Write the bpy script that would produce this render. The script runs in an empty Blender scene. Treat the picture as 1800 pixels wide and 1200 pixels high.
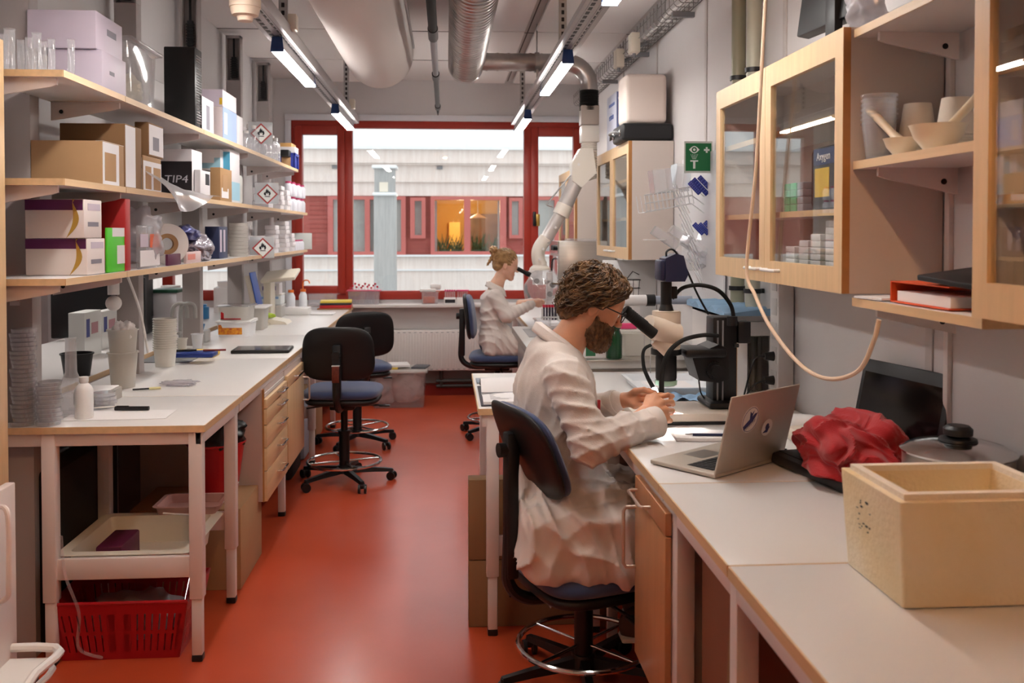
import bpy, bmesh, math, random
import numpy as np
from mathutils import Vector, Matrix, Euler, noise
random.seed(7)
SC = bpy.context.scene
COL = SC.collection
PI = math.pi
# ---------------------------------------------------------------- camera
CF, CYAW, CPIT, CH = 1650.0, math.radians(4.02), math.radians(1.3), 1.62
cam_d = bpy.data.cameras.new('camera'); cam = bpy.data.objects.new('camera', cam_d); COL.objects.link(cam)
cam.location = (0, 0, CH); cam.rotation_euler = (PI/2 - CPIT, 0, -CYAW)
cam_d.sensor_width = 36; cam_d.lens = 36*CF/1800; cam_d.shift_y = -154/1800
cam_d.clip_start = 0.05; cam_d.clip_end = 200
cam_d.dof.use_dof = True; cam_d.dof.focus_distance = 3.9; cam_d.dof.aperture_fstop = 4.5
SC.camera = cam
SC.cycles.transparent_max_bounces = 32
SC.view_settings.view_transform = 'Standard'; SC.view_settings.look = 'None'
SC.view_settings.exposure = 0.45; SC.view_settings.gamma = 1.0; SC.view_settings.use_curve_mapping = False
# ---------------------------------------------------------------- daylight
W = bpy.data.worlds.new('world'); SC.world = W; W.use_nodes = True
_b = W.node_tree.nodes['Background']; _b.inputs[0].default_value = (0.96, 0.975, 1.0, 1); _b.inputs[1].default_value = 1.22
def area_light(name, loc, size, power, color, rot=(0, 0, 0)):
    l = bpy.data.lights.new(name, 'AREA'); l.shape = 'RECTANGLE'; l.size, l.size_y = size; l.energy = power; l.color = color
    o = bpy.data.objects.new(name, l); COL.objects.link(o); o.location = loc; o.rotation_euler = rot
    return o
# a sampling portal in the window opening (gives no light of its own, it only guides the sky's light in)
_pl = area_light('window_portal', (-0.05, 9.62, 1.85), (2.9, 1.75), 1, (1, 1, 1), (-PI/2, 0, 0)); _pl.data.cycles.is_portal = True
# ---------------------------------------------------------------- materials
def lin(h):
    h = h.lstrip('#'); r = []
    for i in (0, 2, 4):
        c = int(h[i:i+2], 16)/255; r.append(c/12.92 if c <= .04045 else ((c+.055)/1.055)**2.4)
    return (*r, 1)
MATS = {}
def M(name, col='#ffffff', rough=.5, metal=0, emit=0, var=0, vscale=8, bump=0, bscale=60, spec=.5, sheen=0, coat=0, stretch=(1, 1, 1), col2=None):
    if name in MATS: return MATS[name]
    m = bpy.data.materials.new(name); m.use_nodes = True; nt = m.node_tree; b = nt.nodes['Principled BSDF']
    c = lin(col); b.inputs['Base Color'].default_value = c; b.inputs['Roughness'].default_value = rough
    b.inputs['Metallic'].default_value = metal; b.inputs['Specular IOR Level'].default_value = spec
    if sheen: b.inputs['Sheen Weight'].default_value = sheen
    if coat: b.inputs['Coat Weight'].default_value = coat; b.inputs['Coat Roughness'].default_value = .15
    if emit: b.inputs['Emission Color'].default_value = c; b.inputs['Emission Strength'].default_value = emit
    if var or bump or col2:
        tc = nt.nodes.new('ShaderNodeTexCoord'); mp = nt.nodes.new('ShaderNodeMapping'); mp.inputs['Scale'].default_value = stretch
        nt.links.new(tc.outputs['Object'], mp.inputs['Vector'])
    if var or col2:
        n = nt.nodes.new('ShaderNodeTexNoise'); n.inputs['Scale'].default_value = vscale; n.inputs['Detail'].default_value = 5
        nt.links.new(mp.outputs[0], n.inputs['Vector'])
        r = nt.nodes.new('ShaderNodeValToRGB'); r.color_ramp.elements[0].position = .3; r.color_ramp.elements[1].position = .7
        c2 = lin(col2) if col2 else tuple(v*(1-var) for v in c[:3])+(1,)
        r.color_ramp.elements[0].color = c2; r.color_ramp.elements[1].color = c if col2 else tuple(min(1, v*(1+var*.5)) for v in c[:3])+(1,)
        nt.links.new(n.outputs['Fac'], r.inputs[0]); nt.links.new(r.outputs[0], b.inputs['Base Color'])
    if bump:
        n2 = nt.nodes.new('ShaderNodeTexNoise'); n2.inputs['Scale'].default_value = bscale; n2.inputs['Detail'].default_value = 3
        nt.links.new(mp.outputs[0], n2.inputs['Vector'])
        bp = nt.nodes.new('ShaderNodeBump'); bp.inputs['Strength'].default_value = bump; bp.inputs['Distance'].default_value = .01
        nt.links.new(n2.outputs['Fac'], bp.inputs['Height']); nt.links.new(bp.outputs[0], b.inputs['Normal'])
    MATS[name] = m; return m
def Mclear(name, col='#ffffff', alpha=.75, rough=.05, refl=.5, milk=0):
    """thin clear sheet: transparent + glossy by Fresnel, with an optional milky share"""
    if name in MATS: return MATS[name]
    m = bpy.data.materials.new(name); m.use_nodes = True; nt = m.node_tree; N = nt.nodes; L = nt.links
    for n in list(N): N.remove(n)
    out = N.new('ShaderNodeOutputMaterial'); tr = N.new('ShaderNodeBsdfTransparent'); tr.inputs[0].default_value = lin(col)
    gl = N.new('ShaderNodeBsdfGlossy'); gl.inputs['Roughness'].default_value = rough
    lw = N.new('ShaderNodeMapRange')
    fw = N.new('ShaderNodeLayerWeight'); fw.inputs[0].default_value = .5; pw = N.new('ShaderNodeMath'); pw.operation = 'POWER'; pw.inputs[1].default_value = 4
    L.new(fw.outputs['Facing'], pw.inputs[0]); L.new(pw.outputs[0], lw.inputs[0]); lw.inputs[3].default_value = .09*refl; lw.inputs[4].default_value = .9
    mx = N.new('ShaderNodeMixShader'); L.new(lw.outputs[0], mx.inputs[0]); L.new(tr.outputs[0], mx.inputs[1]); L.new(gl.outputs[0], mx.inputs[2])
    if milk or alpha < 1:
        df = N.new('ShaderNodeBsdfDiffuse'); df.inputs[0].default_value = lin(col); tl = N.new('ShaderNodeBsdfTranslucent'); tl.inputs[0].default_value = lin(col)
        a = N.new('ShaderNodeMixShader'); a.inputs[0].default_value = .45; L.new(df.outputs[0], a.inputs[1]); L.new(tl.outputs[0], a.inputs[2])
        m2 = N.new('ShaderNodeMixShader'); m2.inputs[0].default_value = milk; L.new(mx.outputs[0], m2.inputs[1]); L.new(a.outputs[0], m2.inputs[2]); L.new(m2.outputs[0], out.inputs[0])
    else: L.new(mx.outputs[0], out.inputs[0])
    MATS[name] = m; return m
white = M('white_paint', '#d9d4d2', .55, bump=.05, bscale=300)
wallm = M('wall_paint', '#cfcbcb', .7, var=.03, vscale=2)
ceilm = M('ceiling_paint', '#d8d3d1', .8)
panelm = M('ceiling_panel', '#ece8e6', .8)
metalw = M('white_metal', '#dcd0cc', .35)
galv = M('galvanised_steel', '#b4b4b4', .35, .85, var=.12, vscale=14)
steel = M('brushed_steel', '#b9b4ae', .28, .9, var=.06, vscale=5, stretch=(1, 1, 30))
chrome = M('chrome', '#d8d8d8', .12, 1)
birch = M('birch_wood', '#d9b78c', .42, var=.1, vscale=3, stretch=(14, 14, 1.2))
birch_d = M('birch_edge', '#b07a44', .5, var=.12, vscale=20)
birch_h = M('birch_rail', '#d9b78c', .42, var=.1, vscale=3, stretch=(14, 1.2, 14))
lam = M('white_laminate', '#dbd8d6', .32, var=.015, vscale=3)
black = M('black_plastic', '#0d0d10', .45)
blackr = M('black_rubber', '#101010', .8)
bluef = M('blue_fabric', '#26355f', .9, bump=.3, bscale=900, sheen=.3)
navy = M('navy_fabric', '#14203f', .9, bump=.3, bscale=900, sheen=.2)
card = M('cardboard', '#b08a63', .8, var=.07, vscale=6)
card_d = M('dark_cardboard', '#8d6a48', .85, var=.08, vscale=5)
paper = M('paper', '#e9e6e6', .8)
boxw = M('white_carton', '#e4e1e2', .6)
whitep = M('white_plastic', '#e6e4e2', .4)
creamp = M('cream_plastic', '#ded6c6', .4)
ink = M('ink', '#1b1b22', .7)
grey = M('grey_plastic', '#85868a', .5)
redp = M('red_plastic', '#b3141c', .4)
glass = Mclear('glass', '#fbfcfb', 1, .0, .45)
clearp = Mclear('clear_plastic', '#fcfcfd', .9, .08, .8, .13)
milky = Mclear('milky_plastic', '#f0eeea', .6, .25, .4, .62)
lightm = M('tube_light', '#fff9f3', .5, emit=44)
# ---------------------------------------------------------------- mesh builder
class MB:
    def __init__(s): s.bm = bmesh.new(); s.mx = Matrix(); s.mi = 0
    def _fin(s, vs):
        fs = set()
        for v in vs:
            for f_ in v.link_faces: fs.add(f_)
        for f_ in fs: f_.material_index = s.mi; f_.smooth = True
        bmesh.ops.transform(s.bm, matrix=s.mx, verts=list(vs)); return s
    def box(s, a, b, r=0, seg=2, m=None, rot=None):
        if m is not None: s.mi = m
        c = [(a[i]+b[i])/2 for i in range(3)]; d = [abs(b[i]-a[i]) for i in range(3)]
        g = bmesh.ops.create_cube(s.bm, size=1, matrix=Matrix.Translation(c) @ (rot.to_4x4() if rot else Matrix()) @ Matrix.Diagonal((*d, 1)))
        vs = g['verts']
        if r > 0:
            es = list({e for v in vs for e in v.link_edges})
            g2 = bmesh.ops.bevel(s.bm, geom=es, offset=min(r, min(d)*.49), segments=seg, profile=.5, affect='EDGES')
            vs = {v for f_ in g2['faces'] for v in f_.verts} | {v for v in vs if v.is_valid}
        s._fin(set(vs))
        if r > 0:
            for f_ in {f_ for v in vs if v.is_valid for f_ in v.link_faces}:
                f_.normal_update(); n_ = f_.normal
                if f_.calc_area() > .25*min(d)*min(d) and (rot or max(abs((s.mx.to_3x3().inverted() @ n_)[i]) for i in range(3)) > .999): f_.smooth = False
        return s
    def cyl(s, p0, p1, r0, r1=None, n=16, caps=True, m=None):
        if m is not None: s.mi = m
        r1 = r0 if r1 is None else r1; p0, p1 = Vector(p0), Vector(p1); d = p1-p0
        q = d.to_track_quat('Z', 'Y').to_matrix().to_4x4()
        g = bmesh.ops.create_cone(s.bm, cap_ends=caps, segments=n, radius1=max(r0, 1e-5), radius2=max(r1, 1e-5), depth=d.length, matrix=Matrix.Translation((p0+p1)/2) @ q)
        return s._fin(g['verts'])
    def ball(s, c, r, n=16, m=None):
        if m is not None: s.mi = m
        if not hasattr(r, '__len__'): r = (r, r, r)
        g = bmesh.ops.create_uvsphere(s.bm, u_segments=n, v_segments=max(6, n*2//3), radius=1, matrix=Matrix.Translation(c) @ Matrix.Diagonal((*r, 1)))
        return s._fin(g['verts'])
    def lathe(s, prof, o=(0, 0, 0), n=24, m=None, ax=None, sx=1, sy=1):
        """prof: list of (r,z); open ends unless r==0"""
        if m is not None: s.mi = m
        rings = []; vs = []
        for r, z in prof:
            if r < 1e-6: v = s.bm.verts.new((0, 0, z)); rings.append([v]); vs.append(v)
            else:
                k = [s.bm.verts.new((r*sx*math.cos(2*PI*i/n), r*sy*math.sin(2*PI*i/n), z)) for i in range(n)]; rings.append(k); vs += k
        for a, b in zip(rings, rings[1:]):
            for i in range(n):
                j = (i+1) % n
                q = [a[i % len(a)], a[j % len(a)], b[j % len(b)], b[i % len(b)]]; u = []
                for v in q:
                    if v not in u: u.append(v)
                if len(u) > 2:
                    try: s.bm.faces.new(u)
                    except ValueError: pass
        mt = Matrix.Translation(o)
        if ax is not None: mt = mt @ Vector(ax).to_track_quat('Z', 'Y').to_matrix().to_4x4()
        bmesh.ops.transform(s.bm, matrix=mt, verts=vs)
        return s._fin(vs)
    def tube(s, pts, r, n=8, m=None, closed=False, smooth=0):
        if m is not None: s.mi = m
        pts = [Vector(p) for p in pts]
        if smooth: pts = spline(pts, smooth, closed)
        rr = r if hasattr(r, '__len__') else None
        vs = []; rings = []; N = len(pts); up = Vector((0, 0, 1)); prev = None
        for i, p in enumerate(pts):
            t = (pts[(i+1) % N]-pts[i-1]) if closed else (pts[min(i+1, N-1)]-pts[max(i-1, 0)])
            t.normalize()
            if prev is None: x = t.cross(up) if abs(t.z) < .95 else t.cross(Vector((1, 0, 0)))
            else: x = prev - t*prev.dot(t)
            x.normalize(); prev = x; y = t.cross(x)
            rad = (rr[0]+(rr[-1]-rr[0])*i/max(1, N-1)) if rr else r
            k = [s.bm.verts.new(p+x*rad*math.cos(2*PI*j/n)+y*rad*math.sin(2*PI*j/n)) for j in range(n)]; rings.append(k); vs += k
        prs = list(zip(rings, rings[1:])) + ([(rings[-1], rings[0])] if closed else [])
        for a, b in prs:
            for j in range(n): s.bm.faces.new((a[j], a[(j+1) % n], b[(j+1) % n], b[j]))
        if not closed: s.bm.faces.new(rings[0][::-1]); s.bm.faces.new(rings[-1])
        return s._fin(vs)
    def prism(s, poly, h0, h1, axis='z', m=None):
        """poly of 2-D points extruded along axis: z->(x,y), y->(x,z), x->(y,z)"""
        if m is not None: s.mi = m
        def P(p, h): return {'z': (p[0], p[1], h), 'y': (p[0], h, p[1]), 'x': (h, p[0], p[1])}[axis]
        a = [s.bm.verts.new(P(p, h0)) for p in poly]; b = [s.bm.verts.new(P(p, h1)) for p in poly]; n = len(poly)
        s.bm.faces.new(a); s.bm.faces.new(b[::-1])
        for i in range(n): s.bm.faces.new((a[i], b[i], b[(i+1) % n], a[(i+1) % n]))
        bmesh.ops.recalc_face_normals(s.bm, faces=list({f_ for v in a+b for f_ in v.link_faces}))
        return s._fin(a+b)
    def grid(s, fn, nu, nv, m=None, closed_u=False):
        if m is not None: s.mi = m
        vs = [[s.bm.verts.new(fn(u/(nu if closed_u else nu-1), v/(nv-1))) for v in range(nv)] for u in range(nu)]
        for u in range(nu if closed_u else nu-1):
            for v in range(nv-1): s.bm.faces.new((vs[u][v], vs[(u+1) % nu][v], vs[(u+1) % nu][v+1], vs[u][v+1]))
        return s._fin([v for k in vs for v in k])
    def mesh(s, name, mats, sharp=35):
        me = bpy.data.meshes.new(name); s.bm.to_mesh(me); s.bm.free()
        for m_ in (mats if isinstance(mats, (list, tuple)) else [mats]): me.materials.append(m_)
        if sharp: me.set_sharp_from_angle(angle=math.radians(sharp))
        return me
    def part(s, name, mats, parent, label=None, sharp=35):
        o = bpy.data.objects.new(name, s.mesh(name, mats, sharp)); COL.objects.link(o); o.parent = parent
        if label: o['label'] = label
        return o
    def thing(s, name, mats, label, cat, group=None, sharp=35, loc=None, rz=0):
        """a one-mesh thing; if loc is None the mesh is in world space and is re-centred on its base"""
        me = s.mesh(name, mats, sharp)
        if loc is None:
            co = np.empty(len(me.vertices)*3, 'f'); me.vertices.foreach_get('co', co); co = co.reshape(-1, 3)
            lo, hi = co.min(0), co.max(0); loc = (float(lo[0]+hi[0])/2, float(lo[1]+hi[1])/2, float(lo[2]))
            me.transform(Matrix.Translation([-v for v in loc]))
        o = bpy.data.objects.new(name, me); COL.objects.link(o); o.location = loc; o.rotation_euler = (0, 0, rz)
        tag(o, label, cat, group); return o
    def struct(s, name, mats, sharp=35):
        o = bpy.data.objects.new(name, s.mesh(name, mats, sharp)); COL.objects.link(o); o['kind'] = 'structure'; return o
def tag(o, label, cat, group=None):
    o['label'] = label; o['category'] = cat
    if group: o['group'] = group
def T(name, label, cat, loc=(0, 0, 0), rz=0, group=None, rot=None):
    o = bpy.data.objects.new(name, None); COL.objects.link(o); o.location = loc; o.rotation_euler = rot or (0, 0, rz)
    o.empty_display_size = .05; tag(o, label, cat, group); return o
def spline(pts, k=6, closed=False):
    out = []; n = len(pts)
    for i in range(n if closed else n-1):
        g = lambda j: pts[j % n] if closed else pts[max(0, min(n-1, j))]
        p0, p1, p2, p3 = g(i-1), g(i), g(i+1), g(i+2)
        for q in range(k):
            t = q/k; out.append(.5*((2*p1)+(p2-p0)*t+(2*p0-5*p1+4*p2-p3)*t*t+(3*p1-p0-3*p2+p3)*t**3))
    if not closed: out.append(pts[-1])
    return out
def dup(root, loc=None, rz=None, label=None, group=None):
    r = root.copy(); COL.objects.link(r)
    if loc is not None: r.location = loc
    if rz is not None: r.rotation_euler = (0, 0, rz)
    if label: r['label'] = label
    if group: r['group'] = group
    for ch in [c for c in COL.objects if c.parent == root]:
        c = ch.copy(); COL.objects.link(c); c.parent = r
        for g in [k for k in COL.objects if k.parent == ch]:
            d = g.copy(); COL.objects.link(d); d.parent = c
    return r
def lettering(txt, size, mat_, parent, loc, rot=(PI/2, 0, 0), name='lettering', align='CENTER', depth=.0008, label=None, sx=1, font_shear=0):
    cu = bpy.data.curves.new('t', 'FONT'); cu.body = txt; cu.size = size; cu.align_x = align; cu.align_y = 'CENTER'; cu.extrude = depth; cu.shear = font_shear; cu.resolution_u = 2
    to = bpy.data.objects.new('t', cu); COL.objects.link(to); dg = bpy.context.evaluated_depsgraph_get(); dg.update()
    me = bpy.data.meshes.new_from_object(to.evaluated_get(dg)); bpy.data.objects.remove(to); bpy.data.curves.remove(cu)
    me.name = name; me.transform(Euler(rot).to_matrix().to_4x4() @ Matrix.Diagonal((sx, 1, 1, 1))); me.materials.clear(); me.materials.append(mat_)
    o = bpy.data.objects.new(name, me); COL.objects.link(o); o.parent = parent; o.location = loc
    if label: o['label'] = label
    return o
# unproject a photograph pixel onto a plane of the room (used to measure where things stand)
_F = Vector((math.sin(CYAW)*math.cos(CPIT), math.cos(CYAW)*math.cos(CPIT), -math.sin(CPIT))); _R = Vector((math.cos(CYAW), -math.sin(CYAW), 0)); _U = _R.cross(_F)
def at(x, y, X=None, Y=None, Z=None):
    d = _F + _R*((x-900)/CF) + _U*((600-y-154)/CF)
    t = X/d.x if X is not None else (Y/d.y if Y is not None else (Z-CH)/d.z)
    return Vector((0, 0, CH)) + d*t
# ================================================================ ROOM SHELL
XL, XR, YB, YN, ZC = -1.71, 1.42, 9.5, -1.6, 3.15
def floor_mat():
    m = M('floor_linoleum', '#b9492b', .3, var=.08, vscale=2.2, spec=.55); nt = m.node_tree; b = nt.nodes['Principled BSDF']
    n = nt.nodes.new('ShaderNodeTexNoise'); n.inputs['Scale'].default_value = 1.6; n.inputs['Detail'].default_value = 8
    r = nt.nodes.new('ShaderNodeMapRange'); r.inputs[3].default_value = .21; r.inputs[4].default_value = .3
    nt.links.new(n.outputs['Fac'], r.inputs[0]); nt.links.new(r.outputs[0], b.inputs['Roughness'])
    return m
XF = -3.9
b = MB().box((XF-.1, YN-.1, -.1), (XR+.1, YB+.1, 0)); b.struct('floor', floor_mat())
# the wall behind the shelves is open between bench and bottom shelf: the neighbouring workplace shows through
w = MB(); w.box((XL-.06, YN, 0), (XL, 3.3, ZC)); w.box((XL-.06, 3.3, 0), (XL, YB, .86)); w.box((XL-.06, 3.3, 1.45), (XL, YB, ZC)); w.struct('wall_left', wallm)
MB().box((XF-.1, YN, 0), (XF, YB+.1, ZC)).struct('wall_far', wallm)
MB().box((XR, YN, 0), (XR+.1, YB+.1, ZC)).struct('wall_right', wallm)
MB().box((XF, YN-.1, 0), (XR, YN, ZC)).struct('wall_near', wallm)
# ceiling: tiles with dark joints
c = MB(); c.box((XF-.1, YN-.1, ZC), (XR+.1, YB+.1, ZC+.08))
c.struct('ceiling', ceilm)
j = MB()
for i in range(10): j.box((XL, -1.2+i*1.2, ZC-.003), (XR, -1.19+i*1.2, ZC+.001))
for x in (-1.36, -.1, .62): j.box((x, YN, ZC-.003), (x+.008, YB, ZC+.001))
j.struct('trim_1', M('dark_joint', '#5c5552', .8))
# low white panels below the ceiling (baffles)
def baffle(x0, x1, y0, y1):
    t = MB(); t.box((x0, y0, ZC-.06), (x1, y1, ZC-.035), .004); return t
for k, (x0, x1) in enumerate(((-1.34, -.62), (.28, .58), (.66, 1.34))):
    for q in range(7 if k != 1 else 7):
        y0 = .9+q*1.2
        t = baffle(x0, x1, y0+.012, y0+1.188)
        t.thing('ceiling_panel', panelm, 'white rectangular panel hung under the ceiling above the ' + ('bench with the shelves' if k == 0 else 'glass cabinets' if k == 2 else 'spiral duct branch'), 'ceiling panel', 'white panels under the ceiling')
# back wall around the window
WX0, WX1, WZ0, WZ1 = at(513, 400, Y=YB).x, at(1024, 400, Y=YB).x, at(700, 526, Y=YB).z, at(700, 213, Y=YB).z
w = MB(); w.box((XF-.1, YB, 0), (XR+.1, YB+.3, WZ0)); w.box((XF-.1, YB, WZ1), (XR+.1, YB+.3, ZC+.08)); w.box((-2.05, YB, WZ0), (WX0, YB+.3, WZ1)); w.box((XF-.1, YB, WZ0), (-3.5, YB+.3, WZ1)); w.box((WX1, YB, WZ0), (XR+.1, YB+.3, WZ1))
w.struct('wall_back', wallm)
MB().box((WX0-.06, YB-.03, WZ1), (WX1+.04, YB, WZ1+.06), .004).box((WX0-.06, YB-.03, WZ0), (WX0, YB, WZ1), .004).struct('trim_2', M('window_reveal', '#dfe0e6', .5))
# window
redf = M('red_window_frame', '#a52d1d', .42, var=.05, vscale=5)
px = lambda x: at(x, 400, Y=YB).x
pz = lambda y: at(770, y, Y=YB).z
f = MB(); Yf0, Yf1 = YB-.01, YB+.09
f.box((WX0, Yf0, WZ1-.07), (WX1, Yf1, WZ1), .004); f.box((WX0, Yf0, WZ0), (WX1, Yf1, WZ0+.085), .004)
f.box((WX0, Yf0, WZ0+.085), (px(520), Yf1, WZ1-.07), .004); f.box((px(1018), Yf0, WZ0+.085), (WX1, Yf1, WZ1-.07), .004)
f.box((px(606), Yf0, WZ0+.085), (px(620), Yf1, WZ1-.07), .004); f.box((px(921), Yf0, WZ0+.085), (px(934), Yf1, WZ1-.07), .004)
win = f.struct('window_1', redf)
def sash(x0, x1, nm):
    s = MB(); t = .075
    s.box((x0, Yf0-.02, WZ0+.06), (x0+t, Yf1-.02, WZ1-.05), .006); s.box((x1-t, Yf0-.02, WZ0+.06), (x1, Yf1-.02, WZ1-.05), .006)
    s.box((x0+t, Yf0-.02, WZ1-.14), (x1-t, Yf1-.02, WZ1-.05), .006); s.box((x0+t, Yf0-.02, WZ0+.06), (x1-t, Yf1-.02, WZ0+.14), .006)
    o = s.part(nm, redf, win); o['kind'] = 'structure'
    g = MB().box((x0+t, YB+.03, WZ0+.14), (x1-t, YB+.036, WZ1-.14)).part('window_pane', glass, win)
sash(px(519), px(607), 'casement_frame'); sash(px(933), px(1020), 'casement_frame')
MB().box((px(620), YB+.03, WZ0+.08), (px(921), YB+.036, WZ1-.07)).part('window_pane', glass, win)
h = MB(); hx, hz = px(938), pz(385); h.box((hx-.012, YB-.075, hz-.07), (hx+.018, YB-.03, hz+.075), .006); h.part('window_handle', black, win, 'black handle')
h = MB(); h.box((hx+.02, YB-.04, hz-.07), (hx+.06, YB-.025, hz+.05), .003); h.part('lock_plate', M('brass', '#b79a55', .3, .8), win, 'brass lock plate')
for x in (px(591), px(945)):
    pass
f = MB()
for a_, c_ in (((-3.5, Yf0, WZ1-.09), (-2.05, Yf1, WZ1)), ((-3.5, Yf0, WZ0), (-2.05, Yf1, WZ0+.1)), ((-3.5, Yf0, WZ0+.1), (-3.4, Yf1, WZ1-.09)), ((-2.15, Yf0, WZ0+.1), (-2.05, Yf1, WZ1-.09)), ((-2.8, Yf0, WZ0+.1), (-2.7, Yf1, WZ1-.09))): f.box(a_, c_, .004)
w2 = f.struct('window_2', redf); MB().box((-3.4, YB+.03, WZ0+.1), (-2.15, YB+.036, WZ1-.09)).part('window_pane', glass, w2)
# window board + boxed cover + radiator
MB().box((px(545), 9.22, .885), (XR-.02, YB-.035, .915), .004).struct('trim_3', white)
MB().box((px(560), 9.36, .66), (XR-.02, YB-.001, .884)).struct('trim_4', wallm)
rad = T('radiator', 'long white panel radiator with vertical grooves under the window', 'radiator', (0, 9.3, .26))
x0, x1 = px(600), px(980); r = MB(); r.box((x0, -.06, 0), (x1, .04, .4), .008)
n = 78
for i in range(n):
    xx = x0+.03+(x1-x0-.06)*i/(n-1)
    r.cyl((xx, -.058, .035), (xx, -.058, .365), .006, n=6)
r.part('radiator_panel', white, rad)
r = MB()
for i in range(40):
    xx = x0+.05+(x1-x0-.1)*i/39
    r.box((xx-.012, -.062, .375), (xx+.012, -.0605, .381)); r.box((xx-.012, -.062, .012), (xx+.012, -.0605, .018))
r.part('radiator_slots', grey, rad, 'grey row of vent slots')
r = MB(); r.tube([(-.1, .0, -.11), (.9, .0, -.11)], .022); r.tube([(-.1, .0, -.16), (.9, .0, -.16)], .018); r.cyl((-.05, 0, -.16), (-.05, 0, .02), .02); r.part('supply_pipe', M('dark_pipe', '#2a2422', .5), rad, 'dark heating pipes')
MB().box((XL, 9.35, 0), (XR, YB-.001, .1)).struct('baseboard_back', M('red_baseboard', '#8a1f14', .45))
# wall joints: panel seams as thin battens
s = MB()
for y in (2.66, 3.86, 5.06, 6.26, 7.46): s.box((XR-.006, y-.02, .9), (XR+.001, y+.02, ZC), .002)
s.struct('trim_5', M('wall_batten', '#bdb6b4', .5))
s = MB()
s.box((XL-.001, YN, 2.52), (XL+.004, YB, 2.53))
s.struct('trim_6', wallm)

# ================================================================ OUTSIDE
YF = 23.0
def concrete(name, col, dark, sc=1.2):
    m = M(name, col, .85); nt = m.node_tree; b = nt.nodes['Principled BSDF']
    tc = nt.nodes.new('ShaderNodeTexCoord'); mp = nt.nodes.new('ShaderNodeMapping'); mp.inputs['Scale'].default_value = (2.5*sc, 1, .18*sc)
    n = nt.nodes.new('ShaderNodeTexNoise'); n.inputs['Scale'].default_value = 4; n.inputs['Detail'].default_value = 9; n.inputs['Roughness'].default_value = .7
    r = nt.nodes.new('ShaderNodeValToRGB'); r.color_ramp.elements[0].position = .3; r.color_ramp.elements[1].position = .7
    r.color_ramp.elements[0].color = lin(dark); r.color_ramp.elements[1].color = lin(col)
    nt.links.new(tc.outputs['Object'], mp.inputs[0]); nt.links.new(mp.outputs[0], n.inputs['Vector']); nt.links.new(n.outputs['Fac'], r.inputs[0]); nt.links.new(r.outputs[0], b.inputs['Base Color'])
    return m
conc = concrete('facade_concrete', '#eee6e1', '#dccfc8'); conc2 = concrete('column_concrete', '#b9bab9', '#9fa1a1', 2)
mclad = M('metal_cladding', '#edf2f5', .5); red1 = M('red_boarding', '#a8544c', .6, var=.12, vscale=3, stretch=(.5, 1, 8)); red2 = M('facade_red_frame', '#bb6660', .5)
qx = lambda x, y=400: at(x, y, Y=YF).x
qz = lambda y: at(770, y, Y=YF).z
bld = T('building', 'concrete office building with red wooden window bands across the courtyard', 'building', (0, YF, -3))
def fb(b, x0, x1, y0, y1, d0, d1, r=0, m=None):
    b.box((qx(x0), d0, qz(y1)+3), (qx(x1), d1, qz(y0)+3), r, m=m); return b
b = MB(); fb(b, 100, 1200, 262, 290, 0, .5); fb(b, 100, 1200, 290, 344, .12, .5); fb(b, 100, 1200, 317, 320, .04, .5); fb(b, 100, 1200, 448, 640, 0, .5); fb(b, 100, 1200, 284, 287, -.06, .5)
for x in (678, 714): fb(b, x, x+.8, 262, 286, -.01, .1)
b.part('concrete_wall', conc, bld)
b = MB(); fb(b, 100, 1200, 120, 258, .6, .8); fb(b, 100, 1200, 258, 263, -.1, .8)
for x in (545, 660, 822, 960): fb(b, x, x+.8, 200, 258, .58, .7)
b.part('metal_cladding', mclad, bld)
b = MB(); fb(b, 100, 1200, 447.5, 450.5, -.12, .3); fb(b, 100, 1200, 473, 475.5, -.05, .3); b.part('metal_flashing', M('flashing', '#e9eef2', .4), bld, 'white metal flashing')
b = MB(); fb(b, 100, 757, 344, 448, .2, .5); fb(b, 890, 1200, 344, 448, .2, .5)
for i in range(9): fb(b, 100, 757, 430+i*2-.3, 430+i*2+.3, .19, .3); 
for i in range(12): fb(b, 540, 575, 352+i*8, 353+i*8, .18, .3)
b.part('red_boarding', red1, bld, 'dark red horizontal boarding')
for x in (583, 768):
    fb(MB(), x, x+10, 291, 297, .08, .3).part('vent', grey, bld, 'small grey vent grille')
fg = M('far_window_dark', '#5f6b70', .15); curtain = M('curtain', '#b4b4b4', .8)
def farwin(panes, x0, x1, y0, y1, kind):
    b = MB(); t = .07
    fb(b, x0, x1, y0, y0+6, .02, .3); fb(b, x0, x1, y1-6, y1, .02, .3); xs = [x0, x1]
    edges = [x0]+[e for p in panes for e in p]+[x1]
    for i in range(0, len(edges), 2): fb(b, edges[i], edges[i+1], y0+6, y1-6, .02, .3)
    fr = b.part('window_frame', red2, bld)
    for p0, p1 in panes:
        if kind == 'curtain': fb(MB(), p0, p1, y0+5, y1-5, .16, .19).part('curtain', curtain, fr)
        fb(MB(), p0, p1, y0+5, y1-5, .1, .11).part('pane', glass, fr)
    return fr
farwin([(585, 641), (650, 660)], 576, 668, 345, 448, 'curtain'); farwin([(668, 705)], 660, 713, 345, 448, 'curtain')
farwin([(729, 741)], 721, 748, 347, 419, 'curtain'); farwin([(764, 816), (827, 879)], 757, 890, 345, 448, 'room')
farwin([(900, 912)], 895, 919, 347, 419, 'curtain'); farwin([(935, 975), (985, 1010)], 928, 1020, 345, 448, 'curtain')
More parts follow.
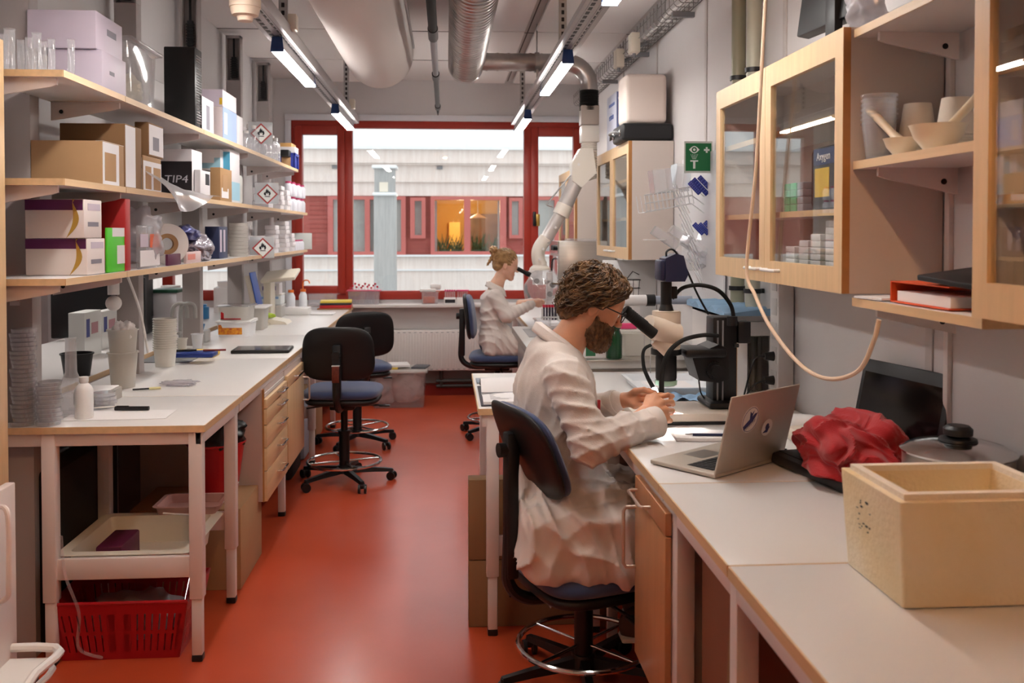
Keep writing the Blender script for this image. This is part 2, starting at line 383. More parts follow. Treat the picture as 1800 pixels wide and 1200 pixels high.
# lit room behind the two open panes: cut the boarding there with real depth behind
rm = MB()
fb(rm, 755, 892, 340, 450, 3.2, 3.3); fb(rm, 750, 757, 340, 450, .5, 3.3); fb(rm, 890, 897, 340, 450, .5, 3.3); fb(rm, 750, 897, 449, 452, .5, 3.3); fb(rm, 750, 897, 338, 341, .5, 3.3)
rm.part('office_room', M('ochre_wall', '#b98c45', .7), bld, 'ochre walls of a lit office')
rr = MB(); fb(rr, 790, 812, 388, 449, 3.0, 3.19); rr.part('yellow_door', M('yellow_door', '#f2c765', .5), bld, 'bright yellow door')
rr = MB(); fb(rr, 830, 893, 372, 449, 2.6, 3.1); rr.part('bookcase', M('dark_shelf', '#5a4236', .7, var=.4, vscale=3), bld, 'dark bookcase')
bl = bpy.data.lights.new('office_lamp', 'POINT'); bl.energy = 70; bl.color = (1, .8, .5); bl.shadow_soft_size = .2; o = bpy.data.objects.new('office_lamp', bl); COL.objects.link(o); o.location = (qx(822), YF+1.6, qz(366))
rr = MB(); rr.lathe([(.02, .12), (.05, .1), (.22, 0), (.2, 0)], (qx(842), .9, qz(382)+3)); rr.tube([(qx(842), .9, qz(382)+3.12), (qx(842), .9, qz(350)+3)], .012); rr.part('pendant_lamp', M('lamp_white', '#eee8dc', .4), bld, 'white pendant lamp')
rr = MB()
random.seed(3)
for i in range(120):
    a = random.random(); xx = 768+108*a
    if 814 < xx < 828: continue
    hh = random.uniform(.12, .5); y0 = random.uniform(.35, .5); X0 = qx(xx)
    rr.cyl((X0, y0, qz(444)+3), (X0+random.uniform(-.2, .2), y0+random.uniform(-.1, .1), qz(444)+3+hh), .022, .004, n=4)
rr.part('window_plants', M('plant_green', '#2f5a2c', .6, var=.4, vscale=9), bld, 'green houseplants on the sill')['kind'] = 'stuff'
for x in (760, 884):
    fb(MB(), x+4 if x < 800 else x-8, x+8 if x < 800 else x-4, 352, 443, .3, .34).part('curtain', curtain, bld)
# chimney column in the courtyard
YC = 17.0
cx0, cx1 = at(657, 400, Y=YC).x, at(695, 400, Y=YC).x; cz = lambda y: at(676, y, Y=YC).z
col_ = T('chimney', 'pale grey concrete chimney standing outside the window in front of the facade', 'chimney', ((cx0+cx1)/2, YC, -3)); hw = (cx1-cx0)/2
b = MB(); b.box((-hw, 0, 0), (hw, .5, cz(341)+3), .01); b.part('lower_shaft', conc2, col_)
b = MB(); b.box((-hw+.01, .03, cz(341)+3), (hw-.02, .5, cz(294)+3), .01); b.part('upper_shaft', conc2, col_)
for y0, y1, e in ((290, 296, .03), (338, 344, .02)):
    b = MB(); b.box((-hw-e, -.05, cz(y1)+3), (hw+e, .55, cz(y0)+3), .02); b.part('metal_cap', M('cap', '#eef3f6', .4), col_, 'white metal cap')
MB().box((-hw+.1, .015, cz(337)+3), (hw-.13, .03, cz(320)+3)).part('wall_plate', M('pale_plate', '#e6dfd0', .6), col_, 'square cream plate')
MB().box((-14, 9.9, -3.1), (14, 40, -3)).struct('ground', M('courtyard_ground', '#8d8a86', .9))
# ================================================================ CEILING SERVICES
capb = M('blue_end_cap', '#173a72', .4); alu = M('aluminium', '#a9a5a6', .38, .6)
def fixture(x, y, L, label):
    t = T('ceiling_light', label, 'ceiling light', (x, y, 2.535), group='fluorescent lights under the rails')
    MB().prism([(-.029, .012), (.029, .012), (.024, .073), (-.024, .073)], .004, L-.004, 'y').part('housing', alu, t)
    for y0 in (0, L-.004): MB().prism([(-.034, -.001), (.034, -.001), (.025, .075), (-.025, .075)], y0-.004, y0+.004, 'y').part('end_cap', capb, t, 'blue end cap')
    MB().box((-.031, .005, -.0), (.031, L-.005, .014), .003).part('diffuser', lightm, t, 'glowing white diffuser')
for y, L, lb in ((2.35, 1.2, 'fluorescent light of the shelf side rail, just beyond the picture edge'), (4.84, 1.17, 'longest looking blue ended tube light on the shelf side rail, beyond the smoke detector'), (7.33, 1.17, 'small far tube light at the window end of the shelf side rail')):
    fixture(-.85, y, L, lb)
for y, L, lb in ((2.6, 1.18, 'tube light cut off by the picture top on the cabinet side rail'), (5.07, 1.2, 'large blue ended tube light in the middle of the cabinet side rail'), (7.57, 1.17, 'small far tube light at the window end of the cabinet side rail')):
    fixture(.66, y, L, lb)
# the lamps over the near part of the room, behind the photographer
warmm = M('warm_tube', '#ffc690', .5, emit=150)
def warm_lamp(x, y):
    t = T('ceiling_lamp', 'warm square ceiling lamp over the near end of the room', 'ceiling lamp', (x, y, ZC-.09), group='warm lamps at the near end')
    MB().box((-.19, -.19, .03), (.19, .19, .09), .01).part('housing', whitep, t); MB().box((-.17, -.17, .02), (.17, .17, .035), .004).part('diffuser', warmm, t)
warm_lamp(.1, .55)
def rail(x, label):
    t = T('light_rail', label, 'ceiling rail', (x, 0, 2.612))
    b = MB(); b.box((-.06, -1.5, 0), (.06, 8.66, .004)); b.box((-.06, -1.5, .004), (-.055, 8.66, .03)); b.box((.055, -1.5, .004), (.06, 8.66, .06)); b.box((.03, -1.5, .06), (.06, 8.66, .064))
    for q in (-.035, .015, .035): b.box((q-.003, -1.5, -.004), (q+.003, 8.66, 0))
    b.part('channel', alu, t)
    b = MB()
    for i in range(96):
        y = .6+i*.082
        b.box((-.03+.0, y, -.0012), (-.012, y+.05, 0.0005)); b.box((.02, y, -.0012), (.028, y+.05, .0005))
    o = b.part('slots', black, t, 'dark perforation slots'); o['kind'] = 'stuff'
    return t
rail(-.85, 'grey perforated light rail above the shelves side of the aisle'); rail(.66, 'grey perforated light rail on the glass cabinet side of the aisle')
def hanger(x, y, label):
    t = T('rail_hanger', label, 'rail hanger', (x, y, 2.676), group='slotted struts holding the rails'); H_ = ZC-2.676
    b = MB(); b.box((-.022, -.004, 0), (.022, .004, H_)); b.box((-.022, .004, 0), (-.018, .022, H_)); b.box((.018, .004, 0), (.022, .022, H_)); b.part('strut', galv, t)
    b = MB()
    for i in range(int(H_/.04)): b.box((-.008, -.005, .015+i*.04), (.008, -.0035, .038+i*.04))
    b.part('slots', black, t)
    MB().box((.025, -.02, -.02), (.07, .05, .06), .005).part('junction_box', creamp, t, 'small cream junction box')
hanger(-.83, 4.9, 'slotted strut hanging the shelf side rail beside the white textile duct')
hanger(-.83, 7.96, 'slotted strut holding the window end of the shelf side rail')
hanger(.66, 5.3, 'slotted strut hanging the cabinet side rail beside the spiral duct')
hanger(.66, 8.1, 'slotted strut holding the window end of the cabinet side rail')
t = T('smoke_detector', 'cream round smoke detector under the shelf side rail', 'smoke detector', (-.775, 3.72, 2.49))
MB().lathe([(0, -.052), (.028, -.052), (.032, -.035), (.05, -.03), (.055, -.012), (.056, 0), (0, 0)]).part('sensor_head', M('aged_plastic', '#d5c0ab', .5), t)
MB().lathe([(0, 0), (.06, 0), (.06, .03), (.055, .04), (0, .04)]).part('mounting_base', MATS['aged_plastic'], t)
MB().box((-.03, -.03, .04), (.03, .03, .13)).part('bracket', alu, t)
# big textile duct
t = T('textile_duct', 'big white textile ventilation duct with a round closed end', 'ventilation duct', (-.456, 0, 2.85))
r_ = .232; tex = M('duct_textile', '#cfc8c4', .9, bump=.15, bscale=120)
b = MB(); b.lathe([(r_, -1.5), (r_, 6.55), (r_-.004, 6.6), (r_-.02, 6.66), (r_-.07, 6.7), (0, 6.72)], n=48, ax=(0, 1, 0)); b.part('duct_sleeve', tex, t)
b = MB(); b.box((r_-.003, -1.5, .03), (r_+.012, 6.5, .045)); b.box((-r_-.012, -1.5, .03), (-r_+.003, 6.5, .045)); b.part('side_rail', alu, t, 'thin side rails')
b = MB(); 
for y in (2, 4, 6): b.cyl((-.15, y, .12), (-.15, y, .3), .004); b.cyl((.15, y, .12), (.15, y, .3), .004)
b.part('hanger_wire', galv, t)
# spiral duct with branch, elbow and extraction arm mount
t = T('spiral_duct', 'shiny metal spiral duct running along the ceiling with a side branch bending down', 'ventilation duct', (.148, 0, 2.86))
duct = M('spiral_steel', '#b9b4b1', .3, .9, var=.2, vscale=6)
pr = []; y = -1.5; 
while y < 6.98:
    pr += [(.125, y), (.125, y+.056), (.131, y+.060), (.131, y+.066)]; y += .07
pr += [(.125, 7.0), (0, 7.01)]
b = MB(); b.lathe(pr, n=40, ax=(0, 1, 0)); b.part('main_duct', duct, t)
# branch at y=6.85 going +x then elbow down
bx = [Vector((.1, 6.85, 0))]; 
b = MB(); el = Vector((.87-.148+.02, 6.85, 0))
pts = [Vector((.1, 6.85, .0)), Vector((.68, 6.85, 0))]
for i in range(13):
    a = PI/2*i/12; pts.append(Vector((.73+.17*math.sin(a), 6.85, -.17+.17*math.cos(a))))
pts.append(Vector((.9, 6.85, -.2))); b.tube(pts, .064, 24)
for i in range(7): b.cyl((.14+i*.08, 6.85, 0), (.155+i*.08, 6.85, 0), .067, n=24)
b.part('branch_duct', duct, t)
MB().cyl((.5, 6.85, 0), (.53, 6.85, 0), .075).cyl((.515, 6.85, .06), (.515, 6.85, .28), .005).box((.505, 6.78, -.12), (.52, 6.79, -.06)).part('duct_clamp', galv, t)
b = MB(); pr = [(.066, -.2)]
for i in range(12): pr += [(.073, -.205-i*.0125), (.064, -.211-i*.0125)]
b.lathe(pr, (.9, 6.85, 0), n=24); b.part('flexible_sleeve', blackr, t, 'black corrugated sleeve')
# extraction arm
ax_, ay_ = 1.048, 6.85
t = T('extraction_arm', 'jointed white fume extraction arm reaching down to the far microscope', 'extraction arm', (ax_, ay_, 1.3))
Z = lambda z: z-1.3
ivory = M('ivory_enamel', '#e3dcd2', .35); clr = M('arm_tube', '#c9c4c2', .25, .25)
MB().box((-.065, -.065, Z(2.405)), (.065, .065, Z(2.545)), .004).part('mounting_box', M('beige_plate', '#b3a79c', .5), t, 'beige square mounting box')
MB().box((-.062, -.065, Z(2.28)), (.066, .065, Z(2.40)), .004).part('collar', ivory, t)
pr = []
for i in range(16): pr += [(.062, Z(2.28)-i*.017), (.054, Z(2.272)-i*.017)]
MB().lathe(pr+[(0, Z(2.0))], n=24).part('corrugated_hose', ivory, t, 'corrugated vertical hose')
def pa(x, y): v = at(x, y, Y=ay_); return Vector((v.x-ax_, 0, v.z-1.3))
J = pa(1022, 300); E1 = pa(990, 368); E2 = pa(946, 442); E3 = pa(950, 478)
MB().prism([(p.x, p.z) for p in (pa(1003, 290), pa(1018, 262), pa(1040, 262), pa(1046, 305), pa(1020, 330), pa(1004, 318))], -.07, .07, 'y').part('joint_shroud', ivory, t)
MB().tube([J, E1], .056, 24).part('upper_tube', clr, t, 'pale metal upper tube'); MB().tube([E1+(J-E1)*.12, E1-(J-E1)*.15], .062, 24).part('clamp_ring', ivory, t)
MB().tube([E1, pa(957, 425)], .047, 24).part('lower_tube', clr, t)
MB().tube([pa(960, 418), pa(948, 436), pa(946, 452), pa(950, 470)], .05, 20, smooth=4).part('elbow', ivory, t)
b = MB(); p = pa(949, 466); b.lathe([(.05, .03), (.052, 0), (.075, -.02), (.078, -.035), (.05, -.03)], p, n=24); b.part('nozzle_ring', ivory, t)
b = MB(); p = pa(955, 478); b.lathe([(.04, .02), (.08, 0), (.14, -.09), (.145, -.14), (.135, -.2)], p, n=32); b.part('hood', clearp, t, 'clear plastic dome hood')
MB().tube([pa(1005, 305), pa(960, 360)], .006).tube([pa(960, 360), pa(972, 364)], .006).part('support_rod', galv, t, 'thin steel support rod')
for p in (pa(1015, 290), pa(1012, 275), pa(953, 437), pa(947, 455), pa(975, 400)): MB().cyl(p+Vector((0, -.075, 0)), p+Vector((0, -.05, 0)), .009).part('knob', whitep, t)
# thin dark pipe
t = T('sprinkler_pipe', 'thin black pipe with a grey section and pointed nozzle between the two ducts', 'pipe', (-.07, 0, 2.72))
MB().cyl((0, -1.5, 0), (0, 5.2, 0), .024).part('pipe', blackr, t); MB().cyl((0, 5.2, 0), (0, 6.6, 0), .02).part('pipe_sleeve', grey, t, 'grey pipe section'); MB().cyl((0, 5.1, 0), (0, 5.35, 0), .028).cyl((0, 6.55, 0), (0, 6.75, 0), .027).part('coupling', black, t)
b = MB(); b.cyl((0, 6.75, 0), (0, 8.2, 0), .02); b.cyl((0, 8.2, 0), (0, 8.35, 0), .026); b.cyl((0, 8.35, 0), (0, 8.45, -.05), .018, .004); b.part('end_pipe', black, t)
for y in (2.0, 5.0, 7.4): MB().cyl((0, y, .02), (0, y, ZC-2.72), .004).part('hanger_rod', galv, t)
# wire basket tray along the wall
t = T('cable_tray', 'wire basket cable tray with white cables high on the cabinet side wall', 'cable tray', (1.34, 0, 2.9))
b = MB()
for dx, dz in ((-.07, .06), (-.07, .0), (-.035, -.02), (0, -.02), (.035, -.02), (.07, 0), (.07, .06)): b.cyl((dx, 2.4, dz), (dx, 9.3, dz), .003, n=5)
for i in range(70):
    y = 2.4+i*.1; b.tube([(-.07, y, .09), (-.07, y, .0), (-.05, y, -.02), (.05, y, -.02), (.07, y, 0), (.07, y, .09)], .003, 5)
b.part('wire_basket', M('tray_wire', '#8c8886', .4, .6), t)
b = MB()
for k in range(4):
    b.tube([(random.uniform(-.045, .045), 2.4+i*.5, random.uniform(-.012, .02)) for i in range(15)], .007, 6, smooth=3)
b.part('cables', whitep, t, 'white cables lying in the tray')
b = MB()
for i in range(6): b.box((-.05, 2.9+i*1.2, -.05), (.078, 2.93+i*1.2, -.022))
b.part('tray_bracket', grey, t)
for y, lb in ((6.75, 'cream junction box under the cable tray, nearer the window'), (6.2, 'cream junction box under the cable tray, farther from the window')):
    t = T('junction_box', lb, 'junction box', (1.25, y, 2.86), group='junction boxes at the cable tray')
    MB().box((-.03, -.06, -.05), (.03, .06, .08), .006).part('box_body', creamp, t); MB().cyl((.03, 0, 0), (.09, 0, .02), .012).cyl((0, 0, -.05), (0, 0, -.08), .012).part('cable_gland', grey, t)
t = T('ceiling_light', 'unseen tube light added to brighten the neighbouring workplace behind the shelves', 'ceiling light', (-2.75, 5.2, 2.9)); MB().box((-.05, 0, 0), (.05, 1.5, .012)).part('diffuser', lightm, t); MB().box((-.06, -.01, .012), (.06, 1.51, .25), .003).part('housing', alu, t)  # unseen fixture, added so the neighbouring bay is not dim
# ================================================================ LEFT BENCH, POSTS, SHELVES
postm = M('post_enamel', '#a39b99', .4)
where = ['nearest the picture edge, behind the petri dishes', 'behind the white stacked tubs', 'behind the bread and butter tub', 'beyond the white scale stand', 'next to the window']
for i, y in enumerate((3.7, 4.93, 6.12, 7.35, 8.5)):
    t = T('service_post', 'square grey wall post rising through the shelves, ' + where[i], 'post', (-1.615, y, .0), group='grey posts behind the shelves')
    MB().box((-.055, -.04, 0), (.055, .04, 2.78), .003).part('post_body', postm, t)
    b = MB(); b.box((-.055, -.04, 2.78), (-.045, .04, 3.12)); b.box((.045, -.04, 2.78), (.055, .04, 3.12)); b.box((-.045, .03, 2.78), (.045, .04, 3.12)); b.box((-.055, -.04, 3.1), (.055, .04, 3.12)); b.part('post_head', postm, t)
    b = MB(); b.box((-.018, -.02, 2.8), (.018, .0, 2.96)); 
    for k in range(8): b.box((-.024, -.026, 2.81+k*.018), (.024, .0, 2.816+k*.018))
    b.cyl((0, -.01, 2.96), (0, -.01, 3.1), .008); b.part('cable_fitting', black, t, 'dark slotted cable fitting')
def leg(t, x, y, h, ztop, r=.025, nm='leg'):
    b = MB(); b.box((x-r, y-r, .24), (x+r, y+r, ztop), .004); b.box((x-r+.006, y-r+.006, .025), (x+r-.006, y+r-.006, .25), .003)
    o = b.part(nm, metalw, t)
    MB().box((x-.02, y-.02, 0), (x+.02, y+.02, .026), .004).part('foot', black, o, 'black rubber foot'); return o
def bench(label, x0, x1, y0, y1, legys, z=.9, front='left', lx=None, group='white topped lab benches', bars=True):
    """x1 is the front edge for left benches, x0 for right ones"""
    t = T('lab_bench', label, 'lab bench', ((x0+x1)/2, (y0+y1)/2, 0), group=group); cx, cy = (x0+x1)/2, (y0+y1)/2; a, b_ = x0-cx, x1-cx; c, d = y0-cy, y1-cy
    MB().box((a, c+.001, z-.024), (b_, d-.001, z), .002).part('worktop', lam, t)
    e = MB(); fx = b_ if front == 'left' else a; s = 1 if front == 'left' else -1
    e.box((fx-.0005*s, c+.001, z-.0265), (fx+.004*s, d-.001, z-.001)); e.box((a, c-.003, z-.0265), (b_, c+.001, z-.001)); e.box((a, c+.001, z-.0265), (b_, d-.001, z-.0235)); e.part('wood_edge', birch_h, t, 'birch edge band')
    f = MB(); xf = (fx-.035*s)
    f.box((min(xf, xf+.025*s), c+.005, z-.075), (max(xf, xf+.025*s), d-.005, z-.0268), .003)
    f.box((a+.02, c+.012, z-.075), (b_-.02, c+.035, z-.0268), .003); f.part('frame_rail', metalw, t)
    lxs = lx or (a+.3, b_-.035)
    for ly in legys:
        for q in lxs: leg(t, q-0 if lx is None else q-cx, ly-cy, 0, z-.0268)
        if bars:
            q0, q1 = [v-(cx if lx else 0) for v in lxs]
            MB().box((min(q0, q1)+.02, ly-cy-.012, .32), (max(q0, q1)-.02, ly-cy+.012, .4), .004).part('crossbar', metalw, t)
    return t
LB = [(3.57, 4.215, (3.60, 4.16), 'nearest white bench unit of the shelf wall with two leg frames over the red basket'),
      (4.22, 5.455, (5.42,), 'white bench unit holding the drawers, with the black tablet near its far end'),
      (5.46, 6.695, (6.63,), 'white bench unit behind the first blue chair, carrying the stacked food tubs'),
      (6.70, 9.21, (7.85, 9.1), 'long far bench unit reaching the window, under the open lidded scale')]
for y0, y1, ly, lb in LB: bench(lb, -1.70, -.905, y0, y1, ly, lx=(-1.475, -.94))
# drawer and door cabinets hung under the left bench
def bow(b, p0, p1, out, r=.005):
    p0, p1, out = Vector(p0), Vector(p1), Vector(out); b.tube([p0, p0+out*.8, p0+out+(p1-p0)*.06, p1+out-(p1-p0)*.06, p1+out*.8, p1], r, 8); return b
t = T('drawer_cabinet', 'birch fronted cabinet with five drawers hung under the shelf side bench', 'cabinet', (-1.2, 5.0, .285))
MB().box((-.3, -.3, 0), (.295, .3, .56), .002).part('cabinet_body', M('cabinet_side', '#c4b2aa', .5), t)
zs = [(0, .15), (.153, .265), (.268, .38), (.383, .46), (.463, .51)]
for i, (z0, z1) in enumerate(zs):
    d = MB().box((.296, -.297, z0+.001), (.314, .297, z1-.001), .002).part('drawer', birch_h, t); zc = (z0+z1)/2+.01
    bow(MB(), (.314, -.02, zc), (.314, .14, zc), (.03, 0, 0)).part('handle', chrome, d, 'chrome bow handle')
MB().box((.2, -.29, .52), (.3, .29, .535)).part('pull_out_board', lam, t, 'white pull-out board')
MB().box((.292, -.302, 0), (.3, -.285, .56)).part('edge_strip', birch_d, t)
t = T('door_cabinet', 'birch fronted cabinet with a single door beside the drawers under the bench', 'cabinet', (-1.2, 5.62, .285))
MB().box((-.3, -.3, 0), (.295, .3, .56), .002).part('cabinet_body', MATS['cabinet_side'], t)
d = MB().box((.296, -.297, .001), (.314, .297, .46), .002).part('door', birch, t); bow(MB(), (.314, .25, .3), (.314, .25, .44), (.04, 0, 0), .006).part('handle', M('pale_metal', '#c9b4a6', .35, .5), d, 'pale bow handle')
d = MB().box((.296, -.297, .463), (.314, .297, .53), .002).part('drawer', birch_h, t); bow(MB(), (.314, -.1, .5), (.314, .1, .5), (.03, 0, 0)).part('handle', chrome, d)
t = T('drawer_cabinet', 'small far drawer cabinet under the window end of the shelf side bench', 'cabinet', (-1.2, 8.55, .285))
MB().box((-.3, -.4, 0), (.295, .4, .56), .002).part('cabinet_body', MATS['cabinet_side'], t)
for z0, z1 in ((0, .28), (.283, .42), (.423, .555)):
    d = MB().box((.296, -.397, z0), (.314, .397, z1), .002).part('drawer', birch_h, t); bow(MB(), (.314, -.1, (z0+z1)/2), (.314, .1, (z0+z1)/2), (.03, 0, 0)).part('handle', chrome, d)
# shelf boards
SEG = [(3.23, 3.83), (3.835, 5.04), (5.045, 6.27), (6.275, 7.5), (7.505, 8.72)]
SX0, SX1 = -1.565, -1.27
segw = ['nearest piece', 'second piece', 'middle piece', 'fourth piece', 'piece nearest the window']
def bracket(t, y, s=1, dx=(SX0, SX1)):
    c = (dx[0]+dx[1])/2; w = dx[1]-dx[0]
    if s > 0: pl = [(-w/2, -.022), (w/2-.03, -.022), (w/2-.03, -.045), (w/2-.05, -.052), (-w/2, -.095)]
    else: pl = [(w/2, -.022), (-w/2+.03, -.022), (-w/2+.03, -.045), (-w/2+.05, -.052), (w/2, -.095)]
    o = MB().prism(pl, y-.006, y+.006, 'y').part('bracket', metalw, t)
    e = w/2-.04 if s < 0 else -w/2+.04
    MB().cyl((e, y-.008, -.06), (e, y-.005, -.06), .008).part('bolt', black, o); return o
def shelf(label, x0, x1, y0, y1, z, ends, s=1, group='birch edged shelf boards'):
    t = T('shelf_board', label, 'shelf', ((x0+x1)/2, (y0+y1)/2, z), group=group); w = (x1-x0)/2; l = (y1-y0)/2
    MB().box((-w, -l, -.022), (w, l, 0), .001).part('board', lam, t)
    e = MB(); e.box((w*s-.0005*s, -l, -.0225), (w*s+.003*s, l, .0005)); e.box((-w, -l-.002, -.0225), (w, -l, .0005)); e.part('front_edge', birch_h, t, 'birch front edge')
    for y in ends: bracket(t, y-(y0+y1)/2, s, (x0, x1))
    return t
ZT, ZM, ZL = 2.16, 1.80, 1.465
for nm, z in (('top', ZT), ('middle', ZM), ('bottom', ZL)):
    for i, (y0, y1) in enumerate(SEG):
        if nm == 'top' and i == 4: y1 = 8.2
        shelf(f'birch edged {segw[i]} of the {nm} shelf above the shelf side bench', SX0, SX1, y0, y1, z, [y0+.03] if i != 4 else [y0+.03, y1-.03])
# tall wooden cabinet edge and trolley at the picture edge
t = T('tall_cabinet', 'tall cabinet with a birch edge post at the near end of the shelves', 'cabinet', (-1.58, 2.8, .774))
MB().box((-.12, -.6, 0), (.125, .26, 1.476), .002).part('cabinet_body', white, t); MB().box((.1, .262, 0), (.135, .4, 1.476), .003).part('edge_post', birch, t, 'birch edge post')
t = T('trolley', 'white metal trolley with a round wire handle and tray at the picture edge', 'trolley', (-1.36, 2.85, 0))
b = MB(); b.tube([(.02, .04, .8), (.06, .02, .78), (.06, .02, .58), (.05, .03, .53), (.0, .05, .5)], .008, smooth=5); b.part('handle', metalw, t)
b = MB(); b.box((-.05, -.25, 0.06), (-.02, .25, .82), .004); b.part('frame', metalw, t)
b = MB(); b.box((-.2, -.2, .26), (.1, .2, .27)); b.tube([(-.2, -.2, .3), (.12, -.2, .3), (.14, .0, .31), (.12, .2, .3), (-.2, .2, .3)], .014, smooth=4); b.tube([(-.2, -.2, .25), (.1, -.2, .25), (.12, .0, .25), (.1, .2, .25), (-.2, .2, .25)], .01, smooth=4); b.part('tray', whitep, t)
for x in (-.15, .05):
    for y in (-.2, .2): MB().cyl((x-.01, y, .03), (x+.01, y, .03), .03).box((x-.012, y-.01, .05), (x+.012, y+.01, .25)).part('caster', black, t)
# under the bench
t = T('shopping_basket', 'dark red plastic basket with slotted sides on the floor under the near bench', 'basket', (-1.235, 3.77, 0))
b = MB(); red = M('basket_red', '#a80f1a', .4); w0, w1, l0, l1, h = .215, .255, .14, .17, .225
def ring(w, l, z): return [(-w, -l, z), (w, -l, z), (w, l, z), (-w, l, z)]
rr = [ring(w0, l0, .0), ring(w0, l0, .004)]
b.box((-w0, -l0, 0), (w0, l0, .006))
def wall(p0, p1, q0, q1, n):
    # bottom edge p0-p1, top edge q0-q1: solid bands and slots between n ribs
    p0, p1, q0, q1 = map(Vector, (p0, p1, q0, q1))
    def Q(u, v): return (p0.lerp(p1, u)).lerp(q0.lerp(q1, u), v)
    def quad(u0, u1, v0, v1):
        a, bq, c, d = Q(u0, v0), Q(u1, v0), Q(u1, v1), Q(u0, v1); nn = (bq-a).cross(d-a).normalized()*.0025
        vs = [b.bm.verts.new(p+s_*nn) for s_ in (-1, 1) for p in (a, bq, c, d)]
        for f_ in ((0, 1, 2, 3), (7, 6, 5, 4), (0, 4, 5, 1), (1, 5, 6, 2), (2, 6, 7, 3), (3, 7, 4, 0)): b.bm.faces.new([vs[k] for k in f_])
    quad(0, 1, 0, .14); quad(0, 1, .44, .5); quad(0, 1, .8, 1)
    for i in range(n+1):
        u = i/n*.9+.05; wd = .35/n; 
        if abs(i-n/2) < .6: wd = 1.4/n
        quad(max(0, u-wd), min(1, u+wd), .14, .44); quad(max(0, u-wd), min(1, u+wd), .5, .8)
    quad(0, .05, .14, .8); quad(.95, 1, .14, .8)
wall((-w0, -l0, 0), (w0, -l0, 0), (-w1, -l1, h), (w1, -l1, h), 16); wall((w0, -l0, 0), (w0, l0, 0), (w1, -l1, h), (w1, l1, h), 10)
wall((w0, l0, 0), (-w0, l0, 0), (w1, l1, h), (-w1, l1, h), 16); wall((-w0, l0, 0), (-w0, -l0, 0), (-w1, l1, h), (-w1, -l1, h), 10)
b.part('basket_body', red, t)
b = MB(); b.tube([(-w1, -l1, h), (w1, -l1, h), (w1, l1, h), (-w1, l1, h)], .007, closed=True); b.part('rim', red, t)
b = MB(); b.tube([(w1-.01, -l1, h), (w1-.02, -.05, h+.06), (-.1, .1, h+.05), (-w1+.02, .12, h)], .003); b.part('handle_wire', chrome, t)
def clump(name, c, r, mat_, label, cat, seed=1, n=3, amp=.35, freq=9, parent=None, sub=4, flat=1, group=None):
    b = MB(); g = bmesh.ops.create_icosphere(b.bm, subdivisions=sub, radius=1)
    rr_ = r if hasattr(r, '__len__') else (r, r, r)
    for v in g['verts']:
        d = v.co.normalized(); k = noise.noise(d*2.1+Vector((seed*7.1, 0, 0)))*amp+abs(noise.noise(d*freq*.5+Vector((0, seed*3.3, 0))))*amp*.8
        q = d*(1+k); v.co = Vector((q.x*rr_[0], q.y*rr_[1], max(q.z, -.85)*rr_[2]))
    for f_ in b.bm.faces: f_.smooth = True
    bmesh.ops.translate(b.bm, verts=g['verts'], vec=c)
    if parent: return b.part(name, mat_, parent, label, sharp=0)
    return b.thing(name, mat_, label, cat, group, sharp=0)
clump('crumpled_bag', (-1.235, 3.77, .11), (.15, .09, .08), Mclear('crinkled_film', '#e9e6ea', .5, .15, .5, .35), 'crumpled clear plastic bag lying in the dark red basket', 'plastic bag', 2, sub=4, amp=.5, freq=14)
def tray(name, c, w, l, h, mat_, label, cat='tray', rz=0, t_=.004, lip=.012, parent=None, r=.02, group=None):
    b = MB()
    def rrect(w_, l_, r_, z): 
        o = []
        for cx_, cy_, a0 in ((w_-r_, l_-r_, 0), (-w_+r_, l_-r_, PI/2), (-w_+r_, -l_+r_, PI), (w_-r_, -l_+r_, 1.5*PI)):
            for k in range(4): a = a0+PI/2*k/3; o.append((cx_+r_*math.cos(a), cy_+r_*math.sin(a), z))
        return o
    L_ = [rrect(w*.93, l*.93, r, 0), rrect(w, l, r, h-.003), rrect(w+lip, l+lip, r+lip*.5, h-.003), rrect(w+lip, l+lip, r+lip*.5, h), rrect(w-t_, l-t_, r, h), rrect(w*.93-t_, l*.93-t_, r, t_)]
    vr = [[b.bm.verts.new(p) for p in ring_] for ring_ in L_]
    for a, c_ in zip(vr, vr[1:]):
        for i in range(16): b.bm.faces.new((a[i], a[(i+1) % 16], c_[(i+1) % 16], c_[i]))
    b.bm.faces.new(vr[0][::-1]); b.bm.faces.new(vr[-1]); b._fin([v for q in vr for v in q])
    if parent: o = b.part(name, mat_, parent, label); o.location = c; o.rotation_euler = (0, 0, rz); return o
    return b.thing(name, mat_, label, cat, group, loc=c, rz=rz)
tray('plastic_tray', (-1.22, 3.88, .292), .215, .228, .113, creamp, 'long cream plastic tray hung between the crossbars of the near bench', lip=.04)
MB().box((-1.36, 3.72, .297), (-1.26, 3.94, .40), .008).thing('purple_case', M('plum_plastic', '#5a1838', .5), 'dark purple case lying in the cream tray under the bench', 'case')
tray('plastic_tray', (-1.12, 4.2, .402), .13, .1, .04, M('pink_tray', '#c79a92', .5), 'shallow pinkish tray on the second crossbar beside the red bin')
MB().box((-1.42, 4.3, 0), (-.93, 4.78, .37), .004).thing('storage_carton', card, 'big brown carton on the floor under the bench, beneath the red bin', 'cardboard box')
t = T('waste_bin', 'red waste bin with a black liner standing on a carton under the bench', 'waste bin', (-1.09, 4.52, .371))
MB().lathe([(0, 0), (.095, 0), (.13, .25), (.138, .255), (.138, .262), (.126, .262), (.092, .008), (0, .008)], n=32).part('bin_body', redp, t)
clump('bin_liner', (0, 0, .29), (.118, .118, .085), M('bin_bag', '#0b0b0d', .3), 'black plastic liner', None, 5, parent=t, amp=.3, freq=12)
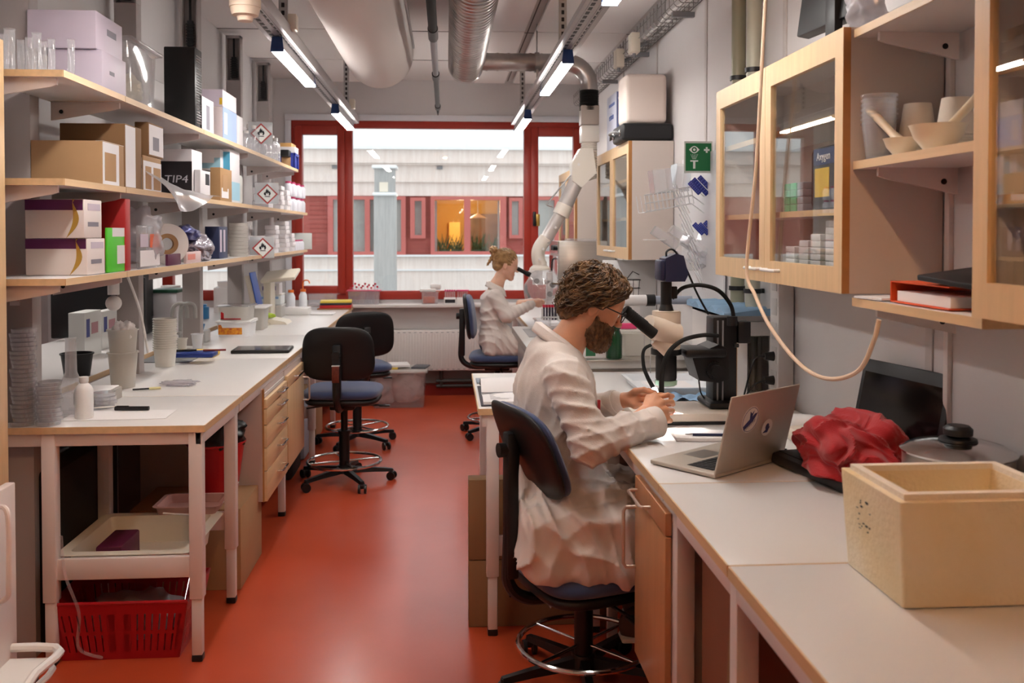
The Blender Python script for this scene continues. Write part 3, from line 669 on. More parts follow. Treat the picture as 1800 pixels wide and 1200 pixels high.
MB().tube([(-.95, 4.35, .48), (-.99, 4.28, .42), (-1.05, 4.1, .41), (-1.2, 4.05, .43)], .004, smooth=5).thing('white_cable', whitep, 'thin white cable hanging in front of the red bin', 'cable')
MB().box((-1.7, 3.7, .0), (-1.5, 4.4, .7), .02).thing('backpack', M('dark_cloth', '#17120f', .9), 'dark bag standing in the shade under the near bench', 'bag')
b = MB(); b.tube([(-1.42, 3.55, .5), (-1.41, 3.56, .35), (-1.37, 3.58, .2), (-1.38, 3.6, .06), (-1.3, 3.62, .01)], .006, smooth=6); b.thing('plastic_hose', clearp, 'clear hose hanging down in front of the red basket', 'hose')
# ================================================================ RIGHT SIDE
bench('near white bench section in front, with the foam box on it', .61, 1.415, 1.0, 1.975, (1.25,), front='right', lx=(.645, 1.3))
bench('white bench section between the laptop seam and the foam box seam', .61, 1.415, 1.98, 2.64, (1.98, 2.5), front='right', lx=(.645, 1.3), bars=False)
bench('white bench section carrying the laptop and the near microscope', .61, 1.415, 2.645, 3.70, (3.6,), front='right', lx=(.645, 1.3))
t = bench('projecting bench behind the seated man with the open notebook on its corner', .13, 1.415, 3.72, 4.66, (3.75, 4.5), z=.92, front='right', lx=(.185, .6))
bench('far bench of the woman by the window', .63, 1.415, 6.46, 9.15, (6.55, 7.7, 9.0), front='right', lx=(.66, 1.3), bars=False)
# steel counter
t = T('steel_counter', 'stainless steel sink counter between the two workplaces', 'sink counter', (.95, 5.55, 0))
b = MB(); b.box((-.5, -.87, .93), (.46, .87, .975), .004); b.box((-.46, -.84, .1), (.44, .84, .93), .003); b.part('counter_body', steel, t)
b = MB(); b.box((-.44, .2, .9755), (.3, .7, .977)); b.part('basin', M('dark_steel', '#6c6a68', .35, .9), t, 'darker sunken basin')
# cabinets under right bench
t = T('door_cabinet', 'birch cabinet with drawer and door under the bench beside the man', 'cabinet', (.91, 2.735, .28))
MB().box((-.29, -.21, 0), (.3, .21, .57), .002).part('cabinet_body', MATS['cabinet_side'], t)
d = MB().box((-.31, -.207, .0), (-.292, .207, .50), .002).part('door', M('birch_door', '#b9835a', .4, var=.1, vscale=3, stretch=(14, 14, 1.2)), t)
bow(MB(), (-.31, .19, .28), (-.31, .19, .47), (-.04, 0, 0), .006).part('handle', MATS['pale_metal'], d, 'pale bow handle')
d = MB().box((-.31, -.207, .505), (-.292, .207, .568), .002).part('drawer', MATS['birch_door'], t); bow(MB(), (-.31, -.02, .53), (-.31, .17, .53), (-.03, 0, 0), .005).part('handle', MATS['pale_metal'], d)
t = MB().box((.68, 2.02, .05), (.70, 2.44, .86)).box((.7, 2.02, .05), (1.3, 2.04, .86)).box((.7, 2.02, .05), (1.3, 2.44, .07)).thing('open_cabinet', M('brown_board', '#7c4a33', .6), 'brown open fronted cabinet under the bench between two white legs', 'cabinet')
MB().prism([(2.02, .02), (2.2, .02), (2.12, .7), (2.04, .8)], .655, .675, 'x').thing('leaning_board', card_d, 'brown board leaning under the bench beside the white leg', 'board')
# wall cabinets with glass doors
def wall_cab(label, x0, x1, y0, y1, z0, z1, split, shelves, front=-1, handles=True):
    t = T('glass_cabinet', label, 'wall cabinet', ((x0+x1)/2, (y0+y1)/2, z0), group='birch framed glass wall cabinets'); w = (x1-x0)/2; l = (y1-y0)/2; h = z1-z0; k = .014
    b = MB(); b.box((-w+.022, -l, 0), (w, -l+k, h)); b.box((-w+.022, l-k, 0), (w, l, h)); b.box((-w+.022, -l+k, 0), (w, l-k, k)); b.box((-w+.022, -l+k, h-k), (w, l-k, h)); b.box((w-k, -l+k, k), (w, l-k, h-k)); b.part('carcass', M('carcass_paint', '#cfc3bb', .5), t)
    for z in shelves:
        b = MB().box((-w+.04, -l+k, z-z0), (w-k, l-k, z-z0+.018)); o = b.part('inner_shelf', lam, t); MB().box((-w+.036, -l+k, z-z0-.001), (-w+.04, l-k, z-z0+.019)).part('shelf_edge', birch_h, o)
    ys = [-l]+[s-(y0+y1)/2 for s in split]+[l]; st = .055
    for a, c in zip(ys, ys[1:]):
        a += .0015; c -= .0015
        b = MB(); R_ = [[b.bm.verts.new((x_, y_, z_)) for y_, z_ in q_] for x_ in (-w, -w+.02) for q_ in (((a, 0), (c, 0), (c, h), (a, h)), ((a+st, .075), (c-st, .075), (c-st, h-.075), (a+st, h-.075)))]
        for A_, B_ in ((0, 1), (3, 2), (2, 0), (1, 3)):
            for i in range(4): b.bm.faces.new((R_[A_][i], R_[A_][(i+1) % 4], R_[B_][(i+1) % 4], R_[B_][i]))
        bmesh.ops.recalc_face_normals(b.bm, faces=b.bm.faces); d = b.part('door', birch, t)
        MB().box((-w+.008, a+st, .075), (-w+.012, c-st, h-.075)).part('pane', glass, d)
        inner = c if c < l-.01 else a
        q = MB(); ys_ = sorted((inner+(.03 if inner == a else -.03), inner+(.15 if inner == a else -.15))); bow(q, (-w, ys_[0], .045), (-w, ys_[1], .045), (-.025, 0, 0), .006); q.part('handle', whitep, d, 'white bow handle')
    MB().box((-w+.001, -l-.0008, 0.001), (-w+.022, -l, h-.001)).part('edge_strip', birch_d, t)
    return t
wall_cab('large glass fronted wall cabinet with the yellow labelled case inside', 1.12, 1.415, 2.59, 3.84, 1.446, 2.2, (3.24,), (1.672, 1.955))
wall_cab('glass fronted wall cabinet at the picture edge beside the open shelves', 1.12, 1.415, .75, 1.93, 1.44, 2.25, (1.34,), (1.68, 1.95))
wall_cab('glass fronted wall cabinet with the black case and white box on top', 1.13, 1.415, 5.77, 7.0, 1.45, 2.19, (6.38,), (1.7, 1.95))
wall_cab('farthest glass fronted wall cabinet, by the window', 1.13, 1.415, 8.2, 9.38, 1.45, 2.19, (8.8,), (1.7, 1.95))
for nm, z in (('upper', 2.19), ('middle', 1.82), ('lowest', 1.435)):
    shelf(f'{nm} open shelf with a birch edge between the two glass cabinets', 1.15, 1.405, 1.935, 2.582, z, [2.5], -1)
s = MB()
for y in (2.55, 2.02): s.box((1.405, y-.012, .92), (1.4195, y+.012, 2.6), .001)
s.struct('trim_7', metalw)
# socket column
t = T('socket_column', 'white vertical power column with sockets on the wall behind the near microscope', 'power column', (1.385, 3.78, .92))
MB().box((-.035, -.05, 0), (.03, .05, .55), .004).part('column', white, t)
b = MB()
for k in range(5): b.box((-.037, -.03, .06+k*.1), (-.0345, .03, .13+k*.1), .001)
b.part('socket_plates', M('plate_grey', '#c9c6c4', .4), t)
for k in (0, 1):
    o = MB().cyl((-.037, 0, .09+k*.1), (-.075, 0, .09+k*.1), .02, .014).part('plug', black, t, 'black plug'); MB().tube([(-.07, 0, .09+k*.1), (-.12, 0, .07+k*.1), (-.16, .02, .0), (-.16, .04, -.015)], .004, smooth=6).part('plug_cable', black, o)
# small shelf unit with blue pad
t = T('riser_cabinet', 'small white open cabinet with a birch front edge on the bench behind the microscope', 'cabinet', (1.32, 4.25, .92))
b = MB(); b.box((-.1, -.33, 0), (-.09, .33, .34)); b.box((-.1, -.33, .32), (.09, .33, .345), .002); b.box((-.1, -.34, .26), (.09, -.325, .319)); b.box((.06, -.34, 0), (.09, -.325, .259)); b.box((-.085, -.34, 0), (-.04, -.325, .259)); b.part('cabinet_body', white, t)
MB().box((-.104, -.342, 0), (-.085, -.325, .33)).part('edge_strip', birch_d, t)
b = MB()
for i in range(4): b.cyl((-.03+i*.03, -.2, .002), (-.03+i*.03, -.2, .24), .012)
b.part('glass_cylinders', M('smoky_glass', '#8d8c88', .2), t, 'tall grey cylinders inside')
pad = M('blue_foam', '#7fa0bd', .9, var=.1, vscale=8)
b = MB(); b.grid(lambda u, v: (1.17+.22*v, 4.5-.62*u, 1.288+.01*math.sin(u*30+v*3)+.004*noise.noise(Vector((u*9, v*9, 0)))), 60, 12)
b.grid(lambda u, v: (1.17, 4.5-.62*u, 1.288-.02*v+(1-v)*.01*math.sin(u*30)+.0*v), 60, 6); b.grid(lambda u, v: (1.17+.22*v, 3.88, 1.283+.006*math.sin(20*v)), 2, 12)
b.grid(lambda u, v: (1.17+.22*u, 3.88, 1.267+v*.021+v*.01*math.sin(30+u*3)), 20, 4)
b.thing('foam_pad', pad, 'blue wavy foam pad lying on the small white cabinet', 'foam pad')
# vertical service pipes behind the big cabinet
for k, (y, r) in enumerate(((4.32, .033), (4.1, .033))):
    t = T('service_pipe', ('olive' if k == 0 else 'pale') + ' vertical pipe on the wall behind the big glass cabinet, ' + ('nearer the window' if k == 0 else 'nearer the hose'), 'pipe', (1.365, y, .95), group='vertical wall pipes')
    MB().cyl((0, 0, 0), (0, 0, 2.2), r).part('pipe', M('olive_paint', '#8d8a74', .4) if k == 0 else M('pale_paint', '#b2b1a0', .4), t)
    for z in (.4, 1.38, 2.0): MB().cyl((0, 0, z), (0, 0, z+.02), r+.007).box((0, -.012, z), (.05, .012, z+.02)).part('pipe_clamp', black, t)
MB().tube([(1.08, 3.1, 2.6), (1.07, 3.13, 2.2), (1.075, 3.2, 1.85), (1.07, 3.28, 1.5), (1.075, 3.2, 1.4), (1.08, 3.05, 1.3), (1.1, 2.85, 1.21), (1.12, 2.68, 1.19), (1.13, 2.5, 1.24), (1.135, 2.42, 1.33), (1.14, 2.4, 1.39)], .0065, 8, smooth=8).thing('rubber_hose', M('cream_rubber', '#d9bda2', .6), 'long cream rubber hose hanging in a loop in front of the glass cabinet', 'hose')
# ================================================================ CHAIRS
def seat_shape(b, w, l, h, z, curve=.0, back=0):
    """soft cushion: superellipse plan"""
    def fn(u, v):
        a = 2*PI*u; ph = -PI/2+PI*v; c, s_ = math.cos(a), math.sin(a)
        rx = abs(c)**.5*(1 if c > 0 else -1); ry = abs(s_)**.5*(1 if s_ > 0 else -1); cp = abs(math.cos(ph))**.35; sp = abs(math.sin(ph))**.8*(1 if ph > 0 else -1)
        x, y, zz = w*rx*cp, l*ry*cp, h*sp
        return (x, y-back*0, z+zz+curve*(y/l)**2)
    b.grid(fn, 48, 20, closed_u=True); return b
def office_chair(loc, rz, seat_z, label, back_h=(.06, .40), base_rz=0.3, tilt=0.0, group='blue swivel chairs', bw=.235, lean=.08, ringz=.14):
    t = T('office_chair', label, 'chair', loc, rz, group)
    b = seat_shape(MB(), .245, .225, .038, seat_z-.038); b.part('seat', bluef2, t)
    seat_shape(MB(), .235, .215, .03, seat_z-.085).part('seat_shell', black, t, 'black seat shell')
    # backrest: curved padded panel at y<0
    z0, z1 = seat_z+back_h[0], seat_z+back_h[1]; zm, hh = (z0+z1)/2, (z1-z0)/2
    def bk(th, grow, yo):
        def fn(u, v):
            a = 2*PI*u; ph = -PI/2+PI*v; c, s_ = math.cos(a), math.sin(a)
            rx = abs(c)**.55*(1 if c > 0 else -1); rz_ = abs(s_)**.55*(1 if s_ > 0 else -1); cp = abs(math.cos(ph))**.3
            x = (bw+grow)*rx*cp*(1-.08*(rz_*.5+.5)); z = (hh+grow)*rz_*cp; y = th*math.sin(ph)
            return (x, y-.225+yo+.35*x*x+lean*(-z)+.25*z*z*(-1 if z > 0 else .3), zm+z)
        return fn
    b = MB(); b.grid(bk(.026, -.006, .012), 48, 14, closed_u=True); b.part('backrest', bluef2, t)
    b = MB(); b.grid(bk(.02, 0, -.014), 48, 14, closed_u=True); b.part('back_shell', black, t, 'black backrest shell')
    b = MB(); b.tube([(0, -.05, seat_z-.12), (0, -.2, seat_z-.125), (0, -.285, seat_z-.07), (0, -.292, seat_z+.05), (0, -.27, zm+.04)], .022, 10, smooth=5)
    b.box((-.026, -.305, seat_z-.04), (.026, -.262, zm+.06), .008); b.box((-.08, -.1, seat_z-.15), (.08, .1, seat_z-.1), .012); b.cyl((0, -.27, zm), (0, -.33, zm), .025); b.part('spine', black, t)
    b = MB(); b.cyl((.07, .02, seat_z-.13), (.26, .06, seat_z-.145), .006); b.box((.22, .04, seat_z-.152), (.29, .075, seat_z-.142), .004); b.part('lever', black, t); MB().cyl((-.07, .02, seat_z-.13), (-.24, -.02, seat_z-.15), .006).part('lever', black, t)
    b = MB(); b.cyl((0, 0, .09), (0, 0, .33), .034, n=20); b.cyl((0, 0, .3), (0, 0, seat_z-.12), .022, n=20); b.cyl((0, 0, .32), (0, 0, .34), .04); b.part('gas_column', black, t)
    if ringz:
        b = MB(); pts = [(.235*math.cos(2*PI*i/40), .235*math.sin(2*PI*i/40), ringz) for i in range(40)]; b.tube(pts, .0095, 10, closed=True)
        for i in range(4): a = 2*PI*i/4+.4; b.cyl((.03*math.cos(a), .03*math.sin(a), ringz), (.23*math.cos(a), .23*math.sin(a), ringz), .006)
        b.part('foot_ring', chrome, t, 'chrome foot ring')
    b = MB(); b.cyl((0, 0, .065), (0, 0, .115), .05, .042, n=20)
    for i in range(5):
        a = base_rz+2*PI*i/5; d = Vector((math.cos(a), math.sin(a), 0)); n_ = Vector((-d.y, d.x, 0))
        sec = [(0.03, .022, .065, .105), (.2, .018, .062, .088), (.31, .015, .055, .075)]
        rg = []
        for r, w, za, zb in sec: rg.append([b.bm.verts.new(d*r+n_*(s_*w*(.7 if zz == zb else 1))+Vector((0, 0, zz))) for s_, zz in ((-1, za), (1, za), (1, zb), (-1, zb))])
        for p, q in zip(rg, rg[1:]):
            for k in range(4): b.bm.faces.new((p[k], q[k], q[(k+1) % 4], p[(k+1) % 4]))
        b.bm.faces.new(rg[-1])
    b.bm.faces.ensure_lookup_table(); bmesh.ops.recalc_face_normals(b.bm, faces=b.bm.faces); b.part('star_base', black, t)
    for i in range(5):
        a = base_rz+2*PI*i/5; c_ = MB(); x, y = .305*math.cos(a), .305*math.sin(a); p = Vector((math.cos(a+1.1), math.sin(a+1.1), 0))
        for s_ in (-1, 1): c_.cyl(Vector((x, y, .028))+p*s_*.012, Vector((x, y, .028))+p*s_*.026, .028, n=18)
        c_.cyl((x, y, .03), (x, y, .07), .012); c_.box((x-.018, y-.018, .035), (x+.018, y+.018, .058), .008); c_.part('caster', black, t)
    return t
bluef2 = M('chair_fabric', '#39486f', .92, bump=.35, bscale=700, sheen=.4)
ch1 = office_chair((-.66, 6.12, 0), -.05, .635, 'blue swivel chair with its black back to the camera, drawn up to the drawers', base_rz=-1.05)
# orange label on the spine
MB().box((-.022, -.335, .70), (.022, -.33, .8), .001).part('label_plate', M('copper_label', '#6a2c1c', .5, var=.4, vscale=60), ch1, 'rust coloured label plate'); MB().box((-.024, -.336, .8), (.024, -.306, .805)).part('plate_top', whitep, ch1)
ch2 = dup(ch1, (-.68, 7.22, 0), .35, 'second blue swivel chair, mostly hidden behind the first one')
ch3 = office_chair((.49, 3.31, 0), -1.24, .465, 'blue swivel chair under the seated man in front', base_rz=.9, back_h=(.25, .565), lean=.36, ringz=.15)
ch4 = office_chair((.41, 7.5, 0), -PI/2-.1, .67, 'blue swivel chair under the woman by the window', base_rz=.5, back_h=(.1, .46), lean=.1, bw=.2)
# ================================================================ PEOPLE: distance-field sculpting
def V3(p): return np.array(p, dtype=np.float32)
def f_ell(P, c, r, R=None):
    q = P-V3(c)
    if R is not None: q = q @ np.array(R, dtype=np.float32)
    r = V3(r); k0 = np.sqrt(((q/r)**2).sum(-1)); k1 = np.sqrt(((q/(r*r))**2).sum(-1))+1e-9
    return k0*(k0-1)/k1
def f_cap(P, a, b, ra, rb=None):
    rb = ra if rb is None else rb; a, b = V3(a), V3(b); d = b-a; h = np.clip(((P-a)@d)/float(d@d), 0, 1)
    q = P-a-h[..., None]*d; return np.sqrt((q*q).sum(-1))-(ra+(rb-ra)*h)
def f_box(P, c, h, r, R=None):
    q = P-V3(c)
    if R is not None: q = q @ np.array(R, dtype=np.float32)
    q = np.abs(q)-(V3(h)-r); return np.sqrt((np.maximum(q, 0)**2).sum(-1))+np.minimum(q.max(-1), 0)-r
def smin(a, b, k): h = np.clip(.5+.5*(b-a)/k, 0, 1); return b*(1-h)+a*h-k*h*(1-h)
def smax(a, b, k): return -smin(-a, -b, k)
def U(ds, k):
    r = ds[0]
    for d in ds[1:]: r = smin(r, d, k)
    return r
def nets(field, lo, hi, res):
    lo = np.array(lo, 'f'); n = [int((hi[i]-lo[i])/res)+2 for i in range(3)]
    g = np.stack(np.meshgrid(*[lo[i]+res*np.arange(n[i], dtype='f') for i in range(3)], indexing='ij'), -1)
    D = field(g); ins = D < 0
    c = np.zeros([k-1 for k in n]+[3], 'f'); cnt = np.zeros([k-1 for k in n], 'f')
    offs = [(i, j, k) for i in (0, 1) for j in (0, 1) for k in (0, 1)]
    sl = lambda o: tuple(slice(o[a], n[a]-1+o[a]) for a in range(3))
    for i, o in enumerate(offs):
        for ax in range(3):
            if o[ax]: continue
            p = list(o); p[ax] = 1; A, B = D[sl(o)], D[sl(p)]; m = (A < 0) != (B < 0); t = np.where(m, A/np.where(m, A-B, 1), 0)
            base = np.array(o, 'f'); v = np.zeros(A.shape+(3,), 'f')+base; v[..., ax] += t; c += v*m[..., None]; cnt += m
    act = cnt > 0; idx = -np.ones(act.shape, 'i8'); idx[act] = np.arange(act.sum())
    cell = np.argwhere(act).astype('f'); verts = lo+res*(cell+c[act]/cnt[act][:, None])
    faces = []
    for ax in range(3):
        b_, c_ = (ax+1) % 3, (ax+2) % 3
        s0 = [slice(1, n[a]-1) for a in range(3)]; s0[ax] = slice(0, n[ax]-1); s1 = list(s0); s1[ax] = slice(1, n[ax])
        A, B = ins[tuple(s0)], ins[tuple(s1)]; loc = np.argwhere(A != B); fl = A[A != B]
        loc = loc+np.array([0 if a == ax else 1 for a in range(3)])
        def I(db, dc):
            q = loc.copy(); q[:, b_] -= db; q[:, c_] -= dc; return idx[q[:, 0], q[:, 1], q[:, 2]]
        q = np.stack([I(0, 0), I(1, 0), I(1, 1), I(0, 1)], 1); q = np.where(fl[:, None], q, q[:, ::-1]); faces.append(q)
    return verts, np.concatenate(faces)
def smooth_nets(v, f, it=2, lam_=.5):
    for _ in range(it):
        s = np.zeros_like(v); k = np.zeros(len(v), 'f')
        for a, b in ((0, 1), (1, 2), (2, 3), (3, 0)):
            np.add.at(s, f[:, a], v[f[:, b]]); np.add.at(k, f[:, a], 1); np.add.at(s, f[:, b], v[f[:, a]]); np.add.at(k, f[:, b], 1)
        v = v*(1-lam_)+lam_*s/np.maximum(k, 1)[:, None]
    return v
def sdf_part(name, pieces, mat_, parent, label=None, it=2):
    """pieces: list of (field, lo, hi, res); all in world space, joined into one mesh"""
    vs, fs, n = [], [], 0; org = np.array(parent.matrix_basis.translation)
    for fld, lo, hi, res in pieces:
        v, f_ = nets(fld, lo, hi, res); v = smooth_nets(v, f_, it); vs.append(v-org); fs.append(f_+n); n += len(v)
    v = np.concatenate(vs); f_ = np.concatenate(fs); me = bpy.data.meshes.new(name)
    me.vertices.add(len(v)); me.vertices.foreach_set('co', v.astype('f').ravel()); me.loops.add(f_.size); me.loops.foreach_set('vertex_index', f_.astype('i4').ravel())
    me.polygons.add(len(f_)); me.polygons.foreach_set('loop_start', np.arange(0, f_.size, 4, dtype='i4')); me.polygons.foreach_set('loop_total', np.full(len(f_), 4, 'i4'))
    me.update(calc_edges=True); me.validate(); me.polygons.foreach_set('use_smooth', np.ones(len(f_), bool)); me.materials.append(mat_)
    o = bpy.data.objects.new(name, me); COL.objects.link(o); o.parent = parent
    if label: o['label'] = label
    return o
def wave(P, dirs, seed=0):
    r = 0; rs = np.random.RandomState(seed)
    for (k, amp) in dirs:
        ph = rs.rand(4)*6.28; k = np.array(k, 'f'); wp = np.sin(P[..., 2]*11+ph[0]+P[..., 0]*7)+np.sin(P[..., 0]*13+ph[1]-P[..., 2]*6)+.8*np.sin(P[..., 1]*12+ph[2])
        s = np.sin(P@k+wp*1.6+ph[3]); r = r+amp*(1-np.abs(s))**2*1.6-amp*.5
    return r
def skinm(name, col):
    m = M(name, col, .5, var=.06, vscale=30, bump=.08, bscale=200); b = m.node_tree.nodes['Principled BSDF']; b.inputs['Subsurface Weight'].default_value = .12; b.inputs['Subsurface Radius'].default_value = (.02, .008, .004); b.inputs['Subsurface Scale'].default_value = .5; return m
skin = skinm('skin', '#d79b78'); coatm = M('coat_cotton', '#ddd3cc', .85, bump=.12, bscale=260, sheen=.15)
hairm = M('brown_hair', '#84603a', .38, vscale=34, col2='#2a190d', spec=.5); hair2 = M('blond_hair', '#c39b68', .4, col2='#7d5833', vscale=26, spec=.5)
trous = M('black_trousers', '#101014', .85); trous2 = M('grey_trousers', '#59606e', .85)
def head_field(sex):
    """head in its own frame: face to +x, up +z"""
    def fld(P):
        m = 1.0 if sex == 'm' else .94
        q = P/m
        d = U([f_ell(q, (-.015, 0, .038), (.097, .075, .088)), f_ell(q, (.04, 0, .03), (.052, .064, .06)), f_ell(q, (.032, 0, -.035), (.058, .055, .07))], .03)
        d = smin(d, f_cap(q, (-.005, .05, -.06), (.066, .018, -.098), .02), .025); d = smin(d, f_cap(q, (-.005, -.05, -.06), (.066, -.018, -.098), .02), .025)
        d = smin(d, f_ell(q, (.074, 0, -.1), (.022, .024, .02)), .02)
        d = smin(d, f_cap(q, (.083, -.034, .02), (.083, .034, .02), .009), .012)
        for s in (-1, 1):
            d = smin(d, f_ell(q, (.064, s*.036, -.028), (.024, .02, .024)), .02)
            d = smax(d, -f_ell(q, (.1, s*.031, .001), (.017, .017, .011)), .012)
            d = smin(d, f_ell(q, (.08, s*.031, .001), (.012, .0125, .0115)), .003)
            # ear: dish
            e = f_ell(q, (-.008, s*.079, -.012), (.019, .009, .032)); e = smax(e, -f_ell(q, (-.003, s*.09, -.01), (.011, .009, .022)), .005); d = smin(d, e, .006)
        d = smin(d, f_cap(q, (.09, 0, .012), (.112, 0, -.028), .0065, .011), .01); d = smin(d, U([f_ell(q, (.103, s*.011, -.033), (.011, .0075, .008)) for s in (-1, 1)], .004), .006)
        d = smin(d, f_cap(q, (.089, -.017, -.062), (.089, .017, -.062), .0065), .008); d = smin(d, f_cap(q, (.087, -.015, -.073), (.087, .015, -.073), .0075), .006)
        d = smax(d, -f_cap(q, (.1, -.02, -.0675), (.1, .02, -.0675), .003), .004)
        return d*m
    return fld
def locks(name, roots, flow, L, r, mat_, parent, Rw, ctr, lift=.004, steps=9, seed=0, surf=None, curl=.0, jitter=.2, r_end=.25):
    """strands over the scalp: roots in the head frame, stepping along a flow field and kept on the shell by surf"""
    rs = random.Random(seed); b = MB(); org = parent.matrix_basis.translation
    for p in roots:
        p = Vector(p); ln = L*rs.uniform(.7, 1.2); pts = []; ph = rs.uniform(0, 6.3); wob = Vector((rs.uniform(-1, 1), rs.uniform(-1, 1), rs.uniform(-1, 1)))*jitter
        lf = lift*rs.uniform(.3, 1.6)
        for i in range(steps):
            nrm, sd = surf(p); d = flow(p)+wob+Vector((math.sin(ph+i*.9), math.cos(ph*1.3+i*.8), 0))*curl; d -= nrm*d.dot(nrm); d.normalize()
            p = p-nrm*(sd-lf*(1 if i < steps-2 else .6)); pts.append(p.copy()); p = p+d*ln/steps
        b.tube([Rw @ q+ctr-org for q in pts], (r*rs.uniform(.7, 1.2), r*r_end), 4)
    return b.part(name, mat_, parent, sharp=0)
def surf_of(fld):
    def s(p):
        e = .002; Q = np.array([[p.x, p.y, p.z], [p.x+e, p.y, p.z], [p.x-e, p.y, p.z], [p.x, p.y+e, p.z], [p.x, p.y-e, p.z], [p.x, p.y, p.z+e], [p.x, p.y, p.z-e]], 'f')
        d = fld(Q); n = Vector((float(d[1]-d[2]), float(d[3]-d[4]), float(d[5]-d[6]))); n.normalize(); return n, float(d[0])
    return s
def finger(ps, r0, r1):
    return [((ps[i]), (ps[i+1]), r0+(r1-r0)*i/(len(ps)-1), r0+(r1-r0)*(i+1)/(len(ps)-1)) for i in range(len(ps)-1)]
def hand_field(wrist, palm, mcps, fingers, thumb, fore, s=1.0):
    segs = []
    for m, f_ in zip(mcps, fingers): segs.append(finger([m]+f_, .0098*s, .0072*s))
    th = finger(thumb, .0135*s, .0085*s)
    def fld(P):
        d = U([f_cap(P, fore, wrist, .034*s, .026*s)]+[f_cap(P, wrist, m, .021*s, .0125*s) for m in mcps]+[f_cap(P, mcps[0], mcps[-1], .013*s, .0115*s)], .012)
        for sg in segs:
            k = None
            for a, b, ra, rb in sg:
                q = f_cap(P, a, b, ra, rb); k = q if k is None else smin(k, q, .003)
            d = smin(d, k, .0045)
        k = None
        for a, b, ra, rb in th:
            q = f_cap(P, a, b, ra, rb); k = q if k is None else smin(k, q, .004)
        return smin(d, k, .009)
    allp = [wrist, fore]+list(mcps)+[q for f_ in fingers for q in f_]+list(thumb); A = np.array([list(p) for p in allp]); return fld, A.min(0)-.045, A.max(0)+.045
def hp(x, y, Y): return at(x, y, Y=Y)
def collar(parent, c, R, r0, r1, hgt, tilt=.3, gap=.35):
    def fn(u, v):
        a = PI-(2*PI-gap)*(u-.5); rr = r0+(r1-r0)*(1-abs(2*v-1))*0; z = hgt*(1-abs(2*v-1)); rr = r0+(.016 if v > .5 else 0)+(.02*(v-.5)*2 if v > .5 else 0)
        z = hgt*(v*2 if v < .5 else 1-(v-.5)*2*1.15)
        x, y = math.cos(a)*rr*1.0, math.sin(a)*rr*.95; return tuple(Vector(c)+Vector((x, y, z-tilt*x)))
    b = MB(); b.grid(fn, 40, 9); o = b.part('collar', coatm, parent); m_ = o.modifiers.new('t', 'SOLIDIFY'); m_.thickness = .003; return o
# ---------------------------------------------------------------- the man
man = T('person', 'bearded man in a white lab coat and glasses bending to the near microscope', 'person', (.44, 3.35, .5))
hc = Vector((.535, 3.345, 1.362)); hr = Euler((0, math.radians(27), 0)).to_matrix() @ Euler((0, 0, math.radians(-2))).to_matrix()
hf = head_field('m'); RH = np.array(hr, 'f'); HC = np.array(hc, 'f')
def man_head(P):
    q = (P-HC) @ RH; d = hf(q)*1.0
    d = smin(d, f_cap(P, (.50, 3.345, 1.33), (.415, 3.35, 1.19), .058, .066), .03); return smin(d, f_cap(P, (.415, 3.35, 1.2), (.40, 3.35, 1.1), .066, .1), .03)
def body_m(P):
    d = U([f_ell(P, (.385, 3.35, .98), (.10, .15, .2)), f_ell(P, (.42, 3.35, .68), (.12, .15, .12)), f_cap(P, (.41, 3.2, 1.12), (.41, 3.5, 1.12), .045), f_cap(P, (.41, 3.19, 1.11), (.485, 3.09, .92), .04, .035), f_cap(P, (.485, 3.09, .92), (.69, 3.18, .963), .034, .028),
      f_cap(P, (.41, 3.52, 1.11), (.5, 3.56, .93), .04, .034), f_cap(P, (.5, 3.56, .93), (.6, 3.46, .985), .033, .028),
      f_cap(P, (.45, 3.25, .62), (.9, 3.25, .62), .07, .05), f_cap(P, (.45, 3.45, .62), (.9, 3.45, .62), .07, .05), f_cap(P, (.9, 3.25, .62), (.74, 3.25, .27), .045, .033), f_cap(P, (.9, 3.45, .62), (.76, 3.45, .27), .045, .033)], .03); return d
rw = hp(1128, 738, 3.19); W_ = hp(1138, 728, 3.2)
rh = hand_field(hp(1132, 728, 3.205), None, [hp(1153, 699, 3.25), hp(1164, 707, 3.235), hp(1170, 720, 3.225), hp(1171, 734, 3.222)],
   [[hp(1174, 694, 3.275), hp(1182, 696, 3.30), hp(1178, 702, 3.315)], [hp(1181, 706, 3.26), hp(1183, 710, 3.285), hp(1172, 712, 3.305)], [hp(1182, 722, 3.25), hp(1180, 726, 3.28), hp(1166, 724, 3.292)], [hp(1178, 739, 3.245), hp(1175, 740, 3.27), hp(1163, 737, 3.28)]],
   [hp(1135, 716, 3.225), hp(1140, 699, 3.26), hp(1152, 694, 3.29), hp(1166, 694, 3.31)], hp(1105, 750, 3.165))
lh = hand_field(hp(1097, 703, 3.44), None, [hp(1122, 690, 3.41), hp(1122, 696, 3.395), hp(1120, 704, 3.385), hp(1116, 712, 3.38)],
   [[hp(1140, 686, 3.41), hp(1151, 689, 3.40), hp(1157, 694, 3.385)], [hp(1139, 692, 3.385), hp(1151, 695, 3.375), hp(1157, 700, 3.365)], [hp(1135, 702, 3.37), hp(1146, 705, 3.36), hp(1150, 711, 3.352)], [hp(1130, 713, 3.365), hp(1138, 717, 3.355), hp(1143, 722, 3.35)]],
   [hp(1102, 698, 3.43), hp(1117, 687, 3.385), hp(1132, 685, 3.35), hp(1146, 689, 3.34)], hp(1068, 712, 3.47))
sdf_part('body', [(man_head, (.37, 3.2, 1.08), (.72, 3.49, 1.55), .0032), (rh[0], rh[1], rh[2], .0022), (lh[0], lh[1], lh[2], .0022), (body_m, (.2, 2.98, .15), (1.05, 3.7, 1.3), .012)], skin, man)
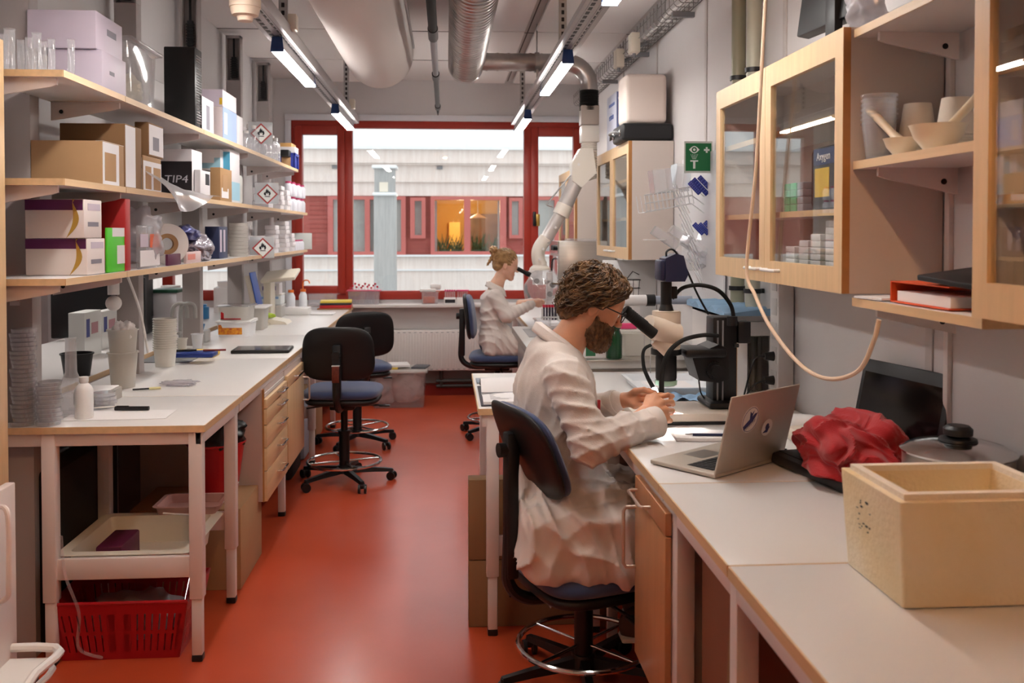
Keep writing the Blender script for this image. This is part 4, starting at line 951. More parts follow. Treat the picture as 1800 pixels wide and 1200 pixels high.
# hair
def hair_f(P):
    q = (P-HC) @ RH; x, y, z = q[..., 0], q[..., 1], q[..., 2]
    d = f_ell(q, (-.018, 0, .04), (.112, .092, .102)); d = smin(d, f_ell(q, (-.072, 0, -.035), (.05, .074, .07)), .03); d = smin(d, f_ell(q, (.045, 0, .07), (.052, .068, .046)), .02)
    d = smin(d, U([f_ell(q, (-.015, s*.072, .018), (.045, .02, .036)) for s in (-1, 1)], .01), .015)
    n = wave(q, (((60, 90, 25), .006), ((-35, 130, 60), .004), ((120, 30, -80), .003)), 5); d = d-n
    cut = smax((x-.092)-(z-.06)*.0, (.052-z)-(.028-x)*9.0*.5, .01)   # keep what is behind the hairline plane
    d = smax(d, (x*.75-z*.66-.012), .01)      # forehead / cheek plane
    d = smax(d, -(z+.112+.15*(-.06-x)), .01)
    e = np.maximum(np.abs(x+.004)-.018, 0)+0; d = smax(d, -f_box(q, (.0, 0, -.045), (.03, .12, .045), .02), .01)
    return d
sdf_part('hair', [(hair_f, (.33, 3.2, 1.2), (.72, 3.5, 1.58), .0035)], hairm, man, it=1)
hs = surf_of(lambda P: hair_f(P @ RH.T + HC))
rs = random.Random(11); roots = []
while len(roots) < 1500:
    a, z = rs.uniform(0, 2*PI), rs.uniform(-.75, 1); r_ = math.sqrt(1-z*z); p = Vector((-.018+.112*r_*math.cos(a), .092*r_*math.sin(a), .04+.102*z))
    if p.x*.75-p.z*.66 < .002 and not (abs(p.x) < .04 and p.z < .0): roots.append(p)
def man_flow(p):
    top = max(0, min(1, (p.z-.06)/.06)); side = 1 if p.y > 0 else -1
    return Vector((-.9+1.3*top*(1 if p.x > -.05 else -.2), .35*side*top-.2, -.55+.2*top))
locks('hair_strands', roots, man_flow, .105, .0036, hairm, man, hr, hc, .006, 10, 3, hs, .22, .16)['kind'] = 'stuff'
# beard
def beard_f(P):
    q = (P-HC) @ RH; d = hf(q)-.008-np.clip(-(q[..., 2]+.07)*.28, 0, .022); n = wave(q, (((150, 120, 60), .003), ((90, -160, 110), .002)), 9)
    d = d-n; d = smax(d, q[..., 2]+.045-np.clip((.03-q[..., 0])*.9, 0, .06), .01); d = smax(d, -(q[..., 0]-.012-np.clip(q[..., 2]+.06, -.2, .0)*.2), .008); d = smax(d, -f_cap(q, (.1, -.014, -.068), (.1, .014, -.068), .0065), .004); return d
bm_ = M('beard_hair', '#7d5634', .6, col2='#4a2f18', vscale=60); sdf_part('beard', [(beard_f, (.42, 3.22, 1.18), (.70, 3.47, 1.42), .003)], bm_, man, it=1)
bs = surf_of(lambda P: beard_f(P @ RH.T+HC)); roots = []
while len(roots) < 600:
    p = Vector((rs.uniform(.01, .1), rs.uniform(-.065, .065), rs.uniform(-.12, -.03))); n_, sd = bs(p)
    if sd < .02 and sd > -.02: roots.append(p-n_*sd)
locks('beard_strands', roots, lambda p: Vector((.5, 0, -1)), .018, .0014, bm_, man, hr, hc, .003, 4, 4, bs, .2, .5)['kind'] = 'stuff'
# glasses and eyes
g = T('x', 'x', 'x'); bpy.data.objects.remove(g)
Wp = lambda x, y, z: hr @ Vector((x, y, z))+hc-man.location
b = MB()
for s in (-1, 1):
    b.tube([Wp(.108+.0*k, s*.033+.025*math.cos(2*PI*k/20), .002+.019*math.sin(2*PI*k/20)) for k in range(20)], .0018, 6, closed=True); b.tube([Wp(.106, s*.058, .008), Wp(.09, s*.078, .01), Wp(.02, s*.083, .008), Wp(-.012, s*.085, .002)], .0022, 6)
b.tube([Wp(.108, -.008, .006), Wp(.112, 0, .009), Wp(.108, .008, .006)], .0018, 6); b.part('eyeglasses', black, man, 'thin black framed glasses')
for s in (-1, 1):
    c = MB(); c.ball(Wp(.081, s*.031, .001), .0115, 16); e = c.part('eye', M('eye_white', '#e9e2dc', .2), man); MB().ball(Wp(.0885, s*.031, -.001), .0052, 12).part('iris', M('iris_dark', '#2c2018', .2), e)
# the coat
def coat_m(P):
    x, y, z = P[..., 0], P[..., 1], P[..., 2]
    d = U([f_ell(P, (.392, 3.35, 1.06), (.142, .185, .155)), f_ell(P, (.385, 3.35, .90), (.14, .185, .2)), f_ell(P, (.41, 3.35, .70), (.155, .2, .2))], .06)
    d = smin(d, f_cap(P, (.402, 3.2, 1.135), (.402, 3.5, 1.135), .064), .05)
    d = smin(d, f_ell(P, (.375, 3.35, 1.19), (.085, .12, .07)), .05)
    lap = f_box(P, (.475, 3.31, .565), (.235, .265, .14), .07); d = smin(d, lap, .08); d = smin(d, f_cap(P, (.45, 3.22, .64), (.80, 3.24, .655), .105, .085), .05); d = smin(d, f_cap(P, (.45, 3.47, .64), (.80, 3.46, .655), .105, .085), .05)
    fold = wave(P, (((15, 20, 2), .011), ((34, -16, 7), .006), ((-12, 52, 12), .004), ((60, 20, -14), .002)), 2)
    d = d-fold*np.clip((1.25-z)*3, 0, 1)
    sk = np.sin(x*46+np.sin(z*9)*1.5)*.007*np.clip((.78-z)*4, 0, 1); d = d-sk
    ra = U([f_cap(P, (.405, 3.17, 1.125), (.478, 3.088, .915), .076, .066), f_cap(P, (.478, 3.088, .915), (.60, 3.14, .945), .068, .058), f_cap(P, (.60, 3.14, .945), (.715, 3.188, .962), .058, .05)], .03)
    ra = ra-wave(P, (((30, 8, 34), .006), ((-18, 20, 48), .005), ((60, 0, -20), .0025)), 4)
    la = U([f_cap(P, (.415, 3.53, 1.125), (.5, 3.57, .935), .07, .062), f_cap(P, (.5, 3.57, .935), (.622, 3.455, .985), .058, .046)], .03)-wave(P, (((40, 8, 30), .005),), 6)
    d = smin(d, ra, .018); d = smin(d, la, .018)
    hem = (z-.445)+(x-.3)*.08+.006*np.sin(x*38+y*20); d = smax(d, -hem, .008)
    d = smax(d, x-.72, .01)*1.0 if False else d
    # hand openings
    ax_r = V3((.715, 3.188, .962))-V3((.60, 3.14, .945)); ax_r /= np.linalg.norm(ax_r); d = smax(d, np.where(y < 3.3, (P-V3((.725, 3.192, .963)))@ax_r, -1), .004)
    d = smax(d, -f_cap(P, (.70, 3.18, .96), (.76, 3.21, .97), .037), .004)
    d = smax(d, -f_cap(P, (.50, 3.35, 1.35), (.43, 3.35, 1.225), .07, .062), .01)
    return d
cx = sdf_part('lab_coat', [(coat_m, (.2, 2.97, .42), (.93, 3.69, 1.3), .0068)], coatm, man, it=1)
for p0, p1, r_ in (((.695, 3.181, .961), (.735, 3.197, .966), .054), ((.605, 3.468, .978), (.632, 3.446, .99), .047)):
    b = MB(); p0, p1 = Vector(p0)-man.location, Vector(p1)-man.location; ax_ = (p1-p0); L_ = ax_.length
    b.lathe([(r_-.016, .0), (r_-.004, -.004), (r_, .004), (r_+.001, L_*.5), (r_, L_-.004), (r_-.003, L_), (r_-.010, L_-.002), (r_-.012, L_*.4)], p0, n=36, ax=ax_)
    b.part('sleeve_cuff', coatm, man, 'rolled back cuff'); 
collar(man, Vector((.415, 3.35, 1.198))-man.location, None, .074, .1, .048, .72, 1.5)
b = MB()
def tail(u, v): 
    p = Vector((.255+.02*u+.10*v, 3.19+.09*u, .56-.23*v)) if v > .45 else Vector((.262+.05*u*(1-v)+.03*v, 3.17+.13*u, .63-.2*v)); return tuple(p-man.location+Vector((0, .012*math.sin(9*u+5*v), 0)))
b.grid(tail, 8, 16); o = b.part('coat_tail', coatm, man, 'loose tail of the coat'); o.modifiers.new('t', 'SOLIDIFY').thickness = .004
b = MB(); pp = [hp(1057, 698, 3.25), hp(1058, 722, 3.25)]; b.box(Vector((.528, 3.238, .985))-man.location, Vector((.538, 3.25, 1.035))-man.location, .002); b.part('pen', M('red_blue_pen', '#b0242e', .4), man, 'red and blue pen tip in the breast pocket')
def trous_f(P):
    return U([f_ell(P, (.44, 3.35, .66), (.13, .17, .12)), f_cap(P, (.46, 3.25, .63), (.9, 3.25, .63), .088, .065), f_cap(P, (.46, 3.45, .63), (.9, 3.45, .63), .088, .065), f_cap(P, (.9, 3.25, .62), (.72, 3.25, .3), .06, .05), f_cap(P, (.9, 3.45, .62), (.76, 3.45, .3), .06, .05)], .03)
sdf_part('trousers', [(trous_f, (.25, 3.1, .2), (1.0, 3.6, .85), .011)], trous, man)
for k, (x, y) in enumerate(((.68, 3.25), (.73, 3.45))):
    org = Vector((x, y, .19))-man.location; b = MB()
    s = seat_shape(MB(), .125, .045, .035, 0); s.bm.free()
    b.grid(lambda u, v: tuple(org+Vector((.05+.125*math.cos(2*PI*u)*math.cos(-PI/2+PI*v)**.5 if abs(math.cos(-PI/2+PI*v)) > 1e-4 else .05, .044*math.sin(2*PI*u)*max(0, math.cos(-PI/2+PI*v))**.5, .045+.045*math.sin(-PI/2+PI*v)*(1+.5*(math.cos(2*PI*u) < 0))))), 24, 10, closed_u=True)
    o = b.part('shoe', M('brown_shoe', '#4b362b', .6), man); MB().box(org+Vector((-.07, -.04, -.008)), org+Vector((.17, .04, .012)), .012).part('sole', M('sole_white', '#cfc6ba', .6), o, 'pale sole')
# ---------------------------------------------------------------- the woman
wom = T('person', 'woman with a blond hair bun in a white lab coat at the window microscope', 'person', (.38, 7.45, .62))
wc = Vector((.475, 7.45, 1.365)); wr = Euler((0, math.radians(16), 0)).to_matrix(); wf = head_field('f'); RW = np.array(wr, 'f'); WC = np.array(wc, 'f')
def w_head(P):
    q = (P-WC) @ RW; d = wf(q); d = smin(d, f_cap(P, (.455, 7.45, 1.32), (.40, 7.45, 1.2), .045, .05), .025); return smin(d, f_cap(P, (.4, 7.45, 1.2), (.385, 7.45, 1.12), .05, .08), .03)
def w_body(P):
    return U([f_ell(P, (.375, 7.45, .98), (.09, .13, .18)), f_ell(P, (.39, 7.45, .75), (.12, .15, .11)), f_cap(P, (.385, 7.33, 1.12), (.47, 7.27, .98), .035, .03), f_cap(P, (.47, 7.27, .98), (.66, 7.36, 1.05), .028, .024), f_cap(P, (.385, 7.57, 1.12), (.5, 7.6, .98), .035, .03), f_cap(P, (.5, 7.6, .98), (.68, 7.5, 1.05), .028, .024),
       f_cap(P, (.42, 7.37, .74), (.82, 7.37, .74), .06, .045), f_cap(P, (.42, 7.53, .74), (.82, 7.53, .74), .06, .045), f_cap(P, (.82, 7.37, .74), (.72, 7.37, .3), .045, .033), f_cap(P, (.82, 7.53, .74), (.72, 7.53, .3), .045, .033)], .03)
WH = lambda dx, dy, dz: Vector((.70+dx, 7.385+dy, 1.062+dz))
wh = hand_field(WH(-.03, 0, 0), None, [WH(.03, -.012, .018), WH(.036, -.012, .004), WH(.036, -.008, -.01), WH(.03, -.004, -.022)], [[WH(.055, .0, .02), WH(.068, .014, .012), WH(.07, .024, .002)], [WH(.062, .002, .002), WH(.07, .018, -.006), WH(.062, .028, -.012)], [WH(.056, .006, -.014), WH(.06, .02, -.018), WH(.052, .028, -.02)], [WH(.048, .01, -.026), WH(.05, .02, -.028), WH(.042, .026, -.028)]], [WH(-.012, .006, .016), WH(.02, .02, .022), WH(.044, .03, .014), WH(.058, .034, .004)], WH(-.12, -.03, -.012), .9)
WG = lambda dx, dy, dz: Vector((.71+dx, 7.475-dy, 1.062+dz))
wg = hand_field(WG(-.03, 0, 0), None, [WG(.03, -.012, .018), WG(.036, -.012, .004), WG(.036, -.008, -.01), WG(.03, -.004, -.022)], [[WG(.055, .0, .02), WG(.068, .014, .012), WG(.07, .024, .002)], [WG(.062, .002, .002), WG(.07, .018, -.006), WG(.062, .028, -.012)], [WG(.056, .006, -.014), WG(.06, .02, -.018), WG(.052, .028, -.02)], [WG(.048, .01, -.026), WG(.05, .02, -.028), WG(.042, .026, -.028)]], [WG(-.012, .006, .016), WG(.02, .02, .022), WG(.044, .03, .014), WG(.058, .034, .004)], WG(-.12, -.03, -.012), .9)
sdf_part('body', [(w_head, (.33, 7.32, 1.1), (.63, 7.58, 1.52), .0042), (wh[0], wh[1], wh[2], .003), (wg[0], wg[1], wg[2], .003), (w_body, (.2, 7.15, .2), (.95, 7.75, 1.25), .014)], skinm('skin_fair', '#e2b096'), wom)
def w_hair(P):
    q = (P-WC) @ RW; x, y, z = q[..., 0], q[..., 1], q[..., 2]
    d = f_ell(q, (-.016, 0, .036), (.1, .079, .091)); d = smin(d, f_ell(q, (-.06, 0, -.02), (.045, .058, .05)), .02); d = smax(d, x*.85-z*.5-.028, .006); d = smax(d, -f_box(q, (.02, 0, -.05), (.042, .12, .045), .01), .01); d = smax(d, -(z+.075), .01)
    return d-.0025*np.sin(np.arctan2(y, z+.02)*26+x*20)
def w_bun(P):
    q = (P-WC) @ RW; d = smin(f_ell(q, (-.128, 0, .085), (.033, .034, .034)), f_ell(q, (-.105, 0, .06), (.026, .026, .024)), .010); d = smin(d, f_cap(q, (-.115, 0, .05), (-.142, .0, -.045), .02, .008), .01); return d-.003*np.sin(q[..., 0]*160+q[..., 2]*220+q[..., 1]*90)
sdf_part('hair', [(lambda P: np.minimum(w_hair(P), w_bun(P)), (.26, 7.32, 1.2), (.62, 7.58, 1.56), .0036)], hair2, wom, it=1)
ws = surf_of(lambda P: w_hair(P @ RW.T+WC)); roots = []
while len(roots) < 420:
    a, z = rs.uniform(0, 2*PI), rs.uniform(-.5, 1); r_ = math.sqrt(1-z*z); p = Vector((-.016+.1*r_*math.cos(a), .079*r_*math.sin(a), .036+.091*z))
    if p.x*.85-p.z*.5 < .02 and not (p.x > -.03 and p.z < .0): roots.append(p)
tgt = Vector((-.1, 0, .06)); locks('hair_strands', roots, lambda p: (tgt-p), .07, .0022, hair2, wom, wr, wc, .002, 6, 8, ws, .05, .08)['kind'] = 'stuff'
def coat_w(P):
    x, y, z = P[..., 0], P[..., 1], P[..., 2]
    d = U([f_ell(P, (.375, 7.45, 1.06), (.105, .15, .13)), f_ell(P, (.37, 7.45, .93), (.1, .15, .16)), f_ell(P, (.395, 7.45, .78), (.14, .185, .14))], .05)
    d = smin(d, f_cap(P, (.385, 7.33, 1.125), (.385, 7.57, 1.125), .05), .04); d = smin(d, f_box(P, (.46, 7.45, .73), (.165, .19, .085), .06), .06); d = smin(d, f_cap(P, (.45, 7.37, .75), (.72, 7.37, .75), .09, .08), .04); d = smin(d, f_cap(P, (.45, 7.53, .75), (.72, 7.53, .75), .09, .08), .04)
    d = d-wave(P, (((16, 14, 30), .008), ((30, -10, 14), .006)), 12)
    a = U([f_cap(P, (.388, 7.31, 1.115), (.47, 7.265, .975), .062, .056), f_cap(P, (.47, 7.265, .975), (.665, 7.365, 1.05), .055, .038)], .025)-wave(P, (((40, 8, 30), .005),), 3)
    c = U([f_cap(P, (.388, 7.59, 1.115), (.5, 7.62, .975), .058, .052), f_cap(P, (.5, 7.62, .975), (.68, 7.5, 1.06), .05, .036)], .025)
    d = smin(smin(d, a, .015), c, .015); d = smax(d, -(z-.645+.02*np.sin(x*18)), .006); d = smax(d, x-.74, .005); return smax(d, -f_cap(P, (.45, 7.45, 1.3), (.405, 7.45, 1.19), .052), .008)
sdf_part('lab_coat', [(coat_w, (.2, 7.12, .6), (.8, 7.78, 1.22), .008)], coatm, wom, it=1)
collar(wom, Vector((.405, 7.45, 1.155))-wom.location, None, .062, .08, .05, .5, 1.5)
sdf_part('trousers', [(lambda P: w_body(P)-.012+np.maximum(P[..., 2]-.82, 0)*3, (.2, 7.15, .2), (.95, 7.75, .9), .014)], trous2, wom)
for y in (7.37, 7.53):
    org = Vector((.7, y, .2))-wom.location; o = MB().box(org+Vector((-.06, -.038, -.0)), org+Vector((.17, .038, .08)), .03, 4).part('shoe', black, wom)
# ================================================================ INSTRUMENTS AND THINGS ON THE RIGHT
def W2(t): 
    o = t.location.copy(); return lambda x, y, Y: at(x, y, Y=Y)-o
ivm = M('ivory_metal', '#e2d3c2', .35); darkn = M('navy_plastic', '#1b2140', .4)
ms = T('microscope', 'large stereo microscope with camera and gooseneck lights in front of the man', 'microscope', (.95, 3.56, .902)); L_ = W2(ms)
def B(a, b_, **k): 
    o = ms.location; return (Vector(a)-o, Vector(b_)-o)
b = MB(); a, c = B((.70, 3.43, .914), (1.19, 3.692, .945)); b.box(a, c, .006); b.part('base_plate', M('base_enamel', '#cfc4b8', .35), ms)
b = MB(); a, c = B((.72, 3.44, .902), (1.17, 3.68, .914)); b.box(a, c); b.part('base_gap_shade', black, ms, 'black slab painted for the shaded gap underneath')  # black slab stands in for the shade in the gap under the base
b = MB(); a, c = B((.86, 3.46, .9455), (.99, 3.62, .9475)); b.cyl(Vector((.81, 3.55, .9455))-ms.location, Vector((.81, 3.55, .9475))-ms.location, .055, n=32); b.part('stage_glass', M('stage', '#c8ccd0', .15), ms)
b = MB(); a, c = B((.80, 3.445, .9455), (.86, 3.455, .947)); b.box(a, c); b.part('red_reflection', M('red_reflection', '#e0525a', .4), ms, 'small painted red light reflection')  # pinkish-red light reflection on the base, painted as a coloured strip
b = MB(); a, c = B((1.0, 3.5, .945), (1.15, 3.69, .97)); b.box(a, c, .012); a, c = B((1.03, 3.56, .96), (1.125, 3.66, 1.292)); b.box(a, c, .006)
b.part('column', black, ms); b = MB()
for x in (1.045, 1.065): a, c = B((x, 3.556, .97), (x+.006, 3.561, 1.28)); b.box(a, c)
b.part('column_rail', grey, ms)
b = MB(); a, c = B((.90, 3.47, 1.145), (1.06, 3.62, 1.18)); b.box(a, c, .012); b.cyl(L_(1171, 622, 3.52), L_(1171, 612, 3.52), .058, n=32); b.prism([(p.x, p.z) for p in (L_(1215, 625, 3.5), L_(1262, 605, 3.5), L_(1280, 612, 3.5), L_(1280, 665, 3.5), L_(1262, 672, 3.5), L_(1228, 668, 3.5))], 3.49-ms.location.y, 3.64-ms.location.y, 'y'); b.part('focus_arm', black, ms)
b = MB(); p = L_(1259, 652, 3.47); b.cyl(p+Vector((0, .03, 0)), p, .033, n=28); b.cyl(p, p+Vector((0, -.025, 0)), .024, n=28)
for i in range(24): a_ = 2*PI*i/24; b.box(p+Vector((.032*math.cos(a_)-.002, .0, .032*math.sin(a_)-.002)), p+Vector((.032*math.cos(a_)+.002, .028, .032*math.sin(a_)+.002)))
b.part('focus_knob', black, ms)
b = MB(); p = L_(1171, 622, 3.52); b.lathe([(0, -.12), (.034, -.12), (.037, -.1), (.04, -.09), (.04, -.01), (.036, 0), (0, 0)], p, 32); b.part('objective', black, ms)
b = MB(); b.lathe([(.036, -.118), (.041, -.116), (.042, -.1), (.039, -.098)], p, 32); b.part('ring_light', M('ring_green', '#9fc4b0', .3), ms, 'greenish ring at the lens')
b = MB()
def zoom(u, v):
    a = 2*PI*u; z = v*.155; k = .052*(1-.12*(v < .12)); return tuple(L_(1171, 618, 3.52)+Vector((k*(abs(math.cos(a))**.8)*(1 if math.cos(a) > 0 else -1), k*1.15*(abs(math.sin(a))**.8)*(1 if math.sin(a) > 0 else -1), z)))
b.grid(zoom, 40, 8, closed_u=True); b.lathe([(.05, 0), (.052, .004), (.0, .006)], L_(1171, 618, 3.52)+Vector((0, 0, .152)), 32); b.part('zoom_body', ivm, ms)
b = MB()
b.cyl(L_(1182, 592, 3.49), L_(1138, 570, 3.44), .058, .038, n=28); b.cyl(L_(1175, 612, 3.46), L_(1150, 596, 3.46), .034, .022, n=20); b.part('binocular_head', ivm, ms)
for Y, lb in ((3.375, 'near'), (3.44, 'far')):
    dx = 0 if lb == 'near' else 2; b = MB(); A_, B__ = L_(1143+dx, 582, Y+.012), L_(1097+dx, 545, Y)
    d_ = B__-A_; b.cyl(A_-d_*.15, A_+d_*.45, .021, n=24); b.cyl(A_+d_*.45, A_+d_*.9, .0195, n=24); b.cyl(A_+d_*.9, B__, .022, .0205, n=24)
    for k in range(5): b.cyl(A_+d_*(.5+k*.07), A_+d_*(.52+k*.07), .0205, n=24)
    b.part('eyepiece', blackr, ms, 'black rubber eyepiece')
b = MB(); b.cyl(L_(1171, 548, 3.52), L_(1171, 535, 3.52), .03, .022, n=24); b.cyl(L_(1171, 536, 3.52), L_(1171, 495, 3.52), .021, n=24); b.box(L_(1180, 525, 3.53), L_(1190, 503, 3.54), .004); b.part('camera_tube', black, ms)
b = MB(); c_ = L_(1178, 472, 3.52); b.box(c_-Vector((.05, .05, .045)), c_+Vector((-.028, .05, .035)), .01); b.prism([(c_.x-.03, c_.z-.047), (c_.x+.045, c_.z-.047), (c_.x+.058, c_.z-.02), (c_.x+.04, c_.z+.05), (c_.x+.01, c_.z+.058), (c_.x-.03, c_.z+.04)], c_.y-.05, c_.y+.05, 'y'); cam_b = b.part('camera', darkn, ms, 'navy blue camera on top')
MB().tube([L_(1172, 455, 3.52), L_(1172, 442, 3.52), L_(1185, 440, 3.53), L_(1205, 470, 3.55), L_(1225, 515, 3.57), L_(1245, 552, 3.6)], .004, smooth=8).part('camera_cable', black, ms)
MB().tube([L_(1290, 560, 3.58), L_(1284, 535, 3.58), L_(1262, 510, 3.56), L_(1230, 501, 3.55), L_(1200, 506, 3.54), L_(1182, 524, 3.56)], .008, smooth=8).part('gooseneck', blackr, ms)
MB().tube([L_(1262, 590, 3.5), L_(1235, 589, 3.46), L_(1200, 598, 3.43), L_(1175, 620, 3.41), L_(1164, 655, 3.40), L_(1163, 693, 3.39)], (.0075, .010), smooth=8).part('gooseneck', blackr, ms, 'black gooseneck light arm over the hands')
MB().tube([L_(1168, 600, 3.60), L_(1134, 612, 3.59), L_(1131, 640, 3.58), L_(1138, 662, 3.56), L_(1150, 684, 3.52)], (.006, .009), smooth=8).part('gooseneck', blackr, ms)
o = MB().cyl(L_(1150, 684, 3.52), L_(1152, 690, 3.505), .011, .011).part('light_tip', M('led_tip', '#ffffff', .4, emit=25), ms, 'glowing light tip')
pt = bpy.data.lights.new('microscope_led', 'SPOT'); pt.energy = 5; pt.spot_size = 1.4; pt.shadow_soft_size = .01; pt.color = (1, .95, .88); o = bpy.data.objects.new('microscope_led', pt); COL.objects.link(o); o.location = at(1152, 692, Y=3.49); o.rotation_euler = (Vector((.03, -.1, -.16))).to_track_quat('-Z', 'Y').to_euler()
b = MB(); a, c = B((1.13, 3.56, 1.19), (1.18, 3.62, 1.275)); b.box(a, c, .004); b.cyl(L_(1287, 556, 3.54), L_(1287, 572, 3.54), .02); b.cyl(L_(1290, 607, 3.55), L_(1298, 607, 3.55), .008); b.part('lamp_housing', black, ms, 'black lamp housing')
MB().tube([L_(1280, 650, 3.6), L_(1283, 690, 3.6), L_(1292, 705, 3.55), L_(1305, 722, 3.5)], .003, smooth=5).tube([L_(1228, 665, 3.6), L_(1232, 690, 3.6), L_(1242, 704, 3.62)], .003, smooth=5).part('thin_cable', black, ms)
# laptop
def on(x, y, z=.9): return at(x, y, Z=z)
A0, B0, C0 = on(1147, 818, .902), on(1257, 842, .902), on(1374, 808, .902); u = (C0-B0).normalized(); v = Vector((-u.y, u.x, 0)); v = v if (A0-B0).dot(v) > 0 else -v
lp = T('laptop', 'silver laptop with two round stickers on its lid, open with the lid to the camera', 'laptop', B0); mx = Matrix((( u.x, v.x, 0), (u.y, v.y, 0), (0, 0, 1))).to_4x4(); lp.rotation_euler = mx.to_euler(); Lw, Ld = .36, .245
silver = M('silver_aluminium', '#bdb3a7', .42, .4)
b = MB(); b.box((0, 0, .001), (Lw, Ld, .014), .004, 3); b.part('base', silver, lp)
b = MB(); b.box((.03, .03, .0142), (.33, .125, .0148)); kb = b.part('keyboard', black, lp); b = MB()
for r_ in range(5):
    for k in range(14): b.box((.034+k*.0212, .034+r_*.018, .0148), (.052+k*.0212, .049+r_*.018, .0158), .001)
kk = b.part('keys', M('key_black', '#1c1c1f', .5), kb); kk['kind'] = 'stuff'; MB().box((.13, .14, .0141), (.235, .215, .0145)).part('trackpad', M('trackpad_silver', '#a39c94', .3, .7), lp)
# lid hinged along base back edge (y=0 side is the hinge), leaning away from the user
sl = Vector((0, -math.sin(math.radians(14)), math.cos(math.radians(14))))*.242
b = MB(); th = .006; nrm = Vector((0, -math.cos(math.radians(14)), -math.sin(math.radians(14))))
rt = Matrix.Rotation(math.radians(14), 4, 'X'); b.mx = Matrix.Translation((0, .004, .012)) @ rt; b.box((0, -.004, 0), (Lw, .002, .242), .0028, 3); b.part('lid', silver, lp)
b = MB(); b.mx = Matrix.Translation((0, .004, .012)) @ rt; b.box((.008, .0018, .012), (Lw-.008, .0026, .236)); b.part('screen', M('screen_black', '#08090b', .12), lp)
st = M('sticker_blue', '#2d3160', .5); stw = M('sticker_white', '#d9d3cc', .5)
def sticker(cx, cz, R, big):
    b = MB(); b.mx = Matrix.Translation((0, .004, .012)) @ rt; b.cyl((cx, -.0040, cz), (cx, -.0046, cz), R, n=40); o = b.part('sticker', stw, lp, 'large round sticker with a blue ship-like drawing' if big else 'small round blue sticker')
    b = MB(); b.mx = Matrix.Translation((0, .004, .012)) @ rt; Y0, Y1 = -.0052, -.0045
    if big:
        b.prism([(cx-R*.72, cz-R*.45), (cx-R*.6, cz-R*.75), (cx+R*.35, cz-R*.15), (cx+R*.72, cz+R*.45), (cx+R*.4, cz+R*.4)], Y0, Y1, 'y'); b.prism([(cx-.1*R, cz), (cx+.1*R, cz+.1*R), (cx+.25*R, cz+.65*R), (cx+.05*R, cz+.45*R), (cx-.2*R, cz+.62*R)], Y0, Y1, 'y')
        b.tube([(cx+.9*R*math.cos(a/32*2*PI), -.0048, cz+.9*R*math.sin(a/32*2*PI)) for a in range(32)], .0008, 4, closed=True)
        for k in range(7): b.box((cx-R*.5+k*R*.17, Y0, cz-R*.85+k*R*.1), (cx-R*.47+k*R*.17, Y1, cz-R*.6+k*R*.1))
    else: b.ball((cx, -.0046, cz+.1*R), (R*.35, .0006, R*.4)); b.prism([(cx-R*.7, cz-R*.6), (cx+R*.2, cz-R*.6), (cx+R*.5, cz+R*.1), (cx, cz-R*.1)], Y0, Y1, 'y')
    b.part('sticker_print', st, o)
sticker(.12, .158, .042, True); sticker(.222, .118, .027, False)
# note pad and pen
b = MB(); p = on(1236, 768, .902); r = Matrix.Rotation(math.radians(-6), 4, 'Z')
def flat(name, mat_, label, cat, x, y, w, l, h, rz=0, z=.902, r_=.001, group=None, kids=None):
    p = at(x, y, Z=z); return MB().box((-w/2, -l/2, 0), (w/2, l/2, h), r_).thing(name, mat_, label, cat, group, loc=p, rz=rz)
flat('notepad', paper, 'small white lined notepad on the bench in front of the microscope', 'notepad', 1236, 768, .21, .14, .012, -.08)
p = at(1243, 766, Z=.915); t = T('pen', 'dark blue ballpoint pen lying on the white notepad', 'pen', (p.x, p.y, .9195), -.12); MB().cyl((-.05, 0, 0), (.065, 0, 0), .0048, n=10).part('barrel', M('pen_blue', '#1c2348', .3), t); MB().cyl((-.075, 0, 0), (-.05, 0, 0), .002, .0048, n=10).part('tip', chrome, t)
# old black laptop, red cloth
dl = T('laptop', 'old black laptop with its dark screen leaning on the wall behind the red cloth', 'laptop', (1.195, 2.70, .903), -PI/2+.2); dk = M('dark_laptop', '#17171b', .4)
b = MB(); b.box((-.2, -.15, 0), (.2, .14, .032), .006); b.part('base', dk, dl); MB().box((-.19, -.12, .032), (.19, .0, .035), .001).part('keyboard', M('key_black', '#1c1c1f', .5), dl)
b = MB(); rt2 = Matrix.Translation((0, .135, .03)) @ Matrix.Rotation(math.radians(-12), 4, 'X'); b.mx = rt2; b.box((-.2, 0, 0), (.2, .014, .29), .006); b.part('lid', dk, dl); b = MB(); b.mx = rt2; b.box((-.18, -.001, .02), (.18, .0005, .25)); b.part('screen', M('screen_black', '#08090b', .12), dl)
b = MB(); g = bmesh.ops.create_icosphere(b.bm, subdivisions=6, radius=1)
for v_ in g['verts']:
    d = v_.co.normalized(); w_ = Vector((noise.noise(d*1.3+Vector((9, 2, 1))), noise.noise(d*1.3+Vector((1, 7, 3))), noise.noise(d*1.3+Vector((5, 5, 5)))))
    n1 = noise.noise(d*1.5+Vector((4.2, 0, 1))); n2 = (1-abs(noise.noise(d*1.5+w_*1.2+Vector((0, 3, 5))))*2.0); n3 = 1-abs(noise.noise(d*3.1+w_*2+Vector((1, 8, 2))))*2.2
    k = .92+.34*n1+.2*max(n2, -.6)+.06*n3; z = max(d.z*k, -.42); v_.co = Vector((d.x*k*.135, d.y*k*.175, (z+.42)*.105))
b.thing('red_cloth', M('red_textile', '#a3131d', .85, bump=.2, bscale=300, sheen=.2), 'crumpled red cloth bag heaped on the old black laptop', 'cloth', loc=(1.17, 2.62, .936), sharp=0)
